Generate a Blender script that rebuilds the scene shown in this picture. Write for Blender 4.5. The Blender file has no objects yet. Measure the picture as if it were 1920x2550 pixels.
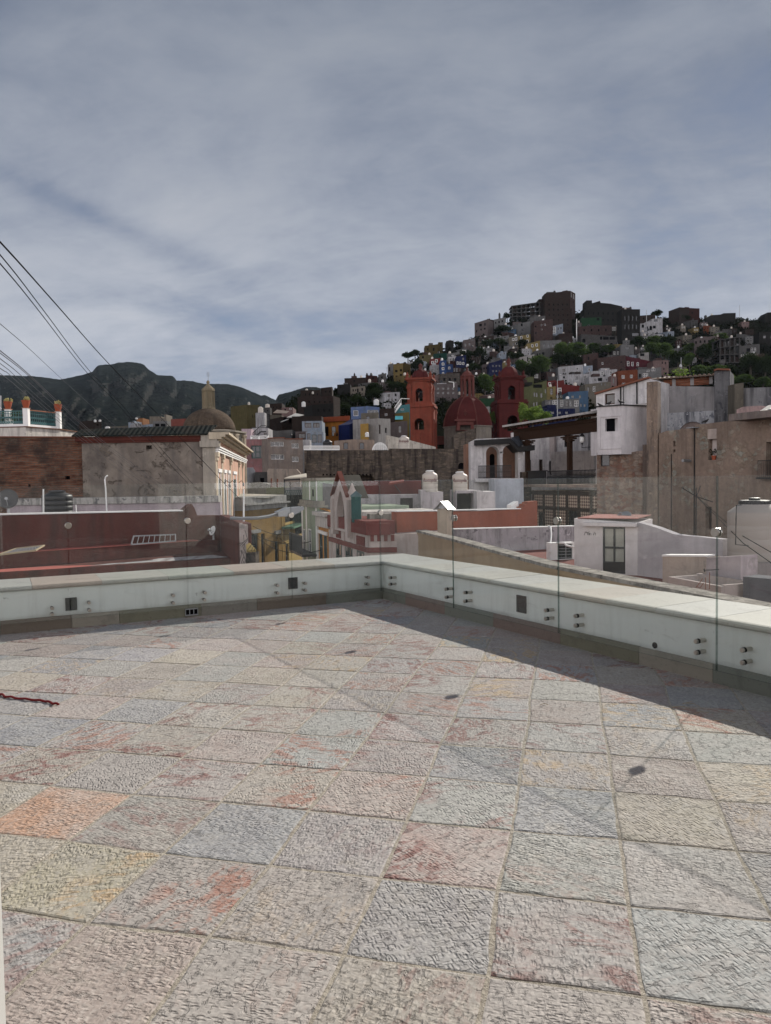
import bpy, math, random
from mathutils import Vector, Matrix, noise
from mathutils.geometry import tessellate_polygon
random.seed(7)
C = bpy.context.scene.collection
SC = bpy.context.scene

# ------------------------------------------------------------------ camera
FPX, PITCH, ROLL, EYE = 1884.0, 0.0424, 0.01506, Vector((0, 0, 1.35))
_F = Vector((0, math.cos(PITCH), -math.sin(PITCH)))
_R0 = Vector((1, 0, 0)); _U0 = Vector((0, math.sin(PITCH), math.cos(PITCH)))
CR = _R0*math.cos(ROLL) - _U0*math.sin(ROLL)
CU = _U0*math.cos(ROLL) + _R0*math.sin(ROLL)
cam = bpy.data.cameras.new('camera'); camo = bpy.data.objects.new('camera', cam); C.objects.link(camo)
cam.sensor_fit = 'HORIZONTAL'; cam.sensor_width = 36.0; cam.lens = 36.0*FPX/1920.0
cam.clip_start = 0.05; cam.clip_end = 12000
m = Matrix.Identity(4)
for i in range(3):
    m[i][0] = CR[i]; m[i][1] = CU[i]; m[i][2] = -_F[i]; m[i][3] = EYE[i]
camo.matrix_world = m
SC.camera = camo

# ------------------------------------------------------------------ world, sun, exposure
SUN_AZ, SUN_EL = math.radians(35.1), math.radians(30.5)
W = bpy.data.worlds.new('World'); SC.world = W; W.use_nodes = True
nt = W.node_tree; nt.nodes.clear()
def wn(t, **k):
    n = nt.nodes.new(t)
    for a, b in k.items(): setattr(n, a, b)
    return n
wl = nt.links.new
sky = wn('ShaderNodeTexSky'); sky.sky_type = 'NISHITA'; sky.sun_disc = False
sky.sun_elevation = SUN_EL; sky.sun_rotation = SUN_AZ; sky.altitude = 2000; sky.air_density = 1.0; sky.dust_density = 0.4
bg1 = wn('ShaderNodeBackground'); bg1.inputs[1].default_value = 0.06; wl(sky.outputs[0], bg1.inputs[0])
tc = wn('ShaderNodeTexCoord'); sp = wn('ShaderNodeSeparateXYZ'); wl(tc.outputs['Generated'], sp.inputs[0])
def wmath(op, a, b):
    n = wn('ShaderNodeMath', operation=op)
    for i, v in enumerate((a, b)):
        if hasattr(v, 'is_linked'): wl(v, n.inputs[i])
        else: n.inputs[i].default_value = v
    return n.outputs[0]
zz = wmath('ADD', wmath('MAXIMUM', sp.outputs[2], 0.0), 0.30)
cx = wn('ShaderNodeCombineXYZ'); wl(wmath('DIVIDE', sp.outputs[0], zz), cx.inputs[0]); wl(wmath('DIVIDE', sp.outputs[1], zz), cx.inputs[1])
mp = wn('ShaderNodeMapping'); wl(cx.outputs[0], mp.inputs[0])
mp.inputs['Rotation'].default_value = (0, 0, math.radians(24)); mp.inputs['Scale'].default_value = (0.80, 1.10, 1); mp.inputs['Location'].default_value = (3.1, 1.7, 0)
def wnoise(scale, det, rough, dist, loc=(0, 0, 0), sc=(1, 1, 1)):
    m2 = wn('ShaderNodeMapping'); wl(mp.outputs[0], m2.inputs[0]); m2.inputs['Location'].default_value = loc; m2.inputs['Scale'].default_value = sc
    x = wn('ShaderNodeTexNoise'); wl(m2.outputs[0], x.inputs['Vector']); x.inputs['Scale'].default_value = scale; x.inputs['Detail'].default_value = det; x.inputs['Roughness'].default_value = rough; x.inputs['Distortion'].default_value = dist
    return x.outputs[0]
def wramp(f, stops):
    x = wn('ShaderNodeValToRGB'); wl(f, x.inputs[0]); el = x.color_ramp.elements
    while len(el) < len(stops): el.new(.5)
    for e_, (p, c_) in zip(el, stops): e_.position = p; e_.color = (*c_, 1) if hasattr(c_, '__len__') else (c_, c_, c_, 1)
    return x.outputs[0]
def wmix(f, a_, b_, blend='MIX'):
    x = wn('ShaderNodeMix', data_type='RGBA', blend_type=blend)
    for i_, v_ in ((0, f), (6, a_), (7, b_)):
        if hasattr(v_, 'is_linked'): wl(v_, x.inputs[i_])
        else: x.inputs[i_].default_value = v_ if i_ == 0 else (*v_, 1)
    return x.outputs[2]
def gap(v, w_along, w_across, tilt):
    '''a thin place in the clouds round the world direction v'''
    v = Vector(v).normalized(); t_ = Vector((v.y, -v.x, 0)).normalized(); u_ = v.cross(t_); u_ = -u_ if u_.z < 0 else u_
    al, ac = t_*math.cos(tilt)+u_*math.sin(tilt), u_*math.cos(tilt)-t_*math.sin(tilt); o_ = []
    for ax, wd in ((al, w_along), (ac, w_across)):
        d_ = wn('ShaderNodeVectorMath', operation='DOT_PRODUCT'); wl(tc.outputs['Generated'], d_.inputs[0]); d_.inputs[1].default_value = ax
        q_ = wmath('DIVIDE', wmath('SUBTRACT', d_.outputs['Value'], v.dot(ax)), wd); o_.append(wmath('MULTIPLY', q_, q_))
    r_ = wmath('POWER', 2.718, wmath('MULTIPLY', wmath('ADD', o_[0], o_[1]), -1.0))
    fr_ = wn('ShaderNodeVectorMath', operation='DOT_PRODUCT'); wl(tc.outputs['Generated'], fr_.inputs[0]); fr_.inputs[1].default_value = v
    return wmath('MULTIPLY', r_, wmath('GREATER_THAN', fr_.outputs['Value'], 0))
def pdir(px, py): return _F + CR*((px-960)/FPX) - CU*((py-1275)/FPX)
soft = wnoise(1.5, 8, .55, .5); body = wnoise(2.6, 10, .60, .35, (4, 2, 0)); wisp = wnoise(7.0, 9, .66, .8, (1, 5, 0), (.75, 1.1, 1)); mott = wnoise(16, 5, .6, .2, (2, 8, 0))
dens = wmath('ADD', wmath('ADD', wmath('MULTIPLY', soft, .44), wmath('MULTIPLY', body, .37)), wmath('ADD', wmath('MULTIPLY', wisp, .13), wmath('MULTIPLY', mott, .06)))
g1 = wmath('ADD', wmath('MULTIPLY', gap(pdir(250, 545), .12, .016, -.36), .10), wmath('MULTIPLY', gap(pdir(480, 640), .11, .02, -.30), .055))
g1 = wmath('ADD', g1, wmath('MULTIPLY', gap(pdir(700, 955), .16, .018, -.05), .09)); g1 = wmath('ADD', g1, wmath('MULTIPLY', gap(pdir(1720, 735), .10, .03, .1), .05))
dens = wmath('SUBTRACT', dens, g1)
cover = wramp(dens, [(.31, .45), (.46, 1)])
ccol = wramp(dens, [(.37, (.20, .23, .305)), (.455, (.265, .298, .37)), (.54, (.345, .373, .435)), (.65, (.425, .445, .49))])
# overhead the deck is thinner and darker; low ahead it is bright; behind the viewer it is boosted to light the shaded fronts
hgt = wramp(sp.outputs[2], [(.02, (1.27, 1.24, 1.21)), (.17, (1.22, 1.20, 1.17)), (.36, (.85, .86, .88)), (.55, (.60, .63, .67)), (.80, (.42, .44, .48))])
back = wramp(wmath('ADD', wmath('MULTIPLY', sp.outputs[1], -.5), .5), [(.45, (1.0, 1.0, 1.0)), (.72, (6.2, 5.4, 4.7))])
bg2 = wn('ShaderNodeBackground'); wl(wmix(1.0, wmix(1.0, ccol, hgt, 'MULTIPLY'), wmix(wramp(sp.outputs[2], [(.22, 0), (.60, .85)]), back, (1, 1, 1)), 'MULTIPLY'), bg2.inputs[0]); bg2.inputs[1].default_value = 1.0
ms = wn('ShaderNodeMixShader'); wl(cover, ms.inputs[0]); wl(bg1.outputs[0], ms.inputs[1]); wl(bg2.outputs[0], ms.inputs[2])
wo = wn('ShaderNodeOutputWorld'); wl(ms.outputs[0], wo.inputs[0])

sl = bpy.data.lights.new('sun', 'SUN'); sl.energy = 4.9; sl.angle = math.radians(0.53); sl.color = (1.0, 0.93, 0.84)
so = bpy.data.objects.new('sun', sl); C.objects.link(so)
sd = Vector((math.sin(SUN_AZ)*math.cos(SUN_EL), math.cos(SUN_AZ)*math.cos(SUN_EL), math.sin(SUN_EL)))
so.rotation_euler = sd.to_track_quat('Z', 'Y').to_euler(); so.location = (30, 40, 60)
SC.view_settings.view_transform = 'Standard'; SC.view_settings.look = 'None'
SC.view_settings.exposure = 0.2; SC.view_settings.gamma = 1.0
# ------------------------------------------------------------------ helpers
def ray(px, py): return _F + CR*((px-960)/FPX) - CU*((py-1275)/FPX)
def P(px, py, d):
    r = ray(px, py); return EYE + r*(d/r.y)
def Pz(px, py, z):
    r = ray(px, py); return EYE + r*((z-EYE.z)/r.z)
def tag(o, label=None, cat=None, group=None, kind=None):
    if label: o['label'] = label
    if cat: o['category'] = cat
    if group: o['group'] = group
    if kind: o['kind'] = kind
    return o
def thing(name, loc, label, cat, group=None):
    o = bpy.data.objects.new(name, None); C.objects.link(o); o.location = loc; o.empty_display_size = 0.2
    return tag(o, label, cat, group)
def base(o):
    v = Vector((0, 0, 0))
    while o: v += o.location; o = o.parent
    return v
class MB:
    def __init__(s): s.V = []; s.F = []; s.M = []
    def face(s, pts, m=0):
        k = len(s.V); s.V += [tuple(p) for p in pts]; s.F.append(tuple(range(k, k+len(pts)))); s.M.append(m)
    def box(s, o, ex, ey, ez, m=0):
        o, ex, ey, ez = map(Vector, (o, ex, ey, ez))
        p = [o, o+ex, o+ex+ey, o+ey]; q = [v+ez for v in p]; k = len(s.V); s.V += [tuple(v) for v in p+q]
        for f in ((3, 2, 1, 0), (4, 5, 6, 7), (0, 1, 5, 4), (1, 2, 6, 5), (2, 3, 7, 6), (3, 0, 4, 7)):
            s.F.append(tuple(k+i for i in f)); s.M.append(m)
    def bx(s, x0, x1, y0, y1, z0, z1, m=0): s.box((x0, y0, z0), (x1-x0, 0, 0), (0, y1-y0, 0), (0, 0, z1-z0), m)
    def bar(s, a, b, w, h=None, m=0):
        a, b = Vector(a), Vector(b); d = (b-a); L = d.length
        if L < 1e-6: return
        d /= L; up = Vector((0, 0, 1)) if abs(d.z) < .9 else Vector((0, 1, 0))
        x = d.cross(up).normalized(); y = x.cross(d); h = h or w
        s.box(a - x*w/2 - y*h/2, x*w, d*L, y*h, m)
    def tube(s, pts, r, n=6, m=0, caps=True):
        pts = [Vector(p) for p in pts]; k = len(s.V); N = len(pts)
        for i, p in enumerate(pts):
            d = (pts[min(i+1, N-1)]-pts[max(i-1, 0)]).normalized()
            up = Vector((0, 0, 1)) if abs(d.z) < .95 else Vector((0, 1, 0))
            x = d.cross(up).normalized(); y = x.cross(d); rr = r[i] if isinstance(r, (list, tuple)) else r
            for j in range(n):
                a = 2*math.pi*j/n; s.V.append(tuple(p + x*math.cos(a)*rr + y*math.sin(a)*rr))
        for i in range(N-1):
            for j in range(n):
                s.F.append((k+i*n+j, k+i*n+(j+1) % n, k+(i+1)*n+(j+1) % n, k+(i+1)*n+j)); s.M.append(m)
        if caps:
            s.F.append(tuple(k+j for j in range(n-1, -1, -1))); s.M.append(m)
            s.F.append(tuple(k+(N-1)*n+j for j in range(n))); s.M.append(m)
    def lathe(s, c, prof, n=20, m=0, rot=0.0, axis=None):
        c = Vector(c); k = len(s.V)
        if axis is None: X, Y, Z = Vector((1, 0, 0)), Vector((0, 1, 0)), Vector((0, 0, 1))
        else:
            Z = Vector(axis).normalized(); t = Vector((0, 0, 1)) if abs(Z.z) < .9 else Vector((1, 0, 0)); X = t.cross(Z).normalized(); Y = Z.cross(X)
        for r, z in prof:
            for j in range(n):
                a = 2*math.pi*j/n+rot; s.V.append(tuple(c + X*math.cos(a)*r + Y*math.sin(a)*r + Z*z))
        for i in range(len(prof)-1):
            for j in range(n):
                s.F.append((k+i*n+j, k+i*n+(j+1) % n, k+(i+1)*n+(j+1) % n, k+(i+1)*n+j)); s.M.append(m)
        s.F.append(tuple(k+j for j in range(n-1, -1, -1))); s.M.append(m)
        s.F.append(tuple(k+(len(prof)-1)*n+j for j in range(n))); s.M.append(m)
    def build(s, name, mats, parent=None, smooth=False, at=None, uv=True):
        me = bpy.data.meshes.new(name)
        b = base(parent) if parent else Vector(at or (0, 0, 0))
        W_ = [Vector(v) for v in s.V]
        me.from_pydata([tuple(v-b) for v in W_], [], s.F)
        if not isinstance(mats, (list, tuple)): mats = [mats]
        for mt in mats: me.materials.append(mt)
        me.polygons.foreach_set('material_index', s.M)
        if smooth: me.polygons.foreach_set('use_smooth', [True]*len(s.F))
        me.update()
        if uv:
            l = me.uv_layers.new(name='UVMap'); Zv = Vector((0, 0, 1))
            for p in me.polygons:
                nn = p.normal
                if abs(nn.z) > .75: t = None
                else: t = Zv.cross(nn).normalized()
                for li in p.loop_indices:
                    co = W_[me.loops[li].vertex_index]
                    l.data[li].uv = (co.x, co.y) if t is None else (co.dot(t), co.z)
        o = bpy.data.objects.new(name, me); C.objects.link(o)
        if parent: o.parent = parent
        else: o.location = b
        return o
class Fac:
    '''a vertical facade plane standing at real distances d0 (left end) and d1 (right end)'''
    def __init__(s, x0, d0, x1, d1, py=1100):
        s.A = P(x0, py, d0).xy; B = P(x1, py, d1).xy; s.setup(B)
    def setup(s, B):
        s.L = (B-s.A).length; s.e = (B-s.A)/s.L; s.n = Vector((-s.e.y, s.e.x))
        return s
    @staticmethod
    def xy(A, B):
        f = Fac.__new__(Fac); f.A = Vector(A); return f.setup(Vector(B))
    def uz(s, px, py, off=0.0):
        r = ray(px, py); a = s.A + s.n*off
        t = (a - EYE.xy).dot(s.n)/r.xy.dot(s.n); p = EYE + r*t
        return ((p.xy-s.A).dot(s.e), p.z)
    def w(s, u, w, z):
        q = s.A + s.e*u + s.n*w; return Vector((q.x, q.y, z))
    def pw(s, px, py, off=0.0):
        u, z = s.uz(px, py, off); return s.w(u, off, z)
    def end(s, back):
        '''facade running backwards from the right-hand end'''
        a = s.A+s.e*s.L; return Fac.xy(a, a+s.n*back)
def arch(u0, u1, z0, z1, n=10, point=0.0):
    '''outline of an arched opening'''
    r = (u1-u0)/2; zs = z1-r*(1+point); c = (u0+u1)/2; o = [(u0, z0), (u1, z0)]
    for i in range(n+1):
        a = math.pi*i/n; o.append((c+r*math.cos(a), zs+r*math.sin(a)*(1+point)*(1 if point == 0 else (1-.15*math.sin(2*a)**2))))
    return o
def plate(mb, f, outer, holes=(), w0=0.0, th=6.0, rev=0.2, m=0, mr=None, back=True):
    '''front face with openings, sides extruded back; openings get reveals'''
    loops = [list(outer)] + [list(h) for h in holes]
    L3 = [[Vector((u, z, 0)) for u, z in l] for l in loops]
    flat = [p for l in loops for p in l]; mr = m if mr is None else mr
    for t in tessellate_polygon(L3):
        mb.face([f.w(flat[i][0], w0, flat[i][1]) for i in t], m)
    def rim(l, a, b, mm):
        for i in range(len(l)):
            p, q = l[i], l[(i+1) % len(l)]
            mb.face([f.w(p[0], a, p[1]), f.w(q[0], a, q[1]), f.w(q[0], b, q[1]), f.w(p[0], b, p[1])], mm)
    rim(outer, w0, w0+th, m)
    if back:
        for t in tessellate_polygon([L3[0]]): mb.face([f.w(outer[i][0], w0+th, outer[i][1]) for i in t], m)
    for h in holes: rim(h, w0, w0+rev, mr)
def window(par, f, hole, style, rev=0.2, w0=0.0, name='window'):
    '''pane (and frame) inside an opening: d dark pane, w white frame, b brown frame, g green frame, o open void'''
    us = [p[0] for p in hole]; zs = [p[1] for p in hole]; u0, u1, z0, z1 = min(us), max(us), min(zs), max(zs)
    wp = w0+rev-0.03
    pm = MB()
    for t in tessellate_polygon([[Vector((u, z, 0)) for u, z in hole]]): pm.face([f.w(hole[i][0], wp, hole[i][1]) for i in t])
    if style in 'od':
        return pm.build(name, M['void'] if style == 'o' else M['pane'], par)
    fm = MB(); wd, hd = u1-u0, z1-z0; t = max(.05, min(wd, hd)*.09)
    mat = {'w': 'whiteframe', 'b': 'wood', 'g': 'greenmetal', 'k': 'blackmetal', 'W': 'whiteframe'}[style]
    if style == 'W':
        t = max(.1, min(wd, hd)*.16); e = t
        for a, b, c_, d_ in ((u0-e, u1+e, z1, z1+e), (u0-e, u1+e, z0-e, z0), (u0-e, u0, z0, z1), (u1, u1+e, z0, z1)):
            fm.box(f.w(a, w0-.05, c_), f.w(b, w0-.05, c_)-f.w(a, w0-.05, c_), f.n.to_3d()*.08, (0, 0, d_-c_))
    else:
        for a, b, c_, d_ in ((u0, u1, z1-t, z1), (u0, u1, z0, z0+t), (u0, u0+t, z0+t, z1-t), (u1-t, u1, z0+t, z1-t)):
            fm.box(f.w(a, wp-.07, c_), f.w(b, wp-.07, c_)-f.w(a, wp-.07, c_), f.n.to_3d()*.06, (0, 0, d_-c_))
    nv = max(1, round(wd/0.7)) if wd > .6 else 1
    nh = max(1, round(hd/0.8)) if hd > 1.3 else 1
    for k in range(1, nv):
        c_ = u0+wd*k/nv; fm.box(f.w(c_-t*.35, wp-.06, z0), f.e.to_3d()*t*.7, f.n.to_3d()*.04, (0, 0, hd))
    for k in range(1, nh):
        c_ = z0+hd*k/nh; fm.box(f.w(u0, wp-.055, c_-t*.35), f.e.to_3d()*wd, f.n.to_3d()*.035, (0, 0, t*.7))
    fo = fm.build(name, M[mat], par); pm.build('pane', M['pane'], fo)
    return fo
def rect(f, x0, y0, x1, y1, off=0.0):
    a = f.uz(x0, y1, off); b = f.uz(x1, y0, off); return [(a[0], a[1]), (b[0], a[1]), (b[0], b[1]), (a[0], b[1])]
def archpx(f, x0, y0, x1, y1, off=0.0, point=0.0, n=10):
    a = f.uz(x0, y1, off); b = f.uz(x1, y0, off); return arch(a[0], b[0], a[1], b[1], n, point)
def building(name, label, cat, f, tops, zb, mat, wins=(), th=7.0, rev=0.2, group=None, cop=None, part='wall', outer=None, sides=None):
    '''tops: [(px, py)...] left to right along the facade top; zb: ground height; wins: (x0,y0,x1,y1,style[,'a'])'''
    tp = [f.uz(*t) for t in tops]; tp[0] = (0.0, tp[0][1]); tp[-1] = (f.L, tp[-1][1])
    for i in range(1, len(tp)):
        if tp[i][0] <= tp[i-1][0]: tp[i] = (tp[i-1][0]+.002, tp[i][1])
    out = [(0, zb), (f.L, zb)] + tp[::-1]
    root = thing(name, f.w(f.L/2, th/2, zb), label, cat, group)
    hs = []
    for w in wins:
        h = archpx(f, *w[:4]) if len(w) > 5 and w[5] == 'a' else rect(f, *w[:4])
        hs.append((h, w[4]))
    mb = MB(); plate(mb, f, out, [h for h, s in hs], 0, th, rev)
    mb.build(part, mat, root)
    for h, s in hs: window(root, f, h, s, rev, name='door' if s in 'kb' and (max(p[1] for p in h)-min(p[1] for p in h)) > 1.9 else 'window')
    if cop:
        cm = MB(); c_, hgt, ov = cop
        for i in range(len(tp)-1):
            a = f.w(tp[i][0], -ov, tp[i][1]+.003); b = f.w(tp[i+1][0], -ov, tp[i+1][1]+.003)
            cm.box(a, b-a, f.n.to_3d()*(.3+ov), (0, 0, hgt))
        cm.build('coping', M[c_] if isinstance(c_, str) else c_, root)
    return root
def dup(o, loc=None, rz=None, sc=None, label=None, group=None):
    '''copy of a thing with copies of its parts and sub-parts'''
    r = o.copy(); C.objects.link(r)
    if loc is not None: r.location = loc
    if rz is not None: r.rotation_euler = (0, 0, rz)
    if sc is not None: r.scale = sc if hasattr(sc, '__len__') else (sc, sc, sc)
    if label: r['label'] = label
    if group: r['group'] = group
    for ch in list(o.children):
        c = ch.copy(); C.objects.link(c); c.parent = r
        for g in ch.children:
            d = g.copy(); C.objects.link(d); d.parent = c
    return r

# ------------------------------------------------------------------ materials
M = {}
class NT:
    def __init__(s, name):
        s.m = bpy.data.materials.new(name); s.m.use_nodes = True; s.t = s.m.node_tree; s.t.nodes.clear()
        s.out = s.n('ShaderNodeOutputMaterial'); s.b = s.n('ShaderNodeBsdfPrincipled'); s.l(s.b.outputs[0], s.out.inputs[0])
    def n(s, t, **k):
        x = s.t.nodes.new(t)
        for a, b in k.items(): setattr(x, a, b)
        return x
    def l(s, a, b): s.t.links.new(a, b)
    def set(s, i, v):
        if hasattr(v, 'is_linked'): s.l(v, i)
        elif hasattr(v, '__len__') and len(v) == 3 and len(i.default_value) == 4: i.default_value = (*v, 1)
        else: i.default_value = v
    def uv(s, sc=(1, 1, 1), rot=0, loc=(0, 0, 0), src=None):
        if src is None: src = s.n('ShaderNodeTexCoord').outputs['UV']
        mp_ = s.n('ShaderNodeMapping'); s.l(src, mp_.inputs[0]); mp_.inputs['Scale'].default_value = sc; mp_.inputs['Rotation'].default_value = (0, 0, rot); mp_.inputs['Location'].default_value = loc
        return mp_.outputs[0]
    def obj(s, sc=(1, 1, 1)): return s.uv(sc, src=s.n('ShaderNodeTexCoord').outputs['Object'])
    def noise(s, vec, scale=1, det=4, rough=.55, dist=0, col=False):
        x = s.n('ShaderNodeTexNoise'); s.l(vec, x.inputs['Vector']); x.inputs['Scale'].default_value = scale; x.inputs['Detail'].default_value = det; x.inputs['Roughness'].default_value = rough; x.inputs['Distortion'].default_value = dist
        return x.outputs[1 if col else 0]
    def ramp(s, f, stops, interp='LINEAR'):
        x = s.n('ShaderNodeValToRGB'); s.l(f, x.inputs[0]); r = x.color_ramp; r.interpolation = interp
        while len(r.elements) < len(stops): r.elements.new(0.5)
        for e, (p, c) in zip(r.elements, stops):
            e.position = p; e.color = (c, c, c, 1) if not hasattr(c, '__len__') else (*c, 1)
        return x.outputs[0]
    def mix(s, f, a, b, blend='MIX'):
        x = s.n('ShaderNodeMix', data_type='RGBA', blend_type=blend); s.set(x.inputs[0], f); s.set(x.inputs[6], a); s.set(x.inputs[7], b)
        return x.outputs[2]
    def math(s, op, a, b=0.0):
        x = s.n('ShaderNodeMath', operation=op); s.set(x.inputs[0], a); s.set(x.inputs[1], b); return x.outputs[0]
    def bump(s, h, st=.5, dist=.02, nrm=None):
        x = s.n('ShaderNodeBump'); s.l(h, x.inputs['Height']); x.inputs['Strength'].default_value = st; x.inputs['Distance'].default_value = dist
        if nrm is not None: s.l(nrm, x.inputs['Normal'])
        s.l(x.outputs[0], s.b.inputs['Normal']); return x.outputs[0]
    def fin(s, col, rough=.85, metal=0, spec=.3):
        s.set(s.b.inputs['Base Color'], col); s.set(s.b.inputs['Roughness'], rough); s.b.inputs['Metallic'].default_value = metal
        s.b.inputs['Specular IOR Level'].default_value = spec
        return s.m
def mul(c, k): return tuple(min(1, v*k) for v in c)
_pc = {}
def plaster(col, stain=.35, dirt=(.10, .095, .09), sc=1.0, rough=.92):
    '''painted render with blotches, drip streaks and worn patches'''
    key = (tuple(round(c, 3) for c in col), stain, dirt, sc)
    if key in _pc: return _pc[key]
    dirt = tuple(min(d_, c_*.62) for d_, c_ in zip(dirt, col))
    n = NT('plaster'); v = n.uv((sc, sc, sc)); vs = n.uv((2.2*sc, .28*sc, 1))
    big = n.noise(v, .55, 6, .66, .3); fine = n.noise(v, 7, 4, .65); st = n.noise(vs, 1.0, 7, .66)
    c = n.mix(n.ramp(big, [(.32, 0), (.68, 1)]), mul(col, .74), mul(col, 1.13))
    c = n.mix(n.math('MULTIPLY', n.ramp(st, [(.47, 0), (.66, 1)]), min(1, stain*1.25)), c, dirt)
    c = n.mix(n.math('MULTIPLY', n.ramp(n.noise(v, 1.5, 9, .72, .7), [(.56, 0), (.60, 1)]), min(1, stain*1.1)), c, mul(dirt, 2.0))
    c = n.mix(n.math('MULTIPLY', n.ramp(n.noise(n.uv((sc, sc, sc), 0, (7, 3, 0)), 2.2, 8, .7, .4), [(.60, 0), (.63, 1)]), min(1, stain*.9)), c, mul(col, 1.32))
    c = n.mix(n.math('MULTIPLY', fine, .28), c, mul(col, .6))
    n.bump(n.math('ADD', fine, big), .45, .03)
    _pc[key] = n.fin(c, rough, 0, .12); return _pc[key]
def simple(name, col, rough=.6, metal=0, var=.15, sc=3.0, spec=.4, bump=0):
    n = NT(name); v = n.obj((sc, sc, sc)); a = n.noise(v, 1, 5, .6)
    c = n.mix(a, mul(col, 1-var), mul(col, 1+var))
    if bump: n.bump(n.noise(v, 6, 4), .4, bump)
    M[name] = n.fin(c, rough, metal, spec); return M[name]
def brick(name, c1, c2, mortar, bw=.28, bh=.075, ms=.012, rough=.95, stain=.4, dark=(.03, .028, .026)):
    n = NT(name); v = n.uv(); w = n.noise(v, 3.0, 3, .6, col=True)
    off = n.n('ShaderNodeVectorMath', operation='MULTIPLY_ADD'); n.l(w, off.inputs[0]); off.inputs[1].default_value = (.05, .03, 0); n.l(v, off.inputs[2])
    b = n.n('ShaderNodeTexBrick'); n.l(off.outputs[0], b.inputs['Vector'])
    for k, val in (('Color1', c1), ('Color2', c2), ('Mortar', mortar)): b.inputs[k].default_value = (*val, 1)
    b.inputs['Scale'].default_value = 1; b.inputs['Brick Width'].default_value = bw; b.inputs['Row Height'].default_value = bh; b.inputs['Mortar Size'].default_value = ms; b.inputs['Mortar Smooth'].default_value = .3
    rowv = n.noise(n.uv((.9, 9, 1)), 1, 5, .65); big = n.noise(v, .7, 6, .65); pat = n.noise(v, 2.3, 7, .7)
    c = n.mix(n.math('MULTIPLY', n.ramp(big, [(.45, 0), (.62, 1)]), stain), n.mix(n.ramp(rowv, [(.36, 0), (.62, 1)]), mul(c1, .45), b.outputs[0]), dark)
    c = n.mix(n.math('MULTIPLY', n.ramp(pat, [(.52, 0), (.68, 1)]), .6), c, mortar)
    n.bump(n.math('ADD', b.outputs[1], n.math('MULTIPLY', pat, -1.2)), 1.0, -.05)
    M[name] = n.fin(c, rough, 0, .08); return M[name]
def rubble(name, cols, mortar, sc=2.2, mw=.06, stain=.4, dark=(.02, .02, .022), sq=(1, 1.6, 1), rend=None):
    '''random stone masonry; rend = render still clinging in patches'''
    n = NT(name); v0 = n.uv(sq); w = n.noise(v0, 2.5, 3, .6, col=True)
    off = n.n('ShaderNodeVectorMath', operation='MULTIPLY_ADD'); n.l(w, off.inputs[0]); off.inputs[1].default_value = (.28, .28, 0); n.l(v0, off.inputs[2]); v = off.outputs[0]
    a = n.n('ShaderNodeTexVoronoi', feature='F1'); n.l(v, a.inputs['Vector']); a.inputs['Scale'].default_value = sc; a.inputs['Randomness'].default_value = .85
    e = n.n('ShaderNodeTexVoronoi', feature='DISTANCE_TO_EDGE'); n.l(v, e.inputs['Vector']); e.inputs['Scale'].default_value = sc; e.inputs['Randomness'].default_value = .85
    s_ = n.n('ShaderNodeSeparateColor'); n.l(a.outputs['Color'], s_.inputs[0])
    k = len(cols); c = n.ramp(s_.outputs[0], [(i/(k-1) if k > 1 else 0, q) for i, q in enumerate(cols)])
    uv1 = n.uv(); fine = n.noise(uv1, 5, 6, .65)
    c = n.mix(n.math('MULTIPLY', fine, .55), c, mul(cols[0], .45))
    c = n.mix(n.ramp(e.outputs['Distance'], [(0, 1), (mw, 0)]), c, mortar)
    big = n.noise(uv1, .35, 6, .65)
    rm = n.ramp(n.noise(uv1, .5, 9, .7, .5), [(.42, 0), (.50, 1)]) if rend else None
    if rend: c = n.mix(rm, c, n.mix(n.noise(uv1, 3.2, 8, .72, .3), mul(rend, .45), mul(rend, 1.35)))
    c = n.mix(n.math('MULTIPLY', n.ramp(n.noise(n.uv((1.4, .16, 1)), 1, 6, .62), [(.48, 0), (.66, 1)]), stain), c, dark)
    c = n.mix(n.math('MULTIPLY', n.ramp(big, [(.42, 0), (.7, 1)]), stain*.6), c, dark)
    ed = n.ramp(e.outputs['Distance'], [(0, 0), (mw*2.5, 1)]); ed = n.math('MAXIMUM', ed, rm) if rend else ed
    n.bump(n.math('ADD', n.math('MULTIPLY', ed, .6), n.math('MULTIPLY', fine, 1.3)), 1.0, .05)
    M[name] = n.fin(c, .95, 0, .08); return M[name]
def corr(name, col, pitch=.15, rough=.55, metal=.3, rust=.3, axis=0):
    n = NT(name); v = n.uv(); s_ = n.n('ShaderNodeSeparateXYZ'); n.l(v, s_.inputs[0])
    wv = n.math('SINE', n.math('MULTIPLY', s_.outputs[axis], 2*math.pi/pitch))
    c = n.mix(n.math('MULTIPLY', n.ramp(n.noise(v, 1.2, 6, .65), [(.45, 0), (.7, 1)]), rust), col, (.11, .06, .035))
    n.bump(wv, .6, .02); M[name] = n.fin(c, rough, metal, .15); return M[name]

simple('void', (.004, .004, .005), .9, spec=.05); simple('whiteframe', (.62, .62, .60), .6); simple('wood', (.06, .028, .014), .7)
simple('greenmetal', (.02, .05, .045), .5); simple('blackmetal', (.012, .012, .013), .5); simple('steel', (.45, .42, .38), .3, 1.0, .1, 20)
simple('rubber', (.01, .01, .01), .7); simple('graymetal', (.30, .31, .32), .45, .6); simple('white_paint', (.72, .72, .70), .6)
simple('rust', (.16, .06, .035), .85); simple('cable', (.006, .006, .007), .9, spec=.05); simple('palecable', (.10, .10, .11), .9, spec=.05)
n = NT('pane'); v = n.obj((.35, .35, .35)); M['pane'] = n.fin(n.mix(n.ramp(n.noise(v, 1, 2), [(.4, 0), (.6, 1)]), (.006, .008, .011), (.03, .034, .04)), .08, 0, .5)
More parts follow.
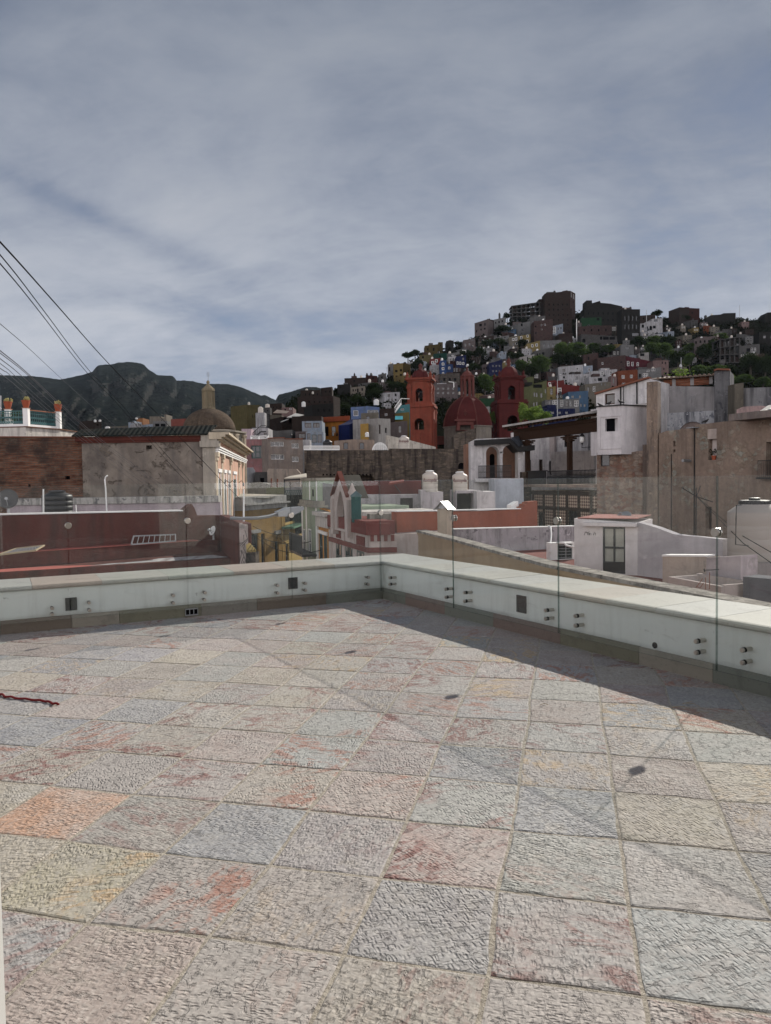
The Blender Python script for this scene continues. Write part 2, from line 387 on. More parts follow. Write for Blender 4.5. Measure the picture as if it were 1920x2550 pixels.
# clear toughened glass: thin, mostly see-through, reflecting more at a slant
n = NT('glass'); n.t.nodes.remove(n.b)
fr = n.n('ShaderNodeFresnel'); bf = n.n('ShaderNodeNewGeometry'); n.l(n.math('ADD', n.math('MULTIPLY', bf.outputs['Backfacing'], 1/1.4-1.4), 1.4), fr.inputs['IOR'])
tr = n.n('ShaderNodeBsdfTransparent'); tr.inputs[0].default_value = (.985, .995, .99, 1)
gl = n.n('ShaderNodeBsdfGlossy'); gl.inputs['Roughness'].default_value = .004; gl.inputs[0].default_value = (.9, .95, .95, 1)
mxs = n.n('ShaderNodeMixShader'); n.l(fr.outputs[0], mxs.inputs[0]); n.l(tr.outputs[0], mxs.inputs[1]); n.l(gl.outputs[0], mxs.inputs[2])
# a little dust, strengthened to imitate the pale veil of reflections
df = n.n('ShaderNodeBsdfDiffuse'); df.inputs[0].default_value = (.6, .62, .6, 1)
dm = n.n('ShaderNodeMixShader'); n.l(n.ramp(n.noise(n.uv((1, .35, 1)), 2.2, 7, .65), [(.35, .010), (.75, .050)]), dm.inputs[0]); n.l(mxs.outputs[0], dm.inputs[1]); n.l(df.outputs[0], dm.inputs[2])
n.l(dm.outputs[0], n.out.inputs[0]); M['glass'] = n.m
n = NT('glassedge'); M['glassedge'] = n.fin((.05, .065, .06), .25, 0, .5)
tr_ = n.n('ShaderNodeBsdfTransparent'); tr_.inputs[0].default_value = (.75, .85, .82, 1); mg = n.n('ShaderNodeMixShader'); mg.inputs[0].default_value = .5; n.l(tr_.outputs[0], mg.inputs[1]); n.l(n.b.outputs[0], mg.inputs[2]); n.l(mg.outputs[0], n.out.inputs[0])
n = NT('glassedge_top'); M['glassedge_top'] = n.fin((.50, .56, .53), .2, 0, .6)  # pale colour paints the bright line of light along the top edge
# ------------------------------------------------------------------ ground
def lerp(a, b, t): return a+(b-a)*t
g = MB()
g.face([(-5000, -900, -9.2), (5000, -900, -9.2), (5000, 5200, -9.2), (-5000, 5200, -9.2)])
n = NT('earth'); v = n.obj((.05, .05, .05))
M['earth'] = n.fin(n.mix(n.noise(v, 1, 6, .6), (.05, .045, .04), (.12, .11, .10)), .95)
tag(g.build('ground', M['earth']), kind='structure')

# ------------------------------------------------------------------ terrace floor
CORN = Vector((-0.038, 8.585)); DL = Vector((-3.479, -1.763)).normalized(); DR = Vector((2.361, -4.045)).normalized()
FL = Fac.xy(CORN+DL*11, CORN); FR = Fac.xy(CORN, CORN+DR*10.6)
YAW = 0.2364; TO = Vector((0.2517, 1.9959)); TW, TL = 0.4072, 0.4426
tu = Vector((math.cos(YAW), -math.sin(YAW))); tv = Vector((math.sin(YAW), math.cos(YAW)))
rt = random.Random(11)
V, Fs, UV, TC, TV = [], [], [], [], []
PAL = [(.41, .385, .36), (.40, .355, .335), (.345, .35, .355), (.43, .395, .34), (.40, .35, .325), (.30, .315, .335), (.39, .385, .355), (.42, .355, .325), (.45, .41, .33), (.36, .375, .35), (.37, .34, .33), (.44, .365, .33), (.385, .36, .34)]
def tix(px, py):
    q = Pz(px, py, 0).xy-TO; return (math.floor(q.dot(tu)/TW), math.floor(q.dot(tv)/TL))
SPEC = {tix(130, 2030): ((.56, .325, .205), 0, .5), tix(1110, 2130): ((.45, .345, .31), 1, .1), tix(170, 2170): ((.42, .39, .28), 1, .75), tix(1000, 1960): ((.43, .365, .33), 1, .4), tix(1010, 1800): ((.45, .40, .385), 1, .1), tix(1370, 1840): ((.40, .40, .385), .8, .3), tix(490, 1960): ((.42, .39, .37), .9, .2), tix(100, 1820): ((.27, .285, .315), 0, .5), tix(1460, 2060): ((.29, .30, .325), 0, .5), tix(900, 2300): ((.33, .32, .325), 0, .5), tix(760, 2130): ((.35, .33, .335), .25, .3), tix(1850, 2380): ((.36, .39, .39), .1, .5), tix(1340, 2010): ((.31, .325, .345), 0, .5), tix(620, 2020): ((.30, .31, .33), 0, .5), tix(1330, 1560): ((.45, .35, .33), .3, .2), tix(1300, 1660): ((.45, .41, .40), 1, .1), tix(1640, 1730): ((.36, .29, .27), 1, .4), tix(330, 1630): ((.36, .36, .39), 0, .5), tix(170, 1700): ((.42, .38, .36), 1, .1)}
def jit(i, j):
    r = random.Random(i*7919+j*104729); return (r.uniform(-.011, .011), r.uniform(-.011, .011))
for i in range(-24, 14):
    for j in range(-7, 20):
        c = TO + tu*((i+.5)*TW) + tv*((j+.5)*TL)
        if (c-CORN).dot(FL.n) > .3 or (c-CORN).dot(FR.n) > .3 or c.y < -2: continue
        ra = rt.uniform(0, 6.28) if rt.random() < .35 else rt.choice((.25, .5, -.3, 2.0, 1.8, 2.8)); ox, oy = rt.uniform(0, 40), rt.uniform(0, 40)
        gp = .0065; sp_ = SPEC.get((i, j)); pc = rt.choice(PAL); kk = rt.uniform(.9, 1.08); vn = rt.choice((0, 0, .3, .6, .9, 1, 1)) if sp_ is None else sp_[1]; vh = rt.random() if sp_ is None else sp_[2]
        pc = tuple((q*.85+g*.15)*kk*.84 for q, g in zip(pc, (.395, .362, .342))) if sp_ is None else tuple((q*.82+g*.18)*.87 for q, g in zip(sp_[0], (.395, .362, .342)))
        cs = []
        for a, b, su, sv in ((0, 0, 1, 1), (1, 0, -1, 1), (1, 1, -1, -1), (0, 1, 1, -1)):
            jx, jy = jit(i+a, j+b)
            cs.append(TO + tu*((i+a)*TW+jx+su*gp) + tv*((j+b)*TL+jy+sv*gp))
        top = []
        for q in range(4):
            a, b = cs[q], cs[(q+1) % 4]; nn = 7
            for t in range(nn):
                p = a.lerp(b, t/nn)
                if t: p += Vector((rt.uniform(-.0035, .0035), rt.uniform(-.0035, .0035)))
                top.append(p)
        dz = rt.uniform(-.0010, .0012); k = len(V); N = len(top); cen = sum(top, Vector((0, 0)))/N
        inner = [p.lerp(cen, .03) for p in top]
        V += [(p.x, p.y, -.012) for p in top] + [(p.x, p.y, dz-.0022+rt.uniform(-.001, .001)) for p in top] + [(p.x, p.y, dz+rt.uniform(-.0005, .0005)) for p in inner]
        uvf = lambda p: ((p-c).x*math.cos(ra)-(p-c).y*math.sin(ra)+ox, (p-c).x*math.sin(ra)+(p-c).y*math.cos(ra)+oy)
        uvs = [uvf(p) for p in top]*2+[uvf(p) for p in inner]
        nf0 = len(Fs)
        for q in range(N):
            r_ = (q+1) % N
            for f in ((k+q, k+r_, k+N+r_, k+N+q), (k+N+q, k+N+r_, k+2*N+r_, k+2*N+q)): Fs.append(f); UV.append([uvs[x-k] for x in f])
        f = tuple(k+2*N+q for q in range(N)); Fs.append(f); UV.append([uvs[x-k] for x in f]); TC += [pc]*(len(Fs)-nf0); TV += [(vn, vh, rt.random())]*(len(Fs)-nf0)
n = NT('cantera_paving'); v = n.n('ShaderNodeTexCoord').outputs['UV']; geo = n.n('ShaderNodeNewGeometry'); rnd = geo.outputs['Random Per Island']
wn_ = n.n('ShaderNodeTexWhiteNoise', noise_dimensions='1D'); n.l(rnd, wn_.inputs['W']); sc_ = n.n('ShaderNodeSeparateColor'); n.l(wn_.outputs['Color'], sc_.inputs[0])
R1, R2, R3 = sc_.outputs[0], sc_.outputs[1], sc_.outputs[2]
at_ = n.n('ShaderNodeAttribute', attribute_name='stone'); basec = at_.outputs['Color']; at2 = n.n('ShaderNodeAttribute', attribute_name='vein'); sv = n.n('ShaderNodeSeparateColor'); n.l(at2.outputs['Color'], sv.inputs[0]); VN, VH = sv.outputs[0], sv.outputs[1]
blot = n.noise(v, 3.0, 7, .66, .9)
c = n.mix(n.math('MULTIPLY', n.ramp(blot, [(.40, 0), (.66, 1)]), .55), basec, n.mix(R3, (.43, .37, .335), (.37, .385, .38)))
c = n.mix(n.math('MULTIPLY', n.ramp(n.noise(n.uv((1, 1, 1), .3, (5, 9, 0), v), 6.0, 6, .7, .6), [(.52, 0), (.68, 1)]), .5), c, n.mix(R1, (.34, .33, .325), (.46, .42, .35)))
# rusty and wine-red veins in some of the stones
vein = n.noise(n.uv((1, 2.2, 1), .5, src=v), 5.0, 8, .72, 1.4); zone = n.noise(v, 2.2, 4, .55)
vmask = n.math('MULTIPLY', n.ramp(vein, [(.49, 0), (.55, 1)]), n.ramp(zone, [(.43, 0), (.55, 1)]))
vmask = n.math('MULTIPLY', vmask, VN)
c = n.mix(n.math('MULTIPLY', vmask, .86), c, n.ramp(VH, [(0, (.20, .075, .062)), (.3, (.33, .155, .11)), (.6, (.44, .32, .19)), (.85, (.22, .10, .085))], 'CONSTANT'))
# chisel marks: short dents along two directions, pits and flaked hollows
def vor(vec):
    x = n.n('ShaderNodeTexVoronoi', feature='F1'); n.l(vec, x.inputs['Vector']); x.inputs['Scale'].default_value = 1; x.inputs['Randomness'].default_value = 1; return x.outputs['Distance']
wob = n.n('ShaderNodeVectorMath', operation='MULTIPLY_ADD'); n.l(n.noise(v, 30, 3, .6, col=True), wob.inputs[0]); wob.inputs[1].default_value = (.012, .012, 0); n.l(v, wob.inputs[2]); vw = wob.outputs[0]
a1 = n.math('ADD', n.math('MULTIPLY', vor(n.uv((88, 36, 1), .18, src=vw)), .75), n.math('MULTIPLY', n.noise(v, 70, 3, .6), .25)); a2 = n.math('ADD', n.math('MULTIPLY', vor(n.uv((36, 82, 1), -.3, src=vw)), .75), n.math('MULTIPLY', n.noise(v, 60, 3, .6), .25))
pit = n.noise(n.uv((1, 1.7, 1), .7, src=v), 34, 6, .66, .3); und = n.noise(v, 8, 4, .55); fl = n.noise(n.uv((1, 1.9, 1), .2, src=v), 13, 5, .62, .4)
wear = n.ramp(n.noise(n.uv((1, 1, 1), 0, (3, 3, 0), v), 3.3, 5, .6, .3), [(.36, .12), (.58, 1)]); s1 = n.math('MULTIPLY', n.math('MULTIPLY', n.ramp(a1, [(.22, 0), (.52, 1)]), n.math('ADD', n.math('MULTIPLY', sv.outputs[2], .7), .3)), wear); s2 = n.math('MULTIPLY', n.ramp(a2, [(.22, 0), (.52, 1)]), n.math('MULTIPLY', n.ramp(R1, [(.15, .1), (.7, .8)]), wear))
pm = n.ramp(pit, [(.31, 0), (.42, 1)]); fm = n.ramp(fl, [(.36, 0), (.43, 1)])
h = n.math('ADD', n.math('ADD', s1, s2), n.math('ADD', n.math('MULTIPLY', pm, .9), n.math('ADD', n.math('MULTIPLY', und, .7), n.math('MULTIPLY', fm, .7))))
c = n.mix(n.math('MULTIPLY', n.math('SUBTRACT', 1, n.math('MULTIPLY', pm, n.ramp(fl, [(.33, 0), (.40, 1)]))), .45), c, (.15, .14, .135))  # pits and hollows darkened, their shade painted into the colour
c = n.mix(n.math('MULTIPLY', n.ramp(a1, [(.55, 0), (.72, 1)]), .25), c, (.52, .50, .47))
sp2 = n.noise(v, 55, 4, .7)
c = n.mix(n.math('MULTIPLY', n.ramp(sp2, [(.42, 1), (.52, 0)]), .30), c, (.17, .16, .155)); c = n.mix(n.math('MULTIPLY', n.ramp(sp2, [(.55, 0), (.66, 1)]), .30), c, (.55, .52, .48))
n.bump(h, .85, .0066)
M['paving'] = n.fin(c, .8, 0, .35)
me = bpy.data.meshes.new('terrace_floor'); me.from_pydata(V, [], Fs); me.materials.append(M['paving'])
l = me.uv_layers.new(name='UVMap')
for p, u in zip(me.polygons, UV):
    for li, q in zip(p.loop_indices, u): l.data[li].uv = q
for nm, vals in (('stone', TC), ('vein', TV)):
    at_ = me.attributes.new(nm, 'FLOAT_COLOR', 'FACE')
    for i_, q in enumerate(vals): at_.data[i_].color = (*q, 1)
o = bpy.data.objects.new('terrace_floor', me); C.objects.link(o); tag(o, kind='structure')
n = NT('grout'); v = n.obj(); a = n.noise(v, 60, 5, .7); n.bump(n.math('ADD', a, n.noise(v, 14, 4)), 1, .012)
M['grout'] = n.fin(n.mix(n.ramp(a, [(.35, 0), (.6, 1)]), (.26, .23, .19), (.46, .42, .355)), .95)
g = MB(); pts = [CORN+DL*11+FL.n*.3, CORN+FL.n*.3+FR.n*.3, CORN+DR*10.6+FR.n*.3, Vector((-10.5, -6))]
g.face([(p.x, p.y, -.0030) for p in pts]); g.face([(p.x, p.y, -.4) for p in reversed(pts)])
tag(g.build('floor_grout', M['grout']), kind='structure')
# the house that carries the terrace: a plain block below it
n_ = MB()
for a, b in ((CORN+DL*11, CORN), (CORN, CORN+DR*10.6)):
    f = Fac.xy(a, b); n_.box(f.w(0, .1, -9.2), f.w(f.L, .1, 0)-f.w(0, .1, 0), f.n.to_3d()*.3, (0, 0, 8.7))
t = thing('terrace_house', (0, 5, -9.2), 'tall white walled house that carries the stone paved roof terrace', 'house')
n_.build('wall', plaster((.55, .54, .50)), t)

# ------------------------------------------------------------------ parapets
def stone(name, col, var=.12):
    n = NT(name); v = n.obj(); a = n.noise(v, 2.0, 7, .65, .5); b = n.noise(v, 40, 3); s2 = n.noise(n.obj((.6, .6, 3)), 3, 5, .6)
    c = n.mix(a, mul(col, 1-var), mul(col, 1+var)); c = n.mix(n.math('MULTIPLY', n.ramp(s2, [(.5, 0), (.75, 1)]), .3), c, mul(col, .72))
    c = n.mix(n.math('MULTIPLY', n.ramp(b, [(.30, 1), (.38, 0)]), .5), c, mul(col, .5)); c = n.mix(n.math('MULTIPLY', n.ramp(n.noise(v, 4.5, 8, .74, .8), [(.53, 0), (.62, 1)]), .45), c, mul(col, .62))
    n.bump(n.math('ADD', b, n.math('MULTIPLY', a, 2)), .3, .006); M[name] = n.fin(c, .7, 0, .35); return M[name]
for k, cc in dict(cream=(.30, .298, .268), pinktan=(.31, .262, .225), palegreen=(.275, .29, .258), tan=(.295, .27, .232), whitish=(.305, .31, .292), skolive=(.17, .165, .12), skbrown=(.15, .125, .10), skgray=(.20, .19, .165), skgreen=(.165, .175, .15), skpink=(.185, .145, .125), sktan=(.26, .24, .20)).items(): stone(k, cc)
n = NT('parapet_paint'); v = n.uv(); a = n.noise(v, 1.1, 7, .62); b = n.noise(v, 30, 4); hgt_ = n.n('ShaderNodeSeparateXYZ'); n.l(v, hgt_.inputs[0])
c = n.mix(a, (.56, .60, .59), (.70, .725, .71)); drip = n.noise(n.uv((7, .5, 1)), 1, 7, .7)
c = n.mix(n.math('MULTIPLY', n.math('MULTIPLY', n.ramp(drip, [(.50, 0), (.66, 1)]), n.ramp(hgt_.outputs[1], [(.14, 1), (.40, .35)])), .42), c, (.36, .37, .345))
c = n.mix(n.math('MULTIPLY', n.ramp(n.noise(n.uv((.8, 2.4, 1)), 2.5, 8, .74, .5), [(.57, 0), (.63, 1)]), .5), c, (.46, .48, .46))
c = n.mix(n.math('MULTIPLY', n.ramp(n.noise(n.uv((1, 1, 1), 0, (9, 2, 0)), 5, 9, .78, .4), [(.635, 0), (.66, 1)]), .7), c, (.26, .27, .26))
c = n.mix(n.math('MULTIPLY', n.ramp(n.math('ADD', hgt_.outputs[1], n.math('MULTIPLY', n.noise(v, 6, 6, .7), .08)), [(.155, 1), (.20, 0)]), .45), c, (.33, .33, .30))
n.bump(n.math('ADD', a, n.math('MULTIPLY', b, .25)), .4, .012); M['parapet'] = n.fin(c, .8, 0, .15)
ZC0, ZC1 = .385, .433
def parapet(f, u0, u1, mit0, mit1, joints, cols, sjoints, scols, label, doors=()):
    '''mit: how the plan runs at each end (extra u per metre outwards)'''
    root = thing('parapet_wall', f.w((u0+u1)/2, .3, 0), label, 'parapet')
    mb = MB()
    q = lambda u, w, z, mt: f.w(u+mt*w, w, z)
    def solid(mb, ua, ub, ma, mb_, wa, wb, za, zb):
        p = [q(ua, wa, za, ma), q(ub, wa, za, mb_), q(ub, wb, za, mb_), q(ua, wb, za, ma)]; t = [v+Vector((0, 0, zb-za)) for v in p]
        mb.face(p[::-1]); mb.face(t)
        for i in range(4): mb.face([p[i], p[(i+1) % 4], t[(i+1) % 4], t[i]])
    solid(mb, u0, u1, mit0, mit1, 0, .56, -.3, ZC0); mb.build('wall', M['parapet'], root)
    js = [u0]+sorted(joints)+[u1]
    for i in range(len(js)-1):
        ua, ub = js[i]+.0015, js[i+1]-.0015; ma = mit0 if i == 0 else 0; mb_ = mit1 if i == len(js)-2 else 0
        sl = MB(); prof = [(.61, ZC0+.001), (.61, ZC1)]
        for k in range(6):
            an = math.pi/2+math.pi*k/5; prof.append((-.012+.024*math.cos(an)*1.2, (ZC0+ZC1)/2+.0235*math.sin(an)))
        dz = random.uniform(-.0015, .0015); A = [q(ua, w, z+dz, ma) for w, z in prof]; B = [q(ub, w, z+dz, mb_) for w, z in prof]; N = len(prof)
        for k in range(N): sl.face([A[k], B[k], B[(k+1) % N], A[(k+1) % N]])
        sl.face(A[::-1]); sl.face(B)
        sl.build('coping_slab', M[cols[i % len(cols)]], root)
    js = [u0]+sorted(sjoints)+[u1]
    for i in range(len(js)-1):
        ua, ub = js[i]+.0015, js[i+1]-.0015; ma = mit0 if i == 0 else 0; mb_ = mit1 if i == len(js)-2 else 0
        sk = MB(); solid(sk, ua, ub, ma, mb_, -.02, -.0005, -.01, .125+random.uniform(-.001, .001)); sk.build('skirting_tile', M[scols[i % len(scols)]], root)
    return root
def uof(f, pxs, z, off=0.0, horiz=True):
    r = []
    for px, py in pxs: r.append(f.uz(px, py, off)[0])
    return r
MI = math.tan(math.radians(1.7))
LJ = uof(FL, [(80, 1462), (254, 1450), (419, 1437), (582, 1424), (714, 1415), (833, 1406)], 0, -.03)
LJ = [min(LJ)-.66*k for k in range(1, 9)]+LJ
RJ = uof(FR, [(1024, 1411), (1089, 1419), (1140, 1430), (1222, 1442), (1300, 1455), (1406, 1475), (1510, 1494), (1633, 1516), (1781, 1545)], 0, -.03)
RJ += [max(RJ)+.66*k for k in range(1, 8)]
LS = uof(FL, [(179, 1540), (297, 1530), (501, 1512), (640, 1500), (812, 1485)], 0, -.02); LS = [min(LS)-.6*k for k in range(1, 9)]+LS
RS = uof(FR, [(1009, 1480), (1107, 1500), (1228, 1530), (1395, 1575), (1591, 1620), (1775, 1660)], 0, -.02); RS += [max(RS)+.6*k for k in range(1, 7)]
lc = ['cream', 'tan', 'palegreen', 'pinktan', 'cream', 'tan', 'cream', 'palegreen', 'whitish', 'pinktan', 'cream', 'palegreen', 'pinktan', 'tan', 'whitish']
parapet(FL, 1.0, FL.L, 0, math.tan(math.radians(43.3)), [j for j in LJ if 1 < j < FL.L], lc[-(len([j for j in LJ if 1 < j < FL.L])+1):], [j for j in LS if 1 < j < FL.L],
        (['skgray', 'skbrown']*6+['skbrown', 'sktan', 'skolive', 'skgray', 'skbrown', 'skgreen'])[-(len([j for j in LS if 1 < j < FL.L])+1):], 'low white terrace parapet on the left with mixed cream and pinkish stone coping')
parapet(FR, 0, 10.2, -math.tan(math.radians(43.3)), 0, [j for j in RJ if 0 < j < 10.2], ['whitish', 'cream', 'whitish', 'cream', 'whitish', 'cream', 'tan', 'cream', 'whitish', 'cream', 'whitish'], [j for j in RS if 0 < j < 10.2],
        ['skgreen', 'skpink', 'skgreen', 'skpink', 'skolive', 'sktan', 'skgreen', 'skgray'], 'low white terrace parapet running along the right with broad cream coping')
# black wall lights let into the parapets, floor drain grate, drain hole
def onwall(name, f, x0, y0, x1, y1, label, cat, slit=False):
    r = rect(f, x0, y0, x1, y1); u0, u1, z0, z1 = r[0][0], r[1][0], r[0][1], r[2][1]
    root = thing(name, f.w((u0+u1)/2, -.01, z0), label, cat)
    b = MB(); e = f.e.to_3d(); nn = f.n.to_3d(); t = .008
    for a, b_, c_, d_ in ((u0, u1, z1-t, z1), (u0, u1, z0, z0+t), (u0, u0+t, z0+t, z1-t), (u1-t, u1, z0+t, z1-t)): b.box(f.w(a, -.014, c_), e*(b_-a), nn*.02, (0, 0, d_-c_))
    b.build('frame', M['blackmetal'], root)
    p = MB(); p.box(f.w(u0+t, -.008, z0+t), e*(u1-u0-2*t), nn*.012, (0, 0, z1-z0-2*t)); p.build('lens', M['rubber'], root)
    if slit:
        s = MB(); s.box(f.w((u0+u1)/2-.012, -.011, z0+t), e*.024, nn*.006, (0, 0, z1-z0-2*t)); s.build('slot', M['void'], root)
onwall('wall_light', FL, 163, 1487, 191, 1521, 'black square wall light on the left parapet nearest the left edge', 'wall light', True)
onwall('wall_light', FL, 718, 1437, 740, 1467, 'black square wall light on the left parapet near the glass corner', 'wall light')
onwall('wall_light', FR, 1289, 1485, 1311, 1523, 'black upright wall light on the right parapet', 'wall light')
r = rect(FL, 461, 1513, 493, 1534, -.02); u0, u1, z0, z1 = r[0][0], r[1][0], r[0][1], r[2][1]
root = thing('drain_grate', FL.w((u0+u1)/2, -.03, z0), 'small metal drain grate set in the stone skirting of the left parapet', 'drain grate')
b = MB(); b.box(FL.w(u0, -.024, z0), FL.e.to_3d()*(u1-u0), FL.n.to_3d()*.003, (0, 0, z1-z0)); b.build('backing', M['void'], root)
b = MB(); e = FL.e.to_3d(); nn = FL.n.to_3d(); w_ = u1-u0
for k in range(4): b.box(FL.w(u0+w_*k/3*.94, -.03, z0), e*w_*.06, nn*.005, (0, 0, z1-z0))
for z in (z0, z1-.012): b.box(FL.w(u0, -.031, z), e*w_, nn*.004, (0, 0, .012))
b.build('grille', M['graymetal'], root)
u, z = FR.uz(1631, 1607); b = MB(); b.lathe(FR.w(u, -.004, z), [(.022, 0), (.022, .02)], 16, axis=FR.n.to_3d()); tag(b.build('drain_hole', M['void'], at=FR.w(u, 0, z)), 'round black drain pipe mouth low in the right parapet', 'drain')

# ------------------------------------------------------------------ frameless glass balustrade
GO = -.068; GZ0, GZ1, GT = .10, 1.343, .012
cl = Fac.uz
def glass(f, u0, u1, label, studs, clamp=None):
    root = thing('glass_panel', f.w((u0+u1)/2, GO, GZ0), label, 'glass panel', 'glass balustrade panels')
    mb = MB(); k = len(mb.F)
    mb.box(f.w(u0, GO-GT/2, GZ0), f.e.to_3d()*(u1-u0), f.n.to_3d()*GT, (0, 0, GZ1-GZ0)); mb.M = [1, 2, 0, 1, 0, 1]
    mb.build('pane', [M['glass'], M['glassedge'], M['glassedge_top']], root)
    for px, py in studs:
        a = f.uz(px, py, GO-.01); c_ = f.w(a[0], 0, a[1]); s = MB()
        s.lathe(c_, [(.0145, .0), (.0145, .058)], 16, axis=-f.n.to_3d()); s.lathe(c_-f.n.to_3d()*.0775, [(.0155, 0), (.0155, .012), (.013, .015), (.005, .015), (.004, .012)], 16, axis=-f.n.to_3d())
        o = s.build('standoff', M['steel'], root)
        s = MB(); s.lathe(c_-f.n.to_3d()*.0585, [(.0165, 0), (.0165, .003)], 16, axis=-f.n.to_3d()); s.lathe(c_-f.n.to_3d()*.0745, [(.0165, 0), (.0165, .003)], 16, axis=-f.n.to_3d()); s.build('washer', M['rubber'], o)
    if clamp:
        a = f.uz(*clamp, GO-.01); c_ = f.w(a[0], GO, a[1]); s = MB()
        for sg in (1, -1): s.lathe(c_-f.n.to_3d()*sg*.0065, [(.029, 0), (.030, .002), (.030, .012), (.027, .015)], 24, axis=-f.n.to_3d()*sg)
        s.build('joint_clamp', M['steel'], root)
gl_ = [f_[0] for f_ in (FL.uz(173, 1450, GO), FL.uz(467, 1440, GO), FL.uz(727, 1430, GO))]
# corner of the two panes
den = FL.e.x*FR.e.y-FL.e.y*FR.e.x; dd = (FR.A+FR.n*GO)-(FL.A+FL.n*GO)
uLc = (dd.x*FR.e.y-dd.y*FR.e.x)/den; uRc = (dd.x*FL.e.y-dd.y*FL.e.x)/den
gr_ = [f_[0] for f_ in (FR.uz(1129, 1450, GO), FR.uz(1391, 1480, GO), FR.uz(1785, 1550, GO))]
g2 = .004
glass(FL, gl_[0]-1.35, gl_[0]-g2, 'clear glass panel at the far left end of the balustrade, cut by the photo edge', [(130, 1515), (130, 1530)], (170, 1309))
glass(FL, gl_[0]+g2, gl_[1]-g2, 'clear glass panel on the left parapet in front of the black water tank', [(222, 1501), (223, 1520), (432, 1483), (432, 1502)], (467, 1297))
glass(FL, gl_[1]+g2, gl_[2]-g2, 'clear glass panel on the left parapet in front of the pink ornate facade', [(511, 1476), (510, 1494), (692, 1458), (692, 1477)], (725, 1283))
glass(FL, gl_[2]+g2, uLc-.008, 'clear glass panel on the left parapet that meets the corner', [(761, 1453), (761, 1470), (918, 1438), (917, 1455)], (948, 1277))
glass(FR, uRc+.008, gr_[0]-g2, 'narrow clear glass panel right of the balustrade corner', [(971, 1439), (971, 1455), (1111, 1467), (1111, 1487)], (1129, 1290))
glass(FR, gr_[0]+g2, gr_[1]-g2, 'clear glass panel on the right parapet in front of the white tanks and red wall', [(1158, 1476), (1158, 1497), (1360, 1520), (1360, 1541)], (1386, 1297))
glass(FR, gr_[1]+g2, gr_[2]-g2, 'wide clear glass panel on the right parapet in front of the small white rooftop hut', [(1434, 1534), (1434, 1558), (1735, 1597), (1735, 1625)], (1782, 1326))
glass(FR, gr_[2]+g2, gr_[2]+1.75, 'clear glass panel nearest the viewer on the right, in front of the beige water tank', [(1850, 1619), (1850, 1650)])

# ------------------------------------------------------------------ red cord, twigs
b = MB(); pts = [(0, 1728), (14, 1734), (40, 1738), (75, 1742), (100, 1744), (120, 1747), (134, 1752), (148, 1753)]
pw = [Pz(x, y, .008) for x, y in pts]; pw = [pw[0]+Vector((-.5, .12, 0))]+pw; sm = []
for i in range(len(pw)-1):
    for t in range(6): sm.append(pw[i].lerp(pw[i+1], t/6)+Vector((0, .004*math.sin(i*6+t), .003*math.sin((i*6+t)*.9))))
b.tube(sm, .0075, 7); simple('redcord', (.16, .012, .014), .9, bump=.004, sc=30); tag(b.build('cord', M['redcord'], at=pw[3], smooth=True), 'dark red cord lying on the paving at the left edge', 'cord')
b = MB(); simple('straw', (.36, .29, .19), .9)
rs = random.Random(5)
for px, py in ((1742, 1760), (1832, 1800), (1725, 1767), (1700, 1752), (1765, 1775), (1365, 1755), (1430, 1690)):
    p = Pz(px, py, .006); a = rs.uniform(0, 3.1); L = rs.uniform(.04, .12)
    b.tube([p, p+Vector((math.cos(a)*L*.5, math.sin(a)*L*.5, .006)), p+Vector((math.cos(a+.4)*L, math.sin(a+.4)*L, .001))], .0015, 5)
tag(b.build('dry_stalks', M['straw'], at=Pz(1742, 1760, 0)), 'few pale dry grass stalks on the shaded paving', 'dry grass', kind='stuff')

# ------------------------------------------------------------------ the room the terrace opens from (behind the viewer) and its door jamb
t = thing('terrace_room', (0, 0, 0), 'white terrace room with a sliding door frame at the left edge', 'room')
b = MB(); b.bx(-8.5, -.42, .42, .62, 0, 3.0); b.bx(-.42, 2.9, .42, .62, 2.35, 3.0); b.bx(2.9, 4.4, .42, .62, 0, 3.0)
b.bx(-8.5, 4.4, -4.2, -4.0, 0, 3.0); b.bx(-8.5, -8.3, -4, .42, 0, 3.0); b.bx(4.2, 4.4, -4, .42, 0, 3.0); b.bx(-8.5, 4.4, -4.2, .62, 3.0, 3.2)
b.build('wall', plaster((.62, .60, .55), .15), t)
jx = P(24, 2550, .60).x
b = MB(); b.bx(jx-.035, jx-.004, .572, .602, .0, 2.35); b.bx(jx-.06, jx-.03, .60, .65, 0, 2.35); b.build('door_frame', M['whiteframe'], t)

t = thing('reflected_block', (-13, 8.4, -9.2), 'white block added out of view to give a pale reflection in the right glass', 'reflected block'); b = MB(); b.bx(-14, -12, 7.5, 9.2, -9.2, 3.0); b.build('wall', plaster((.66, .65, .62), .15), t); b = MB(); b.bx(-14.15, -11.85, 7.35, 9.35, 3.003, 3.15); b.build('roof_edge', M['graymetal'], t)  # unseen block, added for the pale reflection in the glass
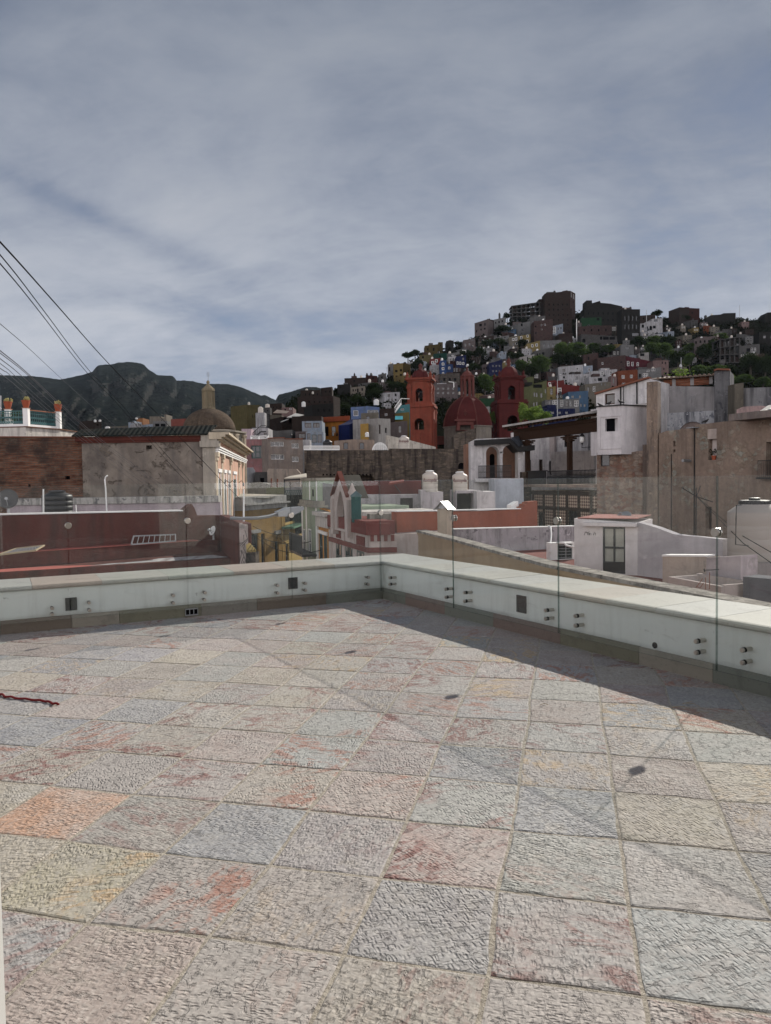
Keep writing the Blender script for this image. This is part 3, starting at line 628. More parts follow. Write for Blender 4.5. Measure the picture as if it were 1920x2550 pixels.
# ------------------------------------------------------------------ far mountains
def pl(pts, x):
    if x <= pts[0][0]: return pts[0][1]
    for (a, b), (c_, d_) in zip(pts, pts[1:]):
        if x <= c_: return b+(d_-b)*(x-a)/(c_-a)
    return pts[-1][1]
def ridged(ridge, x0, x1, step, dR, foot_py, dF, name, mat, amp, rows=46, back=400, seed=0, cliff=None):
    mb = MB(); cols = [x0+step*i for i in range(int((x1-x0)/step)+1)]; grid = []
    for r in range(rows+4):
        line = []
        for x in cols:
            yr = pl(ridge, x) + 1.6*noise.noise(Vector((x*.06+seed, 0, 3)))+.9*noise.noise(Vector((x*.21+seed, 2, 3)))
            if r < 4:
                p = P(x, yr, dR); p.y += back*(4-r)/4; p.x *= 1+back/dR*(4-r)/4; p.z -= (4-r)**1.3*back*.16
            else:
                t = (r-4)/(rows-1); y = yr+(foot_py-yr)*t**1.15; d = dR+(dF-dR)*(t**.8)
                nn = noise.fractal(Vector((x*.011+seed, y*.014, 1.7)), 1.0, 2.1, 7)
                gul = abs(noise.noise(Vector((x*.03+y*.012+seed, y*.006, 5.5))))
                k = min(1, t*6)*(1-t*.5)
                d += amp*k*(nn*1.1-gul*.9+.3)
                if cliff: d += cliff(x, y)*k
                p = P(x, y, d)
            line.append(len(mb.V)); mb.V.append(tuple(p))
        grid.append(line)
    for r in range(len(grid)-1):
        for i in range(len(cols)-1):
            mb.F.append((grid[r][i], grid[r][i+1], grid[r+1][i+1], grid[r+1][i])); mb.M.append(0)
    return tag(mb.build(name, mat, uv=False), kind='structure')
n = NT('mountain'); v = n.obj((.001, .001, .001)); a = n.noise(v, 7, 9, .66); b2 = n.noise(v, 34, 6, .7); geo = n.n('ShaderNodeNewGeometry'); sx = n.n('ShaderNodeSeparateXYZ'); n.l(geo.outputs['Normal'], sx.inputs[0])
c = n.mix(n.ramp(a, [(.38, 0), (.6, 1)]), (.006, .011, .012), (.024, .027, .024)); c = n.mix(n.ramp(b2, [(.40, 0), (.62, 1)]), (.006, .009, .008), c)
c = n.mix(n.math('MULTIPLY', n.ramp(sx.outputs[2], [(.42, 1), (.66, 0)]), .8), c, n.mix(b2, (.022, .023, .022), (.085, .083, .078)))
n.bump(n.math('ADD', a, n.math('MULTIPLY', b2, .6)), 1, 45); M['mountain'] = n.fin(c, 1, 0, 0)
rid1 = [(-300, 985), (-120, 950), (0, 934), (60, 936), (90, 937), (150, 945), (195, 936), (230, 926), (237, 917), (243, 910), (262, 908), (285, 906), (295, 903), (315, 901), (345, 903), (358, 908), (372, 922), (385, 929), (392, 934), (415, 935), (432, 937), (440, 947), (480, 949), (510, 956), (535, 956), (570, 956), (600, 964), (625, 974), (650, 985), (662, 984), (680, 993), (700, 1003), (760, 1030)]
ridged(rid1, -320, 770, 5, 2300, 1100, 700, 'mountain', M['mountain'], 290, cliff=lambda x, y: -90*math.exp(-((x-305)/75)**2)*max(0, 1-(y-905)/45.)+70*math.exp(-((x-330)/60)**2)*max(0, 1-abs(y-965)/30.))
rid2 = [(640, 1050), (684, 1004), (689, 992), (694, 983), (720, 976), (745, 969), (760, 964), (780, 963), (800, 967), (812, 975), (850, 990), (900, 1010)]
ridged(rid2, 640, 900, 4, 1600, 1080, 900, 'mountain', M['mountain'], 60, rows=24, seed=9)

# ------------------------------------------------------------------ the town hill
def dh(py): return 190+(1110-py)*.75
hrid = [(560, 1100), (640, 1062), (690, 1036), (740, 992), (800, 982), (850, 968), (900, 958), (960, 944), (1000, 920), (1030, 900), (1060, 886), (1110, 873), (1150, 856), (1185, 838), (1225, 826), (1270, 800), (1340, 784), (1430, 780), (1500, 776), (1560, 796), (1600, 797), (1650, 792), (1700, 790), (1760, 797), (1830, 793), (1870, 798), (1920, 793), (2000, 780), (2400, 760)]
mb = MB(); cols = [560+8*i for i in range(216)]; grid = []
for r in range(64):
    line = []
    for x in cols:
        yr = pl(hrid, x)+1.5*noise.noise(Vector((x*.05, 0, 7)))
        if r < 3: p = P(x, yr, dh(yr)+6); p.y += 50*(3-r); p.z -= 6*(3-r)
        elif r < 50:
            t = (r-3)/46; y = yr+(1145-yr)*t; p = P(x, y, dh(y)+5+2.2*noise.fractal(Vector((x*.03, y*.03, 0)), 1, 2, 4)*min(1, t*8))
        else:
            t = (r-49)/14; a = P(x, 1145, dh(1145)+5); b = P(x, 1250, 70); p = a.lerp(b, t); p.z = lerp(a.z, -9.4, t**.7)
        line.append(len(mb.V)); mb.V.append(tuple(p))
    grid.append(line)
for r in range(63):
    for i in range(len(cols)-1): mb.F.append((grid[r][i], grid[r][i+1], grid[r+1][i+1], grid[r+1][i])); mb.M.append(0)
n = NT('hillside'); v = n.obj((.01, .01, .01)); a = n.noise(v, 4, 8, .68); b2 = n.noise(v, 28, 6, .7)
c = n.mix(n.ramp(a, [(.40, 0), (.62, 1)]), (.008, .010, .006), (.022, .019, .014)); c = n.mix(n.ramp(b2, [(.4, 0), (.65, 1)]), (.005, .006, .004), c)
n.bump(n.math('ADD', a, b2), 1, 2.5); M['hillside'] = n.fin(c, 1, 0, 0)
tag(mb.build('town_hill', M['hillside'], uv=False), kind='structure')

# ------------------------------------------------------------------ trees
def leafmat(name, dark, light, tr=.38):
    n = NT(name); geo = n.n('ShaderNodeNewGeometry'); oi = n.n('ShaderNodeObjectInfo')
    f = n.math('ADD', n.math('MULTIPLY', geo.outputs['Random Per Island'], .7), n.math('MULTIPLY', oi.outputs['Random'], .3))
    c = n.mix(f, dark, light); n.fin(c, 1, 0, 0.02)
    tl = n.n('ShaderNodeBsdfTranslucent'); n.l(n.mix(.5, c, mul(light, 1.9)), tl.inputs[0]); ms_ = n.n('ShaderNodeMixShader'); ms_.inputs[0].default_value = tr
    n.l(n.b.outputs[0], ms_.inputs[1]); n.l(tl.outputs[0], ms_.inputs[2]); n.l(ms_.outputs[0], n.out.inputs[0]); M[name] = n.m
leafmat('leaf_scrub', (.003, .0045, .002), (.009, .012, .005), .15); leafmat('leaf_dark', (.006, .010, .004), (.017, .027, .009), .25); leafmat('leaf_mid', (.015, .028, .009), (.048, .076, .022)); leafmat('leaf_bright', (.05, .085, .02), (.13, .19, .045))
simple('bark', (.05, .04, .032), .95, sc=6)
def crown(rg, nb, leaf, cnt, flat=.8):
    '''leaf clumps spread over lumpy masses of a unit crown (width about 2, base at z=0.45)'''
    mb = MB(); blobs = []
    for k in range(nb):
        a = rg.uniform(0, 6.283); r = rg.uniform(0, .62)**.8; z = rg.uniform(.65, 1.55)*flat+.15
        blobs.append((Vector((r*math.cos(a), r*math.sin(a), z*(1-.25*r))), rg.uniform(.26, .46)))
    for k in range(cnt):
        c_, R = rg.choice(blobs); d = Vector((rg.gauss(0, 1), rg.gauss(0, 1), rg.gauss(.15, 1))).normalized()
        p = c_+d*R*rg.uniform(.55, 1.08)*Vector((1, 1, .85)).length/1.65
        q = Vector((rg.gauss(0, 1), rg.gauss(0, 1), rg.gauss(0, 1))).normalized(); q = (q+d*.9).normalized()
        x = q.cross(Vector((rg.gauss(0, 1), rg.gauss(0, 1), rg.gauss(0, 1)))).normalized(); y = q.cross(x); s_ = leaf*rg.uniform(.55, 1.3)
        mb.face([p-x*s_-y*s_*.5, p+x*s_*.2-y*s_*.9, p+x*s_, p+x*s_*.1+y*s_*.8, p-x*s_*.8+y*s_*.6])
    return mb
def trunk(rg):
    mb = MB(); mb.tube([(0, 0, -.6), (.02, .01, .2), (.0, .02, .6), (.03, 0, 1.0)], [.085, .065, .05, .03], 8)
    for k in range(5):
        a = rg.uniform(0, 6.28); z = rg.uniform(.35, .75); L = rg.uniform(.35, .6)
        mb.tube([(0, 0, z), (math.cos(a)*L*.5, math.sin(a)*L*.5, z+.22), (math.cos(a)*L, math.sin(a)*L, z+.5)], [.035, .024, .012], 6)
    return mb
TREES = {}
for kind, (mt, leaf, cnt, nb) in dict(dark=('leaf_dark', .055, 2600, 14), mid=('leaf_mid', .055, 2600, 15), bright=('leaf_bright', .05, 3000, 16)).items():
    for k in range(2):
        rg = random.Random(hash(kind) % 1 + k*17+len(kind)*3)
        TREES[kind, k] = (crown(rg, nb, leaf, cnt), trunk(rg))
_tp = {}
rtree = random.Random(3)
def tree(px, py, wpx, hpx, kind, label, d=None, group='trees among the hillside houses', k=None):
    '''px, py: foot of the crown in the photo'''
    d = d or dh(py)-1; k = rtree.randrange(2) if k is None else k; p = P(px, py, d); w = wpx/FPX*d/2; h = hpx/FPX*d/1.75
    if (kind, k) not in _tp:
        o = thing('tree', p, label, 'tree', group); cr, tk = TREES[kind, k]
        for mb_, nm, mt in ((cr, 'crown', 'leaf_'+kind), (tk, 'trunk', 'bark')):
            ob = mb_.build(nm, M[mt], None, uv=False); ob.parent = o
        _tp[kind, k] = o
    else: o = dup(_tp[kind, k], p, None, None, label, group)
    o.scale = (w, w, h); o.rotation_euler = (0, 0, rtree.uniform(0, 6.28)); return o

# ------------------------------------------------------------------ hillside houses
def wins_auto(x0, y0, x1, y1, nx, ny, style, fw=.42, fh=.5):
    r = []; dx, dy = (x1-x0)/nx, (y1-y0)/ny
    for i in range(nx):
        for j in range(ny):
            cx_, cy_ = x0+dx*(i+.5), y0+dy*(j+.5); r.append((cx_-dx*fw/2, cy_-dy*fh/2, cx_+dx*fw/2, cy_+dy*fh/2, style))
    return r
BR = {}
brick('brick_dull', (.032, .02, .017), (.046, .028, .023), (.034, .029, .026), .4, .2, .02, stain=.5)
brick('brick_plum', (.07, .040, .038), (.095, .056, .05), (.07, .058, .055), .4, .2, .02, stain=.4)
brick('block_gray', (.08, .078, .077), (.105, .102, .10), (.06, .059, .058), .4, .2, .018, stain=.45)
rubble('stone_dark', [(.05, .045, .04), (.09, .075, .065), (.12, .10, .085)], (.05, .045, .04), 2.0)
COL = dict(cream=(.42, .36, .28), ochre=(.40, .28, .07), dochre=(.17, .12, .03), white=(.66, .66, .68), gray=(.23, .225, .22), lgray=(.36, .36, .36), blue=(.05, .14, .42), dblue=(.022, .035, .15), lblue=(.42, .50, .60), red=(.33, .035, .03),
   green=(.035, .14, .06), olive=(.25, .27, .10), pink=(.45, .28, .26), pinkgray=(.28, .22, .215), orange=(.42, .10, .03), magenta=(.20, .025, .045), yellow=(.50, .38, .12), teal=(.02, .12, .09), brown=(.075, .05, .04), dark=(.04, .038, .035), maroon=(.10, .03, .025), beige=(.34, .30, .23), skyblue=(.12, .28, .50), turq=(.12, .46, .52), pale=(.52, .50, .48), mustard=(.24, .2, .07))
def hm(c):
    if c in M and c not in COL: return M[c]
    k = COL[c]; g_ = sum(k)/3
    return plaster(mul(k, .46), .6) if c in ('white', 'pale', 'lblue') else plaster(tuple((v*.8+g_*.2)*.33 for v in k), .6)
HOUSES = {}; ROOFS = []; RECTS = []
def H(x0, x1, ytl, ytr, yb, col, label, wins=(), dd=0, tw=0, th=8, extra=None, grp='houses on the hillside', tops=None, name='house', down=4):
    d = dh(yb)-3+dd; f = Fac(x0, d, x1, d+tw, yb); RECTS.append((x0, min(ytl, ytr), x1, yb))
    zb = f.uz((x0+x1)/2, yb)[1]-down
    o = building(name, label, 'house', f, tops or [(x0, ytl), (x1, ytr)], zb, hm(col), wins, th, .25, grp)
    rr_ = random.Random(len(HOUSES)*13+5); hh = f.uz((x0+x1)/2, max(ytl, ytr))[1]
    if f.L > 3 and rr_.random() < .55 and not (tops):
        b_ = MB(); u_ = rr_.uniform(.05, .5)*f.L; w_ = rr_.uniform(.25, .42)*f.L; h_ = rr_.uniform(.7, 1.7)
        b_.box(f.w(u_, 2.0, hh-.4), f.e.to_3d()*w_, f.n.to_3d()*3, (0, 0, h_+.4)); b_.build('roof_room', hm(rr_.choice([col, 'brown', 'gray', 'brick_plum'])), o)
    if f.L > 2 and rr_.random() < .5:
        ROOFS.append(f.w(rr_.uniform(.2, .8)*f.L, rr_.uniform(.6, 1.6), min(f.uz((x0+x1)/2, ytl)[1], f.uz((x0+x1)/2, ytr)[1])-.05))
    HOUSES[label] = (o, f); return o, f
A = wins_auto
H(873, 909, 965, 961, 980, 'cream', 'long low cream house with small dark openings on the dark left slope', [(878, 969, 881, 975, 'o'), (884.5, 969, 887, 974, 'o'), (889, 967.5, 893, 977, 'o'), (900, 966, 904, 973, 'o')])
H(980, 1004, 907, 904, 943, 'ochre', 'tall dull yellow house on the ridge left of the church', [(984, 921, 990, 927, 'o'), (996, 919, 1001, 925, 'o'), (996, 931, 1001, 936, 'o'), (985, 935, 990, 941, 'o')])
H(1004, 1023, 904, 908, 938, 'dochre', 'shaded mustard house joined to the tall yellow one', [(1015, 922, 1018, 926, 'o')], dd=1)
H(966, 980, 908, 904, 931, 'lgray', 'narrow gray house at the left end of the yellow ridge house', [(969, 914, 971.5, 924, 'o')], dd=1)
H(858, 911, 942, 940, 957, 'brown', 'long brown ridge house with a pale flat roof edge', [(865, 953, 868, 957, 'o'), (880, 946, 884, 951, 'o')], dd=2)
H(911, 940, 934, 936, 956, 'maroon', 'dark maroon ridge house with a sloping roof line', [(927, 939, 932, 944, 'o')], dd=3)
H(942, 962, 933, 929, 952, 'gray', 'small gray ridge house with a curved dark roof', [(949, 937, 953, 942, 'o')], dd=3)
H(840, 873, 958, 956, 980, 'dark', 'dark ridge house where the left slope begins', [(846, 962, 850, 966, 'o')], dd=2)
H(957, 996, 978, 976, 1002, 'white', 'two storey white house on the dark slope left of the red tower', [(965, 981.5, 972, 988, 'b'), (983, 980, 988, 986.5, 'o'), (966, 994, 970, 999, 'b'), (974, 993, 978, 1000, 'b'), (983.5, 993.5, 988, 998, 'o')], tw=3)
H(1058, 1092, 861, 857, 880, 'dochre', 'dark ochre house on the skyline with a small pointed turret', [(1064, 867, 1067, 873, 'o'), (1078, 866, 1082, 874, 'o')], dd=2)
H(1092, 1103, 852, 852, 876, 'dochre', 'narrow ochre rooftop tower on the skyline', [(1096, 858, 1098.5, 862, 'o')], dd=3)
H(1112, 1130, 849, 848, 872, 'dark', 'black cubic house silhouetted on the skyline', (), dd=4)
H(1045, 1078, 884, 883, 901, 'mustard', 'low drab ochre house below the black skyline houses', [(1051, 887, 1056, 892, 'o')])
H(1071, 1097, 894.5, 891.5, 912, 'red', 'red upper house with a white framed window on the slope', [(1084, 896, 1089, 901.5, 'W'), (1075, 900, 1080, 906, 'W')])
H(1071, 1097, 910, 908, 927, 'white', 'white house with blue doors under the red one', [(1074, 919, 1079, 926, 'b'), (1087, 917, 1091.5, 923, 'd')], dd=-2)
H(1096.5, 1112, 898, 896.5, 934, 'blue', 'tall bright blue house with three stacked white framed windows', [(1101, 904, 1105.5, 909, 'W'), (1101, 915.5, 1105.5, 920.5, 'W'), (1101.5, 927.5, 1105, 932.5, 'W')], dd=-3)
H(1112, 1128, 908, 907, 927, 'blue', 'lower bright blue house with one white framed window', [(1116.5, 914, 1120.5, 919, 'W')], dd=-1)
H(1116, 1137, 889, 887, 902, 'white', 'small white house above the bright blue one', [(1119.5, 892.5, 1124, 898, 'd'), (1127.5, 891, 1130, 899, 'o')], dd=-1)
H(1112, 1136, 901, 899, 909, 'maroon', 'narrow maroon strip of wall between white and blue houses', (), dd=-2)
H(1136, 1161, 888, 884, 915, 'dblue', 'dark blue house with three white framed windows', [(1138, 901, 1141.5, 907.5, 'W'), (1144.5, 901.5, 1148, 907.5, 'W'), (1152, 902.5, 1155.5, 908, 'W'), (1152, 890, 1155, 897, 'd')])
H(1080, 1113, 881, 879, 893, 'teal', 'long dark green house under the skyline turret', [(1094, 885, 1098, 890, 'o')])
H(1112, 1150, 881, 876, 890, 'lgray', 'pale gray house between the green and the dark blue ones', A(1122, 879, 1136, 887, 3, 1, 'd'), dd=1)
H(1154, 1184, 847, 842, 870, 'pinkgray', 'dusky pink house below the skyline with two dark windows', [(1157, 855, 1161, 863, 'd'), (1167, 853, 1171, 860, 'd'), (1174, 845, 1180, 848, 'd')])
H(1069, 1095, 935, 933, 954, 'pink', 'pale pink house behind the left red tower', [(1079, 937, 1081.5, 942, 'o'), (1092, 942, 1094, 947, 'o'), (1085, 948, 1088, 952, 'o')])
H(1095, 1145, 931, 929, 957, 'stone_dark', 'dark stone house between the blue house and the church dome', A(1100, 938, 1140, 952, 3, 1, 'o'))
H(1066, 1140, 957, 955, 990, 'pinkgray', 'wide gray pink house seen between tower and lantern', A(1085, 962, 1135, 984, 4, 2, 'd'))
H(1182, 1214, 805, 795, 829, 'pinkgray', 'pinkish gray apartment house at the left edge of the upper hill', [(1185, 822, 1188, 828, 'o'), (1193, 806, 1200, 813, 'o'), (1206, 804, 1209, 811, 'o'), (1196, 818, 1199.5, 823, 'o'), (1205, 816, 1209, 821, 'o')], tw=-4)
H(1214, 1230, 794, 797, 828, 'brown', 'brown flank house beside the pinkish apartment house', [(1217, 803, 1220, 809, 'o')], dd=1)
H(1230, 1260, 796, 790, 816, 'lgray', 'gray house with small arched openings on the upper hill', [(1233, 801, 1236, 806, 'o', 'a'), (1241, 799, 1245, 805, 'o'), (1249, 797, 1253, 802, 'o'), (1241, 808.5, 1244.5, 814, 'o', 'a')])
# unfinished concrete frame on the skyline
def frame_house(x0, x1, ytl, ytr, yb, nx, ny, label, dd=0, roof=True, mat='block_gray', xt=None):
    d = dh(yb)-3+dd; f = Fac(x0, d, x1, d, yb); zb = f.uz(x0, yb)[1]-4; za, zc = f.uz(x0, ytl)[1], f.uz(x1, ytr)[1]
    root = thing('house', f.w(f.L/2, 4, zb), label, 'house', 'houses on the hillside'); L = f.L; e = f.e.to_3d(); nn = f.n.to_3d(); D = 8
    cm = MB(); sm = MB(); z0 = f.uz(x0, yb)[1]
    for w in (0, D-.5):
        for i in range(nx+1):
            u = (L-.5)*i/nx; zt = lerp(za, zc, u/L); cm.box(f.w(u, w, zb), e*.5, nn*.5, (0, 0, zt-zb))
    for j in range(ny+1):
        for_t = j/ny; a0 = lerp(z0, za, for_t); a1 = lerp(z0, zc, for_t)
        p = [f.w(-.3, -.4, a0-.35), f.w(L+.3, -.4, a1-.35), f.w(L+.3, D+.3, a1-.35), f.w(-.3, D+.3, a0-.35)]; q = [v+Vector((0, 0, .4)) for v in p]
        sm.face(p[::-1]); sm.face(q)
        for k in range(4): sm.face([p[k], p[(k+1) % 4], q[(k+1) % 4], q[k]])
    cm.build('column_frame', M[mat], root); sm.build('floor_slab', M[mat], root)
    wm = MB()
    for j in range(ny):
        for i in range(nx):
            if (i+j) % 3 == 0: continue
            u0, u1 = (L-.5)*i/nx+.5, (L-.5)*(i+1)/nx; a = lerp(z0, lerp(za, zc, (u0+u1)/2/L), j/ny)+.05; h_ = (za-z0)/ny-.4
            wm.box(f.w(u0, 2.5 if i % 2 else .8, a), e*(u1-u0), nn*.2, (0, 0, h_*(1 if (i*j) % 2 == 0 else .45)))
    wm.build('infill_wall', M['brick_dull'], root); return root, f
frame_house(1275, 1345, 762, 752, 788, 6, 3, 'unfinished concrete frame building with open floors on the skyline')
H(1357, 1420, 731, 724, 795, 'brick_dull', 'tall dark brick tower block, the highest house on the hill', A(1362, 752, 1418, 790, 5, 3, 'o', .3, .4), dd=2)
H(1420, 1433, 724, 731, 795, 'brick_plum', 'reddish end wall block of the highest house, with narrow upright windows', [(1421.5, 729, 1424, 740, 'w'), (1427, 733, 1429.5, 744, 'w'), (1430.5, 735, 1432, 746, 'w'), (1427, 750, 1429, 755, 'o')], dd=2.5, tw=5)
H(1342, 1358, 745, 744, 790, 'brown', 'dark brown block wedged left of the tower block', (), dd=4)
H(1291, 1320, 806, 800, 834, 'lgray', 'gray house with a dish and two dark windows in mid hill', [(1297, 806, 1302, 812, 'o'), (1299, 818, 1304, 823, 'd')], tw=3)
H(1320, 1358, 790, 786, 822, 'gray', 'gray block house with a white roof tank below the concrete frame', A(1324, 795, 1354, 815, 3, 2, 'd'))
H(1267, 1291, 840, 835, 866, 'beige', 'beige house with several white framed windows in mid hill', [(1276, 843, 1280, 848, 'W'), (1283, 841, 1287, 847, 'W'), (1284, 853, 1288, 858, 'W'), (1277, 855, 1280, 861, 'd')])
H(1291, 1321, 837, 832, 856, 'yellow', 'yellow house with white framed windows above the dark bushes', [(1296, 838, 1300, 844, 'W'), (1312, 834, 1315.5, 839.5, 'W'), (1311, 847, 1315.5, 852, 'W')])
H(1312, 1345, 856, 848, 871, 'yellow', 'lower yellow house with two white framed windows', [(1324, 858, 1327.5, 864, 'W'), (1334.5, 856, 1338.5, 862, 'W')], dd=-2)
H(1330, 1377, 800, 794, 850, 'brick_plum', 'large plum colored brick house at the middle of the hill', [(1332, 811, 1336, 815, 'o'), (1347, 807, 1350, 812, 'w'), (1355, 806, 1359, 811, 'w'), (1333, 826, 1336, 832, 'o'), (1348, 819, 1351, 822, 'w')])
H(1358, 1424, 779, 768, 822, 'brick_dull', 'broad dark brick house below the tower block', A(1362, 778, 1420, 815, 5, 3, 'o', .25, .35))
H(1374, 1402, 813, 806, 833, 'lblue', 'pale blue shack with a sagging roof beside a utility pole', [(1376, 815, 1383, 829, 'W'), (1388, 816, 1392, 822, 'd'), (1395, 814, 1399, 820, 'd')])
H(1392, 1426, 831, 828, 860, 'brick_dull', 'rust brown brick house left of the white utility pole', ())
H(1345, 1398, 850, 846, 872, 'lgray', 'gray block house with a sheet metal canopy', A(1350, 852, 1394, 868, 4, 1, 'd'))
H(1193, 1230, 842, 835, 852, 'brown', 'low brown house with two dark windows on the left slope', [(1199, 845, 1203, 849, 'o'), (1207, 843, 1211, 848, 'o')])
H(1230, 1268, 841, 835, 850, 'lgray', 'long pale gray terrace wall house in the dark scrub', [(1240, 841, 1243, 845, 'o'), (1256, 839, 1259, 842, 'o')])
H(1242, 1261, 879, 875, 895, 'lblue', 'small pale blue cube house with two windows', [(1245, 881, 1247, 886, 'd'), (1255, 878, 1258, 883, 'd')])
H(1218, 1251, 905, 895, 937, 'dblue', 'deep blue house above the trees behind the church', A(1224, 905, 1248, 930, 3, 2, 'd', .35, .4))
H(1222, 1246, 895, 890, 908, 'gray', 'gray upper floor house over the deep blue one', [(1226, 898, 1230, 905, 'd')], dd=1)
H(1200, 1222, 909, 905, 928, 'pinkgray', 'gray pink house left of the deep blue one', [(1204, 915, 1207, 920, 'o'), (1210, 914, 1213, 919, 'o'), (1215, 913, 1218, 918, 'o')])
H(1250, 1266, 904, 900, 922, 'yellow', 'pale cream yellow house peeping from behind the right tower dome', [(1258.5, 903, 1262, 909, 'd')])
H(1294, 1331, 890, 882, 909, 'pale', 'pinkish white house with tall dark doors above the round tree', [(1300, 893, 1303.5, 903, 'o'), (1312.5, 889, 1315.5, 900, 'o'), (1325, 886, 1328, 893, 'o')])
H(1331, 1375, 874, 866, 896, 'gray', 'wide gray house with a row of dark windows', [(1337, 880, 1340, 888, 'o'), (1343, 879, 1346, 887, 'o'), (1350, 877, 1356, 884, 'o')])
H(1374, 1412, 874, 866, 890, 'brick_plum', 'brick house with two white framed windows beside the big tree', [(1378, 876, 1384, 881, 'W'), (1395, 872, 1400, 877, 'W')])
H(1296, 1362, 962, 952, 1030, 'olive', 'large olive green house with blue windows right of the church', [(1329, 977, 1333, 988, 'd'), (1335, 978, 1339, 989, 'd'), (1346, 979, 1351, 990, 'd'), (1328, 1002, 1332, 1012, 'd'), (1335, 1001, 1339, 1011, 'd'), (1357, 969, 1360.5, 979, 'd'), (1328, 957, 1350, 966, 'o')], tops=[(1296, 966), (1326, 961), (1327, 956), (1350, 951), (1362, 947)])
H(1311, 1329, 940, 938, 955, 'olive', 'small olive rooftop block above the large green house', (), dd=4, th=4)
H(1296, 1326, 953, 951, 966, 'dark', 'dark wooden roof deck house beside the olive block', (), dd=5)
H(1201, 1242, 985, 979, 994, 'pink', 'long low pale pink building behind the right tower', ())
H(1178, 1240, 994, 990, 1042, 'green', 'bright green house between the church dome and the right tower', [(1211, 1012, 1220, 1028, 'd'), (1190, 1008, 1196, 1018, 'd')])
H(1390, 1452, 914, 908, 932, 'white', 'long white house, upper left of the white terrace of houses', [(1401, 919, 1407, 926, 'b'), (1435, 915, 1441, 921.5, 'w')])
H(1452, 1476, 912, 910, 932, 'lblue', 'pale blue white house end with a single window', [(1465, 917, 1470, 924, 'w')], dd=1)
H(1393, 1467, 933, 931, 953, 'white', 'lower long white house with two windows', [(1433, 937, 1439, 946, 'd'), (1454, 937, 1460, 946, 'd'), (1402, 937, 1407, 942, 'o')])
H(1468, 1537, 925, 919, 939, 'white', 'white house at the right of the white terrace of houses', [(1497, 926, 1503, 934, 'w'), (1519, 924, 1525, 935, 'w')])
H(1467, 1521, 939, 937, 962, 'white', 'white house with blue windows and dark balcony', [(1479, 943, 1485, 949, 'd'), (1489, 941, 1500, 949, 'o'), (1510, 943, 1513, 948, 'w')])
H(1521, 1536, 936, 938, 968, 'pink', 'pink end house with one tall red window', [(1526, 941, 1530, 955, 'b')], dd=1)
H(1538, 1588, 924, 920, 962, 'orange', 'bright orange red house with three white framed windows', [(1548, 934, 1556, 943, 'w'), (1569, 933, 1576, 941, 'w'), (1549, 953, 1557, 959, 'w')])
H(1383, 1457, 949, 962, 984, 'red', 'bright red house with an inclined roof wall in front of the white terrace', [(1390, 967, 1397, 976, 'W')], tops=[(1383, 949), (1404, 946), (1406, 957), (1457, 963)])
H(1362, 1384, 964, 962, 996, 'yellow', 'yellow lower wall house with a tall brown window', [(1370, 967, 1377, 983, 'b'), (1370, 989, 1376, 993, 'o')], dd=-1)
H(1362, 1384, 950, 946, 966, 'red', 'small red balcony house above the yellow wall', [(1366, 953, 1371, 959, 'W'), (1376, 951, 1382, 958, 'd')], dd=1)
H(1415, 1465, 976, 973, 1020, 'skyblue', 'sky blue house with dark windows below the red one', [(1423, 985, 1430, 991, 'd'), (1442, 984, 1447, 992, 'd'), (1445, 1005, 1449, 1013, 'd'), (1454, 1006, 1459, 1013, 'd')], dd=-2)
H(1457, 1521, 957, 950, 1000, 'beige', 'beige house with weathered top right of the sky blue one', [(1463, 964, 1468, 976, 'd'), (1476, 962, 1483, 975, 'w'), (1497, 953, 1500, 959, 'd'), (1506, 954, 1509, 960, 'd'), (1464, 988, 1468, 994, 'o')], dd=-1)
H(1452, 1490, 884, 878, 913, 'brick_plum', 'brick house with flat roof behind the white terrace of houses', [(1463.5, 888, 1468, 896, 'o')])
H(1488, 1558, 892, 884, 924, 'brick_plum', 'long brick wall house stretching behind the white terrace of houses', [(1498, 902, 1503, 908, 'w'), (1545, 900, 1550, 903, 'o')], dd=1)
H(1556, 1619, 886, 899, 918, 'magenta', 'long dark magenta house with white arched windows and hanging washing', [(1562, 900, 1566.5, 911, 'W', 'a'), (1573, 902, 1577, 911, 'W', 'a'), (1586, 903, 1590, 911, 'W', 'a')], dd=-1)
H(1627, 1665, 898, 897, 930, 'pink', 'small pink cube house at the edge of the trees', [(1648, 900, 1651, 906, 'o'), (1656, 901, 1659, 907, 'o'), (1652, 916, 1655, 921, 'o')], dd=-1)
H(1589, 1647, 921, 914, 948, 'lgray', 'pale gray house with wide windows right of the orange one', [(1610, 921, 1618, 926, 'w'), (1622, 917, 1632, 924, 'w'), (1591, 931, 1596, 940, 'o'), (1601, 929, 1614, 940, 'w')])
H(1358, 1443, 996, 992, 1032, 'lgray', 'glazed gray terrace house with white posts above the timber porch', [(1366, 998, 1372, 1008, 'b'), (1376, 996, 1388, 1007, 'w'), (1395, 996, 1403, 1012, 'w'), (1409, 997, 1415, 1012, 'b'), (1418, 997, 1423, 1011, 'w'), (1430, 997, 1441, 1012, 'w')], dd=-4)
H(1321, 1432, 1014, 1013, 1046, 'dblue', 'low dark blue house in front of the glazed terrace', A(1350, 1022, 1420, 1034, 4, 1, 'd'), dd=-6, tops=[(1321, 1020), (1362, 1018), (1363, 1008), (1384, 1008), (1385, 1018), (1432, 1017)])
H(1455, 1550, 762, 763, 812, 'dark', 'long black house with a jagged roofline on the skyline', A(1460, 772, 1545, 805, 7, 2, 'o', .3, .4), tops=[(1455, 768), (1460, 768), (1460.5, 748), (1474, 748), (1474.5, 755), (1494, 749), (1496, 754), (1520, 756), (1524, 757), (1548, 763)])
H(1447, 1498, 792, 790, 813, 'green', 'green house in front of the long black skyline house', [(1486, 791.5, 1493, 798, 'o')])
H(1498, 1517, 799, 798, 808, 'olive', 'low green annex house with a white corner post', ())
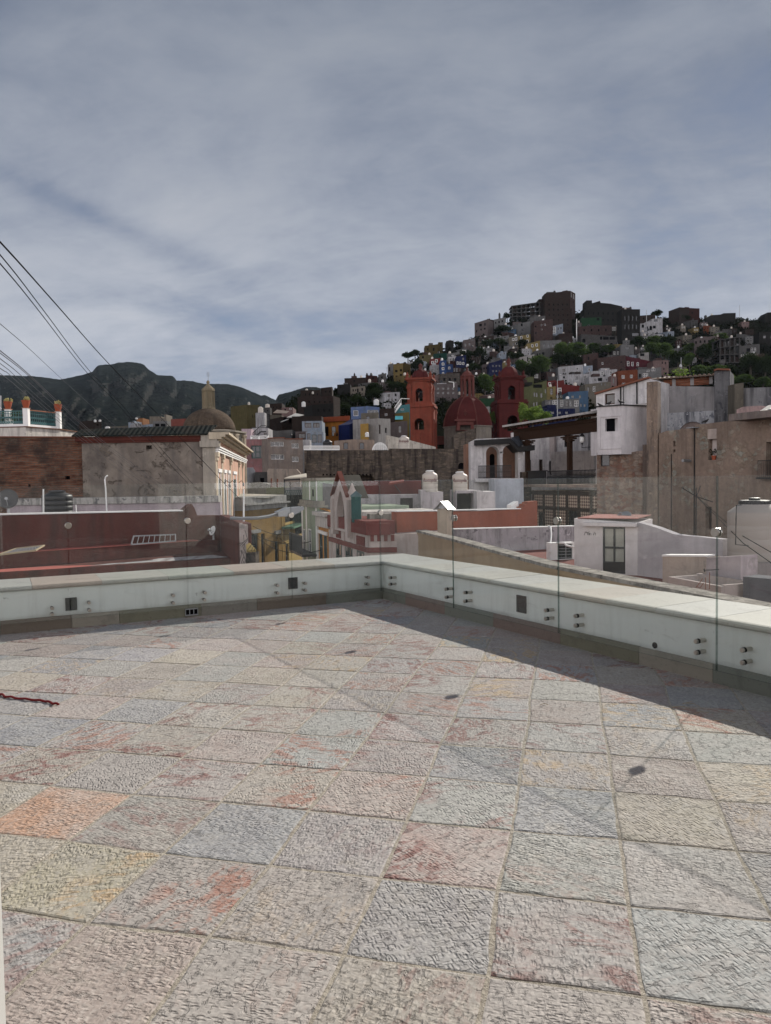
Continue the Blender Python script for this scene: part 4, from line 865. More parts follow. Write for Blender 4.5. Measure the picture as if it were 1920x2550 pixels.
H(1441, 1523, 813, 810, 834, 'brick_plum', 'long plum brick house under the green one', A(1446, 815, 1518, 829, 4, 1, 'o', .2, .4))
H(1448, 1537, 832, 837, 862, 'block_gray', 'wide gray block house with square openings above the bushes', [(1450, 843, 1458, 853, 'o', 'a'), (1494, 838, 1500, 846, 'o'), (1502, 838, 1516, 846, 'o'), (1518, 838, 1532, 846, 'o'), (1520, 854, 1526, 860, 'o')])
H(1548, 1594, 770, 770, 855, 'dark', 'tall dark apartment house with small balconies near the skyline', A(1552, 782, 1590, 824, 4, 2, 'd', .25, .55)+[(1574, 829, 1591, 837, 'd')])
H(1594, 1650, 790, 788, 825, 'white', 'white stepped house with arched openings on the upper hill', [(1598, 808, 1604, 816, 'o'), (1608, 812, 1614, 819, 'o', 'a'), (1617.5, 811, 1624, 822, 'o', 'a'), (1628, 795, 1638, 801, 'd'), (1626, 811, 1633, 818, 'o')], tops=[(1594, 806), (1606, 805), (1608, 802), (1622, 800), (1623, 794), (1650, 792)])
H(1594, 1632, 786, 783, 806, 'brick_dull', 'brown brick house behind the white stepped one', A(1598, 788, 1628, 798, 3, 1, 'o', .3, .5), dd=2)
H(1665, 1692, 775, 765, 797, 'brown', 'brown left wing of the flat block on the right skyline', (), dd=2, tw=-6)
H(1692, 1742, 765, 768, 797, 'maroon', 'dark flat roofed block on the right skyline', [(1708, 774, 1711, 779, 'o'), (1714, 774, 1717, 779, 'o'), (1722, 776, 1726, 781, 'o')], dd=2, tops=[(1692, 765), (1705, 766), (1706, 764.5), (1716, 765), (1717, 767), (1742, 768)])
H(1728, 1782, 844, 836, 876, 'pinkgray', 'gray house with a row of arched openings among the dark trees', [(1731, 849, 1736, 856, 'o', 'a'), (1742, 847, 1747, 854, 'o', 'a'), (1752.5, 846.5, 1757.5, 853.5, 'o', 'a'), (1763, 846, 1768, 853, 'o', 'a'), (1743, 861, 1748, 868, 'o')])
H(1545, 1579, 861, 858, 884, 'lgray', 'gray cube house with a white side among the bushes', [(1557, 863, 1567, 870, 'd')])
H(1592, 1616, 880, 877, 898, 'pale', 'small pale house with a dark opening behind the magenta roof', [(1594, 880, 1605, 887, 'o')])
H(1760, 1832, 786, 779, 800, 'dark', 'low black house with an aerial on the right skyline', (), dd=3, tops=[(1760, 791), (1770, 785), (1795, 783), (1802, 780), (1832, 779)])
frame_house(1792, 1843, 846, 838, 903, 4, 3, 'half built concrete frame house with open floors at the right', mat='block_gray')
H(1843, 1892, 862, 856, 882, 'gray', 'house with a dark roof and a bright porch at the right', [(1859, 867, 1868, 876, 'o'), (1870, 866, 1875, 878, 'w'), (1877, 866, 1883, 875, 'w')])
H(1890, 1960, 828, 822, 852, 'dark', 'dark house with pale sheet roofs at the right edge', A(1895, 832, 1950, 846, 3, 1, 'd'))
H(1905, 1960, 779, 778, 800, 'dark', 'black gabled house at the right end of the skyline', (), dd=3, tops=[(1905, 786), (1912, 778), (1960, 777)])
H(1856, 1877, 821, 819, 833, 'brick_dull', 'small faint brick house in the dark scrub at the right', [(1869, 823, 1872, 827, 'o')])

# little houses squeezed into the gaps
rf_ = random.Random(77); fill = []
FK = [('gray', 'gray'), ('lgray', 'pale gray'), ('pinkgray', 'dusky pink'), ('beige', 'beige'), ('brown', 'brown'), ('white', 'white'), ('brick_plum', 'brick'), ('ochre', 'ochre'), ('lblue', 'pale blue')]
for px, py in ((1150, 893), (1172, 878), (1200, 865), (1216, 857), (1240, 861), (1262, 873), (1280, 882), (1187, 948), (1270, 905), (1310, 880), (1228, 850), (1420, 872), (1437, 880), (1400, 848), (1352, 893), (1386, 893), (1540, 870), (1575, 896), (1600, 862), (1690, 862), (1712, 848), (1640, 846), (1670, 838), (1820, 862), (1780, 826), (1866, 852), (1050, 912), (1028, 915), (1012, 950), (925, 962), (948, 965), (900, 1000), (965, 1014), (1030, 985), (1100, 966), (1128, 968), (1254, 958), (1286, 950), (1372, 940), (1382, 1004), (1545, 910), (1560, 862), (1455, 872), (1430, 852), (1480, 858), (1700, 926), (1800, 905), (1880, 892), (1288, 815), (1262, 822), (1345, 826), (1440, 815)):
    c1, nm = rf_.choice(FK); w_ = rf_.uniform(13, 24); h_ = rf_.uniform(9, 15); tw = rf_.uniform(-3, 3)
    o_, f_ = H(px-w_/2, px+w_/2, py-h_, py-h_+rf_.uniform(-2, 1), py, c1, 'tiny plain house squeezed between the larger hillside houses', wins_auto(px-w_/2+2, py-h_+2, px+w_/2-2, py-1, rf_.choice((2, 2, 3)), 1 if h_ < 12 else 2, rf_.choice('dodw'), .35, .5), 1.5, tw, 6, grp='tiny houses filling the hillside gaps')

FK2 = [('gray', 3), ('lgray', 3), ('pinkgray', 3), ('beige', 3), ('brown', 3), ('white', 2), ('brick_plum', 3), ('ochre', 1.5), ('lblue', 1), ('pink', 1.5), ('block_gray', 3), ('orange', .6), ('skyblue', .7), ('cream', 1.5), ('olive', .6)]
KN = [k for k, q in FK2]; KW = [q for k, q in FK2]; tries = 0; made = 0
while made < 105 and tries < 6000:
    tries += 1; px = rf_.uniform(1050, 1900); top = pl(hrid, px)+12; py = rf_.uniform(top, 1000 if px < 1560 else 905)
    if px > 1640 and rf_.random() < .8: continue
    w_ = rf_.uniform(11, 22); h_ = rf_.uniform(8, 14); r_ = (px-w_/2, py-h_, px+w_/2, py)
    bad = False
    for q in RECTS:
        ox = min(r_[2], q[2])-max(r_[0], q[0]); oy = min(r_[3], q[3])-max(r_[1], q[1])
        if ox > 2 and oy > 2.5: bad = True; break
    if bad: continue
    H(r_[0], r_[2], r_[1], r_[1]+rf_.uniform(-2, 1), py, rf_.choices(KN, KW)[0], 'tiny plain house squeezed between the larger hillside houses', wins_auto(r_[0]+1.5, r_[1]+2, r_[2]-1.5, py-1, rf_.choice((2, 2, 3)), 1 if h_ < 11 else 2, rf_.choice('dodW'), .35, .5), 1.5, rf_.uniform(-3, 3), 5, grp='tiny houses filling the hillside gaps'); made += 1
# ------------------------------------------------------------------ trees on the hill
T = tree
T(1208, 985, 62, 62, 'mid', 'leafy green tree right behind the church dome lantern'); T(1185, 978, 40, 45, 'dark', 'dark tree filling the gap left of the dome lantern tree')
T(1232, 975, 36, 44, 'mid', 'green tree directly left of the right red tower'); T(1298, 935, 58, 44, 'mid', 'green tree beside the dome of the right red tower')
T(1345, 937, 74, 56, 'mid', 'large round green tree below the pinkish white house'); T(1320, 945, 40, 40, 'dark', 'dark tree under the large round one')
T(1402, 905, 60, 56, 'mid', 'bushy green tree at the left of the long hill thicket'); T(1440, 895, 66, 46, 'mid', 'broad green tree in the middle of the long hill thicket')
T(1425, 915, 60, 46, 'dark', 'dark shaded tree above the long white house'); T(1385, 915, 46, 40, 'dark', 'dark tree left of the long white house')
T(1478, 884, 46, 32, 'mid', 'green tree just left of the flat roofed brick house'); T(1515, 884, 62, 30, 'mid', 'wide green shrub tree below the gray block house')
T(1590, 868, 50, 34, 'dark', 'dull dark tree beside the gray cube house'); T(1625, 868, 56, 36, 'mid', 'green tree at the top of the central wood'); T(1660, 866, 50, 36, 'dark', 'dark round tree at the top right of the central wood')
T(1622, 892, 50, 42, 'mid', 'mid green tree behind the pink cube house'); T(1655, 900, 60, 50, 'mid', 'tall leafy tree in the middle of the central wood'); T(1688, 915, 44, 48, 'dark', 'dark tree at the lower edge of the central wood')
T(1718, 880, 34, 30, 'mid', 'small green tree left of the arched gray house'); T(1717, 918, 42, 46, 'mid', 'upright green tree near the utility pole'); T(1750, 905, 56, 56, 'dark', 'very dark tree in front of the arched gray house')
T(1780, 890, 52, 52, 'dark', 'dark tree left of the concrete frame house'); T(1795, 850, 44, 22, 'mid', 'light topped tree above the concrete frame house')
T(1742, 945, 60, 38, 'mid', 'soft green tree behind the dark stained water box'); T(1785, 942, 60, 36, 'mid', 'soft green tree at the centre of the lower right thicket'); T(1825, 940, 50, 36, 'dark', 'dark tree in the lower right thicket')
T(1868, 930, 72, 58, 'dark', 'big dark tree in front of the porch house'); T(1905, 940, 60, 64, 'dark', 'big dark tree at the right edge'); T(1850, 964, 60, 34, 'mid', 'low green tree over the gray wall'); T(1900, 968, 56, 34, 'mid', 'low green tree at the right edge over the gray wall'); T(1812, 960, 40, 30, 'bright', 'yellowish green bush over the end of the gray wall')
T(1560, 790, 26, 14, 'dark', 'low dark skyline bush left of the arched white house'); T(1637, 791, 34, 22, 'dark', 'round dark tree standing alone on the skyline')
T(1016, 897, 34, 24, 'dark', 'dark skyline tree over the yellow ridge house'); T(1034, 892, 36, 24, 'dark', 'dark skyline tree right of the yellow ridge house'); T(1140, 862, 30, 14, 'dark', 'flat dark skyline bush'); T(1263, 797, 26, 20, 'dark', 'dark skyline tree left of the concrete frame')
T(1052, 893, 24, 18, 'dark', 'dark bush under the turret house'); T(1300, 868, 46, 26, 'dark', 'black bush below the yellow house'); T(1285, 905, 44, 34, 'dark', 'black tree left of the pinkish white house'); T(1160, 900, 40, 34, 'dark', 'dark bush below the dusky pink house'); T(1195, 895, 44, 36, 'dark', 'dark bush above the gray pink house'); T(1245, 868, 50, 30, 'dark', 'dark scrub tree in the middle of the slope'); T(1180, 930, 40, 30, 'dark', 'dark scrub tree above the lantern')
T(1250, 832, 60, 24, 'dark', 'dark scrub tree under the arched gray house'); T(1215, 868, 40, 26, 'dark', 'dark scrub tree right of the dusky pink house'); T(890, 1012, 50, 34, 'dark', 'dark scrub tree below the long cream house'); T(930, 1000, 60, 40, 'dark', 'dark scrub tree left of the two storey white house'); T(860, 1045, 60, 48, 'dark', 'dark scrub tree above the orange house'); T(930, 975, 50, 26, 'dark', 'dark scrub tree under the maroon ridge house'); T(985, 975, 60, 30, 'dark', 'dark scrub tree under the tall yellow ridge house')
T(1040, 925, 46, 34, 'dark', 'dark scrub tree above the left red tower'); T(1055, 955, 40, 34, 'dark', 'dark scrub tree beside the left red tower'); T(1700, 800, 40, 20, 'dark', 'dark bush at the foot of the flat skyline block')
T(1326, 1062, 66, 56, 'bright', 'bright yellow green tree right of the right red tower', 165); T(1304, 1058, 30, 62, 'bright', 'bright slim tree against the right red tower', 168); T(1352, 1062, 50, 42, 'bright', 'bright green tree above the porch roof', 160); T(1228, 1060, 24, 40, 'bright', 'bright green bush between dome and right tower', 200)
# scrub that covers the dark slopes: nobody could count it
rg = random.Random(21); sc = MB()
for k in range(15000):
    x = rg.uniform(700, 2000); yr = pl(hrid, x); t = rg.random()
    if x > 1640 and rg.random() < .55: t *= .5
    y = yr-1+(1060-yr)*t; d = dh(y)+rg.uniform(.5, 7); c_ = P(x, y, d)+Vector((0, 0, rg.uniform(-.6, .7)))
    for q in range(3):
        q_ = Vector((rg.gauss(0, 1), rg.gauss(0, 1), rg.gauss(0, 1))).normalized(); u = q_.cross(Vector((rg.gauss(0, 1), rg.gauss(0, 1), rg.gauss(0, 1)))).normalized(); w = q_.cross(u); s_ = rg.uniform(.25, .8); p = c_+Vector((rg.gauss(0, .8), rg.gauss(0, .8), abs(rg.gauss(0, .45))))
        sc.face([p-u*s_, p-w*s_*.7, p+u*s_, p+w*s_*.8])
tag(sc.build('hillside_scrub', M['leaf_scrub'], uv=False), 'dark scrub and bushes covering the hillside', 'scrub', kind='stuff')

# ------------------------------------------------------------------ small roof things
simple('tank_black', (.012, .013, .015), .45); simple('tank_beige', (.46, .42, .37), .55, var=.08); simple('tank_white', (.55, .55, .54), .5, var=.08); simple('logo_red', (.10, .02, .02), .6)
def tank(px, yt, yb, wpx, d, label, mat='tank_beige', logo=False, lid=True, group='roof water tanks', n_=20, stand=0):
    a = P(px, yb, d); r = wpx/FPX*d/2; h = (yb-yt)/FPX*d
    t = thing('water_tank', a, label, 'water tank', group); b = MB()
    s = h*.78; prof = [(r*.97, 0), (r, h*.03)]
    for k in range(1, 4): z = s*k/4; prof += [(r, z-h*.012), (r*.975, z), (r, z+h*.012)]
    prof += [(r, s), (r*.93, s+h*.045), (r*.52, s+h*.13), (r*.5, s+h*.15)]
    b.lathe(a, prof, n_); b.build('body', M[mat], t, True)
    if lid:
        b = MB(); b.lathe(a, [(r*.50, h*.93), (r*.56, h*.935), (r*.56, h*.97), (r*.3, h*1.0), (.001, h*1.0)], n_); b.build('lid', M[mat if mat != 'tank_beige' else 'tank_white'], t)
    if logo:
        cu = bpy.data.curves.new('lettering', 'FONT'); cu.body = 'Rotoplas'; cu.size = r*.62; cu.shear = .35; cu.align_x = 'CENTER'; cu.extrude = .004; cu.offset = r*.012
        tmp = bpy.data.objects.new('tmp', cu); C.objects.link(tmp); dg = bpy.context.evaluated_depsgraph_get(); me = bpy.data.meshes.new_from_object(tmp.evaluated_get(dg)); bpy.data.objects.remove(tmp)
        az = math.atan2(EYE.y-a.y, EYE.x-a.x)
        for v in me.vertices:
            th = az + v.co.x/(r*1.01); z = h*.5+v.co.y; rr = r*1.004+v.co.z; v.co = (math.cos(th)*rr, math.sin(th)*rr, z)
        me.materials.clear(); me.materials.append(M['logo_red']); o = bpy.data.objects.new('lettering', me); C.objects.link(o); o.parent = t
    return t
def aerial(px, yb, yt, d, label, arms=3):
    a, b_ = P(px, yb, d), P(px, yt, d); L = (b_-a).length; b = MB(); b.tube([a, b_], L*.012+.012, 5)
    t = thing('aerial', a, label, 'aerial'); b.build('mast', M['graymetal'], t); b = MB()
    for k in range(arms): z = a.z+L*(.98-.09*k); w = L*(.18-.03*k); b.tube([(a.x-w, a.y, z), (a.x+w, a.y+w*.4, z)], .012+L*.006, 4)
    b.build('antenna', M['graymetal'], t)
def pole(px, yt, yb, d, r, mat, name, label, cat):
    b = MB(); a = P(px, yb, d); b.tube([a, P(px, yt, d)], [r, r*.8], 8); return tag(b.build(name, M[mat], at=a), label, cat)
def dish(c, r, aim, mat, label, pole_h=.6):
    t = thing('satellite_dish', c-Vector((0, 0, pole_h)), label, 'satellite dish'); aim = Vector(aim).normalized(); b = MB()
    b.lathe(c, [(.001, 0), (r*.35, r*.02), (r*.7, r*.09), (r, r*.2), (r*.99, r*.24), (r*.68, r*.13), (.01, r*.04)], 24, axis=aim); b.build('reflector', M[mat], t, True)
    b = MB(); b.tube([c-aim*r*.05-Vector((0, 0, pole_h)), c-aim*r*.05], .03, 8); b.build('mast', M['graymetal'], t)
    b = MB(); f_ = c+aim*r*.9+Vector((0, 0, -r*.1)); b.tube([c-Vector((0, 0, r*.9)), f_], .012, 6); b.lathe(f_, [(.03, -.05), (.04, .04)], 10, axis=aim); b.build('feed_arm', M['graymetal'], t)
    return t
for px, yt, yb, w, lb, mt in ((1412, 906, 912, 7, 'pale roof tank on the long white house', 'tank_white'), (1396, 932, 943, 9, 'white roof tank left of the lower long white house', 'tank_white'), (1508, 912, 921, 7, 'pale roof tank before the brick wall house', 'tank_beige'), (1348, 781, 789, 6, 'white roof tank on the mid hill gray block', 'tank_white'), (1337, 783, 788, 5, 'bright round roof tank left of the white one in mid hill', 'tank_white'),
        (883, 929, 942, 4.5, 'dark roof tank on the long brown ridge house', 'tank_black'), (914, 929, 938, 5, 'dark roof tank on the maroon ridge house', 'tank_black'), (1381, 724, 731, 6, 'black roof tank on the highest tower block', 'tank_black'), (1244, 779, 794, 5, 'black roof tank left of the skyline concrete frame', 'tank_black'), (1570, 764, 772, 6, 'black roof tank on the dark apartment house', 'tank_black'),
        (1757, 785, 794, 7, 'black roof tank on the right skyline', 'tank_black'), (1478, 874, 882, 8, 'pale roof tank on the flat roofed brick house', 'tank_beige'), (1318, 797, 803, 6, 'pale roof tank on the gray dish house', 'tank_beige')):
    tank(px, yt, yb, w, dh(yb)+2, lb, mt, n_=12)
for px, yb, yt, lb in ((939, 933, 922, 'thin aerial on the maroon ridge house'), (963, 930, 915, 'slanted aerial left of the yellow ridge house'), (1818, 781, 773, 'aerial on the low black skyline house'), (1131, 852, 844, 'aerial behind the black cubic house'), (1153, 846, 838, 'small aerial left of the dusky pink house'), (866, 943, 938, 'aerial at the left of the brown ridge house')):
    aerial(px, yb, yt, dh(yb)-2, lb)
aerial(1073, 858, 845, dh(858)-2, 'turret spike on the ochre skyline house', 0)
pole(1436, 794, 848, dh(848)-6, .22, 'white_paint', 'utility_pole', 'white utility pole in the middle of the hill', 'utility pole')
pole(1610, 772, 822, dh(822)-5, .16, 'graymetal', 'utility_pole', 'dark thin pole in front of the white stepped house', 'utility pole')
pole(1842, 760, 790, dh(790), .16, 'graymetal', 'mast', 'tall thin mast on the right skyline', 'mast')
pole(1696, 890, 922, dh(922)-4, .16, 'graymetal', 'utility_pole', 'gray utility pole among the trees at the right', 'utility pole')
pole(1388, 944, 1040, 160, .07, 'graymetal', 'mast', 'thin gray mast in front of the red house', 'mast')
def lamp2(px, yt, yb, d, label):
    a, b_ = P(px, yb, d), P(px, yt, d); t = thing('street_lamp', a, label, 'street lamp'); b = MB(); b.tube([a, b_], .14, 6); b.build('pole', M['white_paint'], t)
    b = MB(); b.bar(b_, b_+Vector((-1.6, 0, .2)), .5, .18); b.build('lamp_head', M['white_paint'], t)
lamp2(1160, 873, 894, dh(894)-6, 'white street lamp on the road above the bright blue house'); lamp2(1130, 952, 965, 235, 'small white street lamp beside the church lantern')
b = MB(); a, b_ = P(1175, 908, dh(908)-3), P(1212, 862, dh(862)-2); b.bar(a, a.lerp(b_, .5)+Vector((0, 0, .6)), .5, .3); b.bar(a.lerp(b_, .5)+Vector((0, 0, .6)), b_, .5, .3); tag(b.build('stair_rail', M['graymetal'], at=a), 'long pale stair rail climbing the dark slope', 'railing')

rq = random.Random(12); proto = {}
for i, p in enumerate(ROOFS):
    nm = ('tank_black', 'tank_black', 'tank_beige', 'tank_beige', 'tank_white')[rq.randrange(5)]
    lb = {'tank_black': 'small black tank on one of the hillside roofs', 'tank_beige': 'small beige tank on one of the hillside roofs', 'tank_white': 'small white tank on one of the hillside roofs'}[nm]; gp = {'tank_black': 'small black hillside tanks', 'tank_beige': 'small beige hillside tanks', 'tank_white': 'small white hillside tanks'}[nm]
    if nm in proto: dup(proto[nm], p, rq.uniform(0, 6), rq.uniform(.8, 1.15))
    else:
        t = thing('water_tank', p, lb, 'water tank', gp); b = MB(); b.lathe(p, [(.5, 0), (.52, .08), (.52, 1.0), (.3, 1.2), (.28, 1.24)], 12); b.build('body', M[nm], t, True); b = MB(); b.lathe(p, [(.29, 1.2), (.31, 1.3), (.02, 1.33)], 10); b.build('lid', M[nm], t); proto[nm] = t
# ------------------------------------------------------------------ church
RED = plaster((.20, .050, .032), .6, (.08, .032, .026), .6); RED_SHADED = plaster((.078, .017, .016), .4, (.035, .014, .013), .6); ROS = plaster((.12, .042, .036), .5, (.07, .045, .04), .5); PSTONE = plaster((.20, .175, .145), .6, sc=.5)  # same church red in a lit and a shaded tone, light painted in
church = thing('church', P(1150, 1110, 192)*1.0, 'red church with a ribbed dome and two bell towers', 'church')
church.location.z = -2
def square(cx_, cy_, half, rot): return [Vector((cx_+half*1.41421*math.cos(rot+math.pi/4+k*math.pi/2), cy_+half*1.41421*math.sin(rot+math.pi/4+k*math.pi/2))) for k in range(4)]
def belltower(pxc, d, lw, uw, ys, mat, rot, arches):
    '''ys: cornice top, upper stage bottom, lower stage bottom, dome top, finial top; lw/uw px widths'''
    k = d/FPX; c = P(pxc, 1050, d); z = lambda y: P(pxc, y, d).z
    t = MB(); hw, hu = lw*k/2, uw*k/2; zb = -2
    def stage(half, z0, z1, ar, th=.9):
        q = square(c.x, c.y, half, rot)
        for i in range(4):
            f = Fac.xy(q[i], q[(i+1) % 4])
            L = f.L; aw, a0, a1 = ar
            plate(t, f, [(0, z0), (L, z0), (L, z1), (0, z1)], [arch(L/2-aw/2, L/2+aw/2, a0, a1, 10)], 0, th, th, 0, None, False)
            for u in (.02*L, .86*L): t.box(f.w(u, -.22, z0), f.e.to_3d()*L*.12, f.n.to_3d()*.22, (0, 0, z1-z0-.5)); t.box(f.w(u-.1, -.36, z1-1.6), f.e.to_3d()*(L*.12+.2), f.n.to_3d()*.36, (0, 0, .55))
            t.box(f.w(L/2-aw/2-.5, -.12, a1-aw*.5-.2), f.e.to_3d()*.5, f.n.to_3d()*.12, (0, 0, .35)); t.box(f.w(L/2+aw/2, -.12, a1-aw*.5-.2), f.e.to_3d()*.5, f.n.to_3d()*.12, (0, 0, .35))
    def slab(half, z0, z1):
        q = square(c.x, c.y, half, rot); t.box(q[0].to_3d()+Vector((0, 0, z0)), (q[1]-q[0]).to_3d(), (q[3]-q[0]).to_3d(), (0, 0, z1-z0))
    zc, zu, zl = z(ys[0]), z(ys[1]), z(ys[2])
    stage(hw, zb, zu-.01, arches[1]); stage(hu, zu+.7, zc-.9, arches[0])
    slab(hw+.35, zu-.35, zu+.15); slab(hw+.1, zu+.16, zu+.69); slab(hu+.2, zc-.89, zc-.5); slab(hu+.6, zc-.49, zc)
    q = square(c.x, c.y, hu+.1, rot)
    for p in q: t.lathe((p.x, p.y, zc), [(.35, 0), (.3, .5), (.38, .7), (.12, 1.3), (.05, 1.5)], 8)
    tw = t.build('bell_tower', mat, church)
    dm = MB(); rd = hu*.80; H_ = z(ys[3])-zc; prof = [(rd*1.04, 0), (rd*1.04, .25)]
    for i in range(9):
        a = math.pi/2*i/9; prof.append((rd*math.cos(a)**.9, .3+(H_-.5)*math.sin(a)))
    prof += [(rd*.16, H_), (.01, H_+.05)]; dm.lathe((c.x, c.y, zc), prof, 8, rot=rot+math.pi/8); dm.build('tower_dome', RED_SHADED, tw)
    fn = MB(); zt = z(ys[3]); HF = z(ys[4])-zt; fn.lathe((c.x, c.y, zt-.3), [(rd*.2, 0), (rd*.2, HF*.5), (rd*.26, HF*.52), (rd*.26, HF*.6), (rd*.2, HF*.62), (rd*.24, HF*.78), (rd*.1, HF*.97), (.02, HF+.2)], 8); fn.build('finial', ROS, tw)
    bl = MB(); aw, a0, a1 = arches[0]; zz_ = a1-.7; bl.lathe((c.x, c.y, zz_-1.3), [(.75, 0), (.62, .25), (.48, .8), (.35, 1.1), (.05, 1.25), (.05, 1.6)], 12); bl.bx(c.x-2.5, c.x+2.5, c.y-.1, c.y+.1, zz_+.2, zz_+.4); bl.build('bell', M['blackmetal'], tw, uv=False)
    return tw
zt = lambda y, d: P(1050, y, d).z
belltower(1049, 185, 65, 55, (944, 1013, 1100, 918, 903), RED, math.radians(-12), ((1.75, zt(1002, 185), zt(970, 185)), (2.3, zt(1072, 185), zt(1044, 185))))
zt = lambda y, d: P(1268, y, d).z
belltower(1268, 200, 72, 57, (940, 1005, 1090, 910, 890), RED_SHADED, math.radians(4), ((1.9, zt(1000, 200), zt(964, 200)), (2.7, zt(1076, 200), zt(1037, 200))))
dc = P(1165, 1063, 192); kd = 192/FPX; zd = lambda y: P(1165, y, 192).z; R = 62.5*kd
dm = MB(); prof = [(R, 0)]; Hd = zd(990)-zd(1063)
pr = [(1.0, 0), (.985, .12), (.955, .25), (.90, .4), (.81, .56), (.68, .72), (.52, .86), (.36, .95), (.27, 1.0)]
dm.lathe(dc, [(R*a, Hd*b) for a, b in pr], 8, rot=math.radians(14)); dome = dm.build('dome', RED_SHADED, church)
rb = MB()
for k in range(8):
    a = math.radians(14)+math.pi/4*k; rb.tube([dc+Vector((math.cos(a)*R*p*1.005, math.sin(a)*R*p*1.005, Hd*q+.03)) for p, q in pr], .17, 6)
rb.build('rib', ROS, dome)
ln = MB(); rl = 15*kd; z0, z1 = zd(992), zd(940)
ln.lathe((dc.x, dc.y, z0-.3), [(rl*1.2, 0), (rl*1.2, .6), (rl*1.05, .7)], 8, rot=math.radians(14))
for k in range(8):
    a = math.radians(14)+math.pi/4*k; ln.tube([(dc.x+math.cos(a)*rl, dc.y+math.sin(a)*rl, z0+.3), (dc.x+math.cos(a)*rl, dc.y+math.sin(a)*rl, z1)], .34, 6)
ln.lathe((dc.x, dc.y, z1-.7), [(rl*.99, 0), (rl*1.12, .25), (rl*1.12, .7), (rl*1.22, .8), (rl*1.22, 1.1)], 8, rot=math.radians(14))
ln.lathe((dc.x, dc.y, z1+.4), [(rl*1.05, 0), (rl*.75, .7), (rl*.3, 1.25), (rl*.12, 1.4), (rl*.15, 1.7), (.03, 2.6)], 8, rot=math.radians(14)); ln.build('lantern', ROS, dome)
dr = MB(); dr.lathe((dc.x, dc.y, -2), [(R*1.0, 0), (R*1.0, zd(1066)+2), (R*1.05, zd(1066)+2.05), (R*1.05, zd(1063)+2.0)], 8, rot=math.radians(14)); dr.build('drum', PSTONE, church)
b = MB(); f = Fac(1137, 183.5, 1181, 183.5, 1060); o_ = [f.uz(1137, 1072), f.uz(1181, 1072), f.uz(1179, 1052), f.uz(1179, 1049), f.uz(1139, 1049), f.uz(1139, 1052)]; plate(b, f, o_, [rect(f, 1146, 1058, 1172, 1071)], 0, 4, .4); b.box(f.w(-.4, -.3, f.uz(1139, 1049)[1]), f.e.to_3d()*(f.L+.6), f.n.to_3d()*3, (0, 0, .5)); b.build('dormer', ROS, dome)
b = MB(); c_ = P(1159, 1028, 186.2); b.bar(c_+Vector((0, .0, -.7)), c_+Vector((0, .5, .9)), .18); b.bar(c_+Vector((-.45, .1, .3)), c_+Vector((.45, .1, .3)), .16); b.lathe(c_+Vector((0, -.05, -.2)), [(.36, 0), (.36, .1), (.22, .1), (.22, 0)], 12, axis=(0, 1, 0)); b.build('cross_emblem', ROS, dome, uv=False)
b = MB(); f = Fac(1040, 196, 1300, 203, 1090); plate(b, f, [(0, -2), (f.L, -2), (f.L, zd(1082)), (0, zd(1082))], [], 0, 14); b.build('nave', ROS, church)

# ------------------------------------------------------------------ crowded houses left of the church
def B(name, label, x0, d0, x1, d1, tops, zb, mat, wins=(), th=6, cop=None, cat='house', grp=None, rev=.22):
    f = Fac(x0, d0, x1, d1, 1100)
    if isinstance(tops[0], (int, float)): tops = [(x0, tops[0]), (x1, tops[1])]
    return building(name, label, cat, f, tops, zb, hm(mat) if isinstance(mat, str) else mat, wins, th, rev, grp, cop), f
G2 = 'houses crowded below the hill'
corr('corr_gray', (.30, .30, .29), .2); corr('corr_brown', (.12, .09, .07), .2); corr('corr_dark', (.005, .009, .0075), .25, .8, 0, .15)
B('house', 'distant brown house block right of the second mesa', 751, 235, 799, 235, (972, 971), -4, 'brown', A(756, 976, 795, 988, 4, 1, 'o', .3, .5), grp=G2)
B('house', 'cubic brown house at the foot of the left ridge', 802, 238, 829, 238, (966, 963), -4, 'brown', A(806, 970, 826, 980, 2, 1, 'o', .3, .5), grp=G2)
B('house', 'wide dark brown house row under the cubic brown one', 743, 225, 832, 222, (988, 986), -4, 'brick_dull', A(750, 995, 828, 1018, 6, 2, 'o', .3, .4), grp=G2)
B('house', 'shadowed brown house with ledges beside the dark slope', 780, 205, 832, 208, (1008, 1004), -4, 'dark', A(786, 1012, 828, 1030, 3, 1, 'o', .3, .4), grp=G2)
B('house', 'yellow green house at the far left of the town below the mesa', 617, 175, 650, 178, (1008, 1009), -5, 'mustard', A(626, 1028, 645, 1044, 3, 1, 'o', .3, .5), grp=G2)
B('house', 'low brown house behind the white tower tank', 673, 180, 704, 180, (1006, 1004), -5, 'brown', A(676, 1010, 702, 1018, 3, 1, 'o', .3, .5), grp=G2)
B('house', 'pink flat house among brown roofs', 703, 165, 731, 165, (1015, 1014), -5, 'pink', [(708, 1018, 712, 1022, 'o'), (721, 1016, 726, 1020, 'w')], grp=G2)
B('house', 'gray block tower house with a beige tank on top', 660, 150, 674, 150, (1016, 1014), -5, 'block_gray', [(664, 1021, 667, 1024, 'o')], th=2.5, grp=G2)
B('house', 'smooth white stair tower house with a tank on top', 638, 138, 660, 138, (1028, 1027), -5, 'white', (), th=2.6, grp=G2)
B('house', 'dark mid rise house with ledges and a lean-to roof', 672, 150, 702, 150, (1033, 1033), -5, 'beige', [(676, 1046, 698, 1054, 'o'), (673, 1058, 690, 1064, 'o')], grp=G2)
B('house', 'brown brick house under corrugated sheets', 702, 140, 754, 142, (1038, 1036), -5, 'brick_dull', [(706, 1040, 714, 1052, 'o'), (720, 1043, 727, 1052, 'o'), (730, 1043, 736, 1050, 'o'), (733, 1058, 739, 1068, 'w'), (745, 1056, 750, 1070, 'w')], grp=G2)
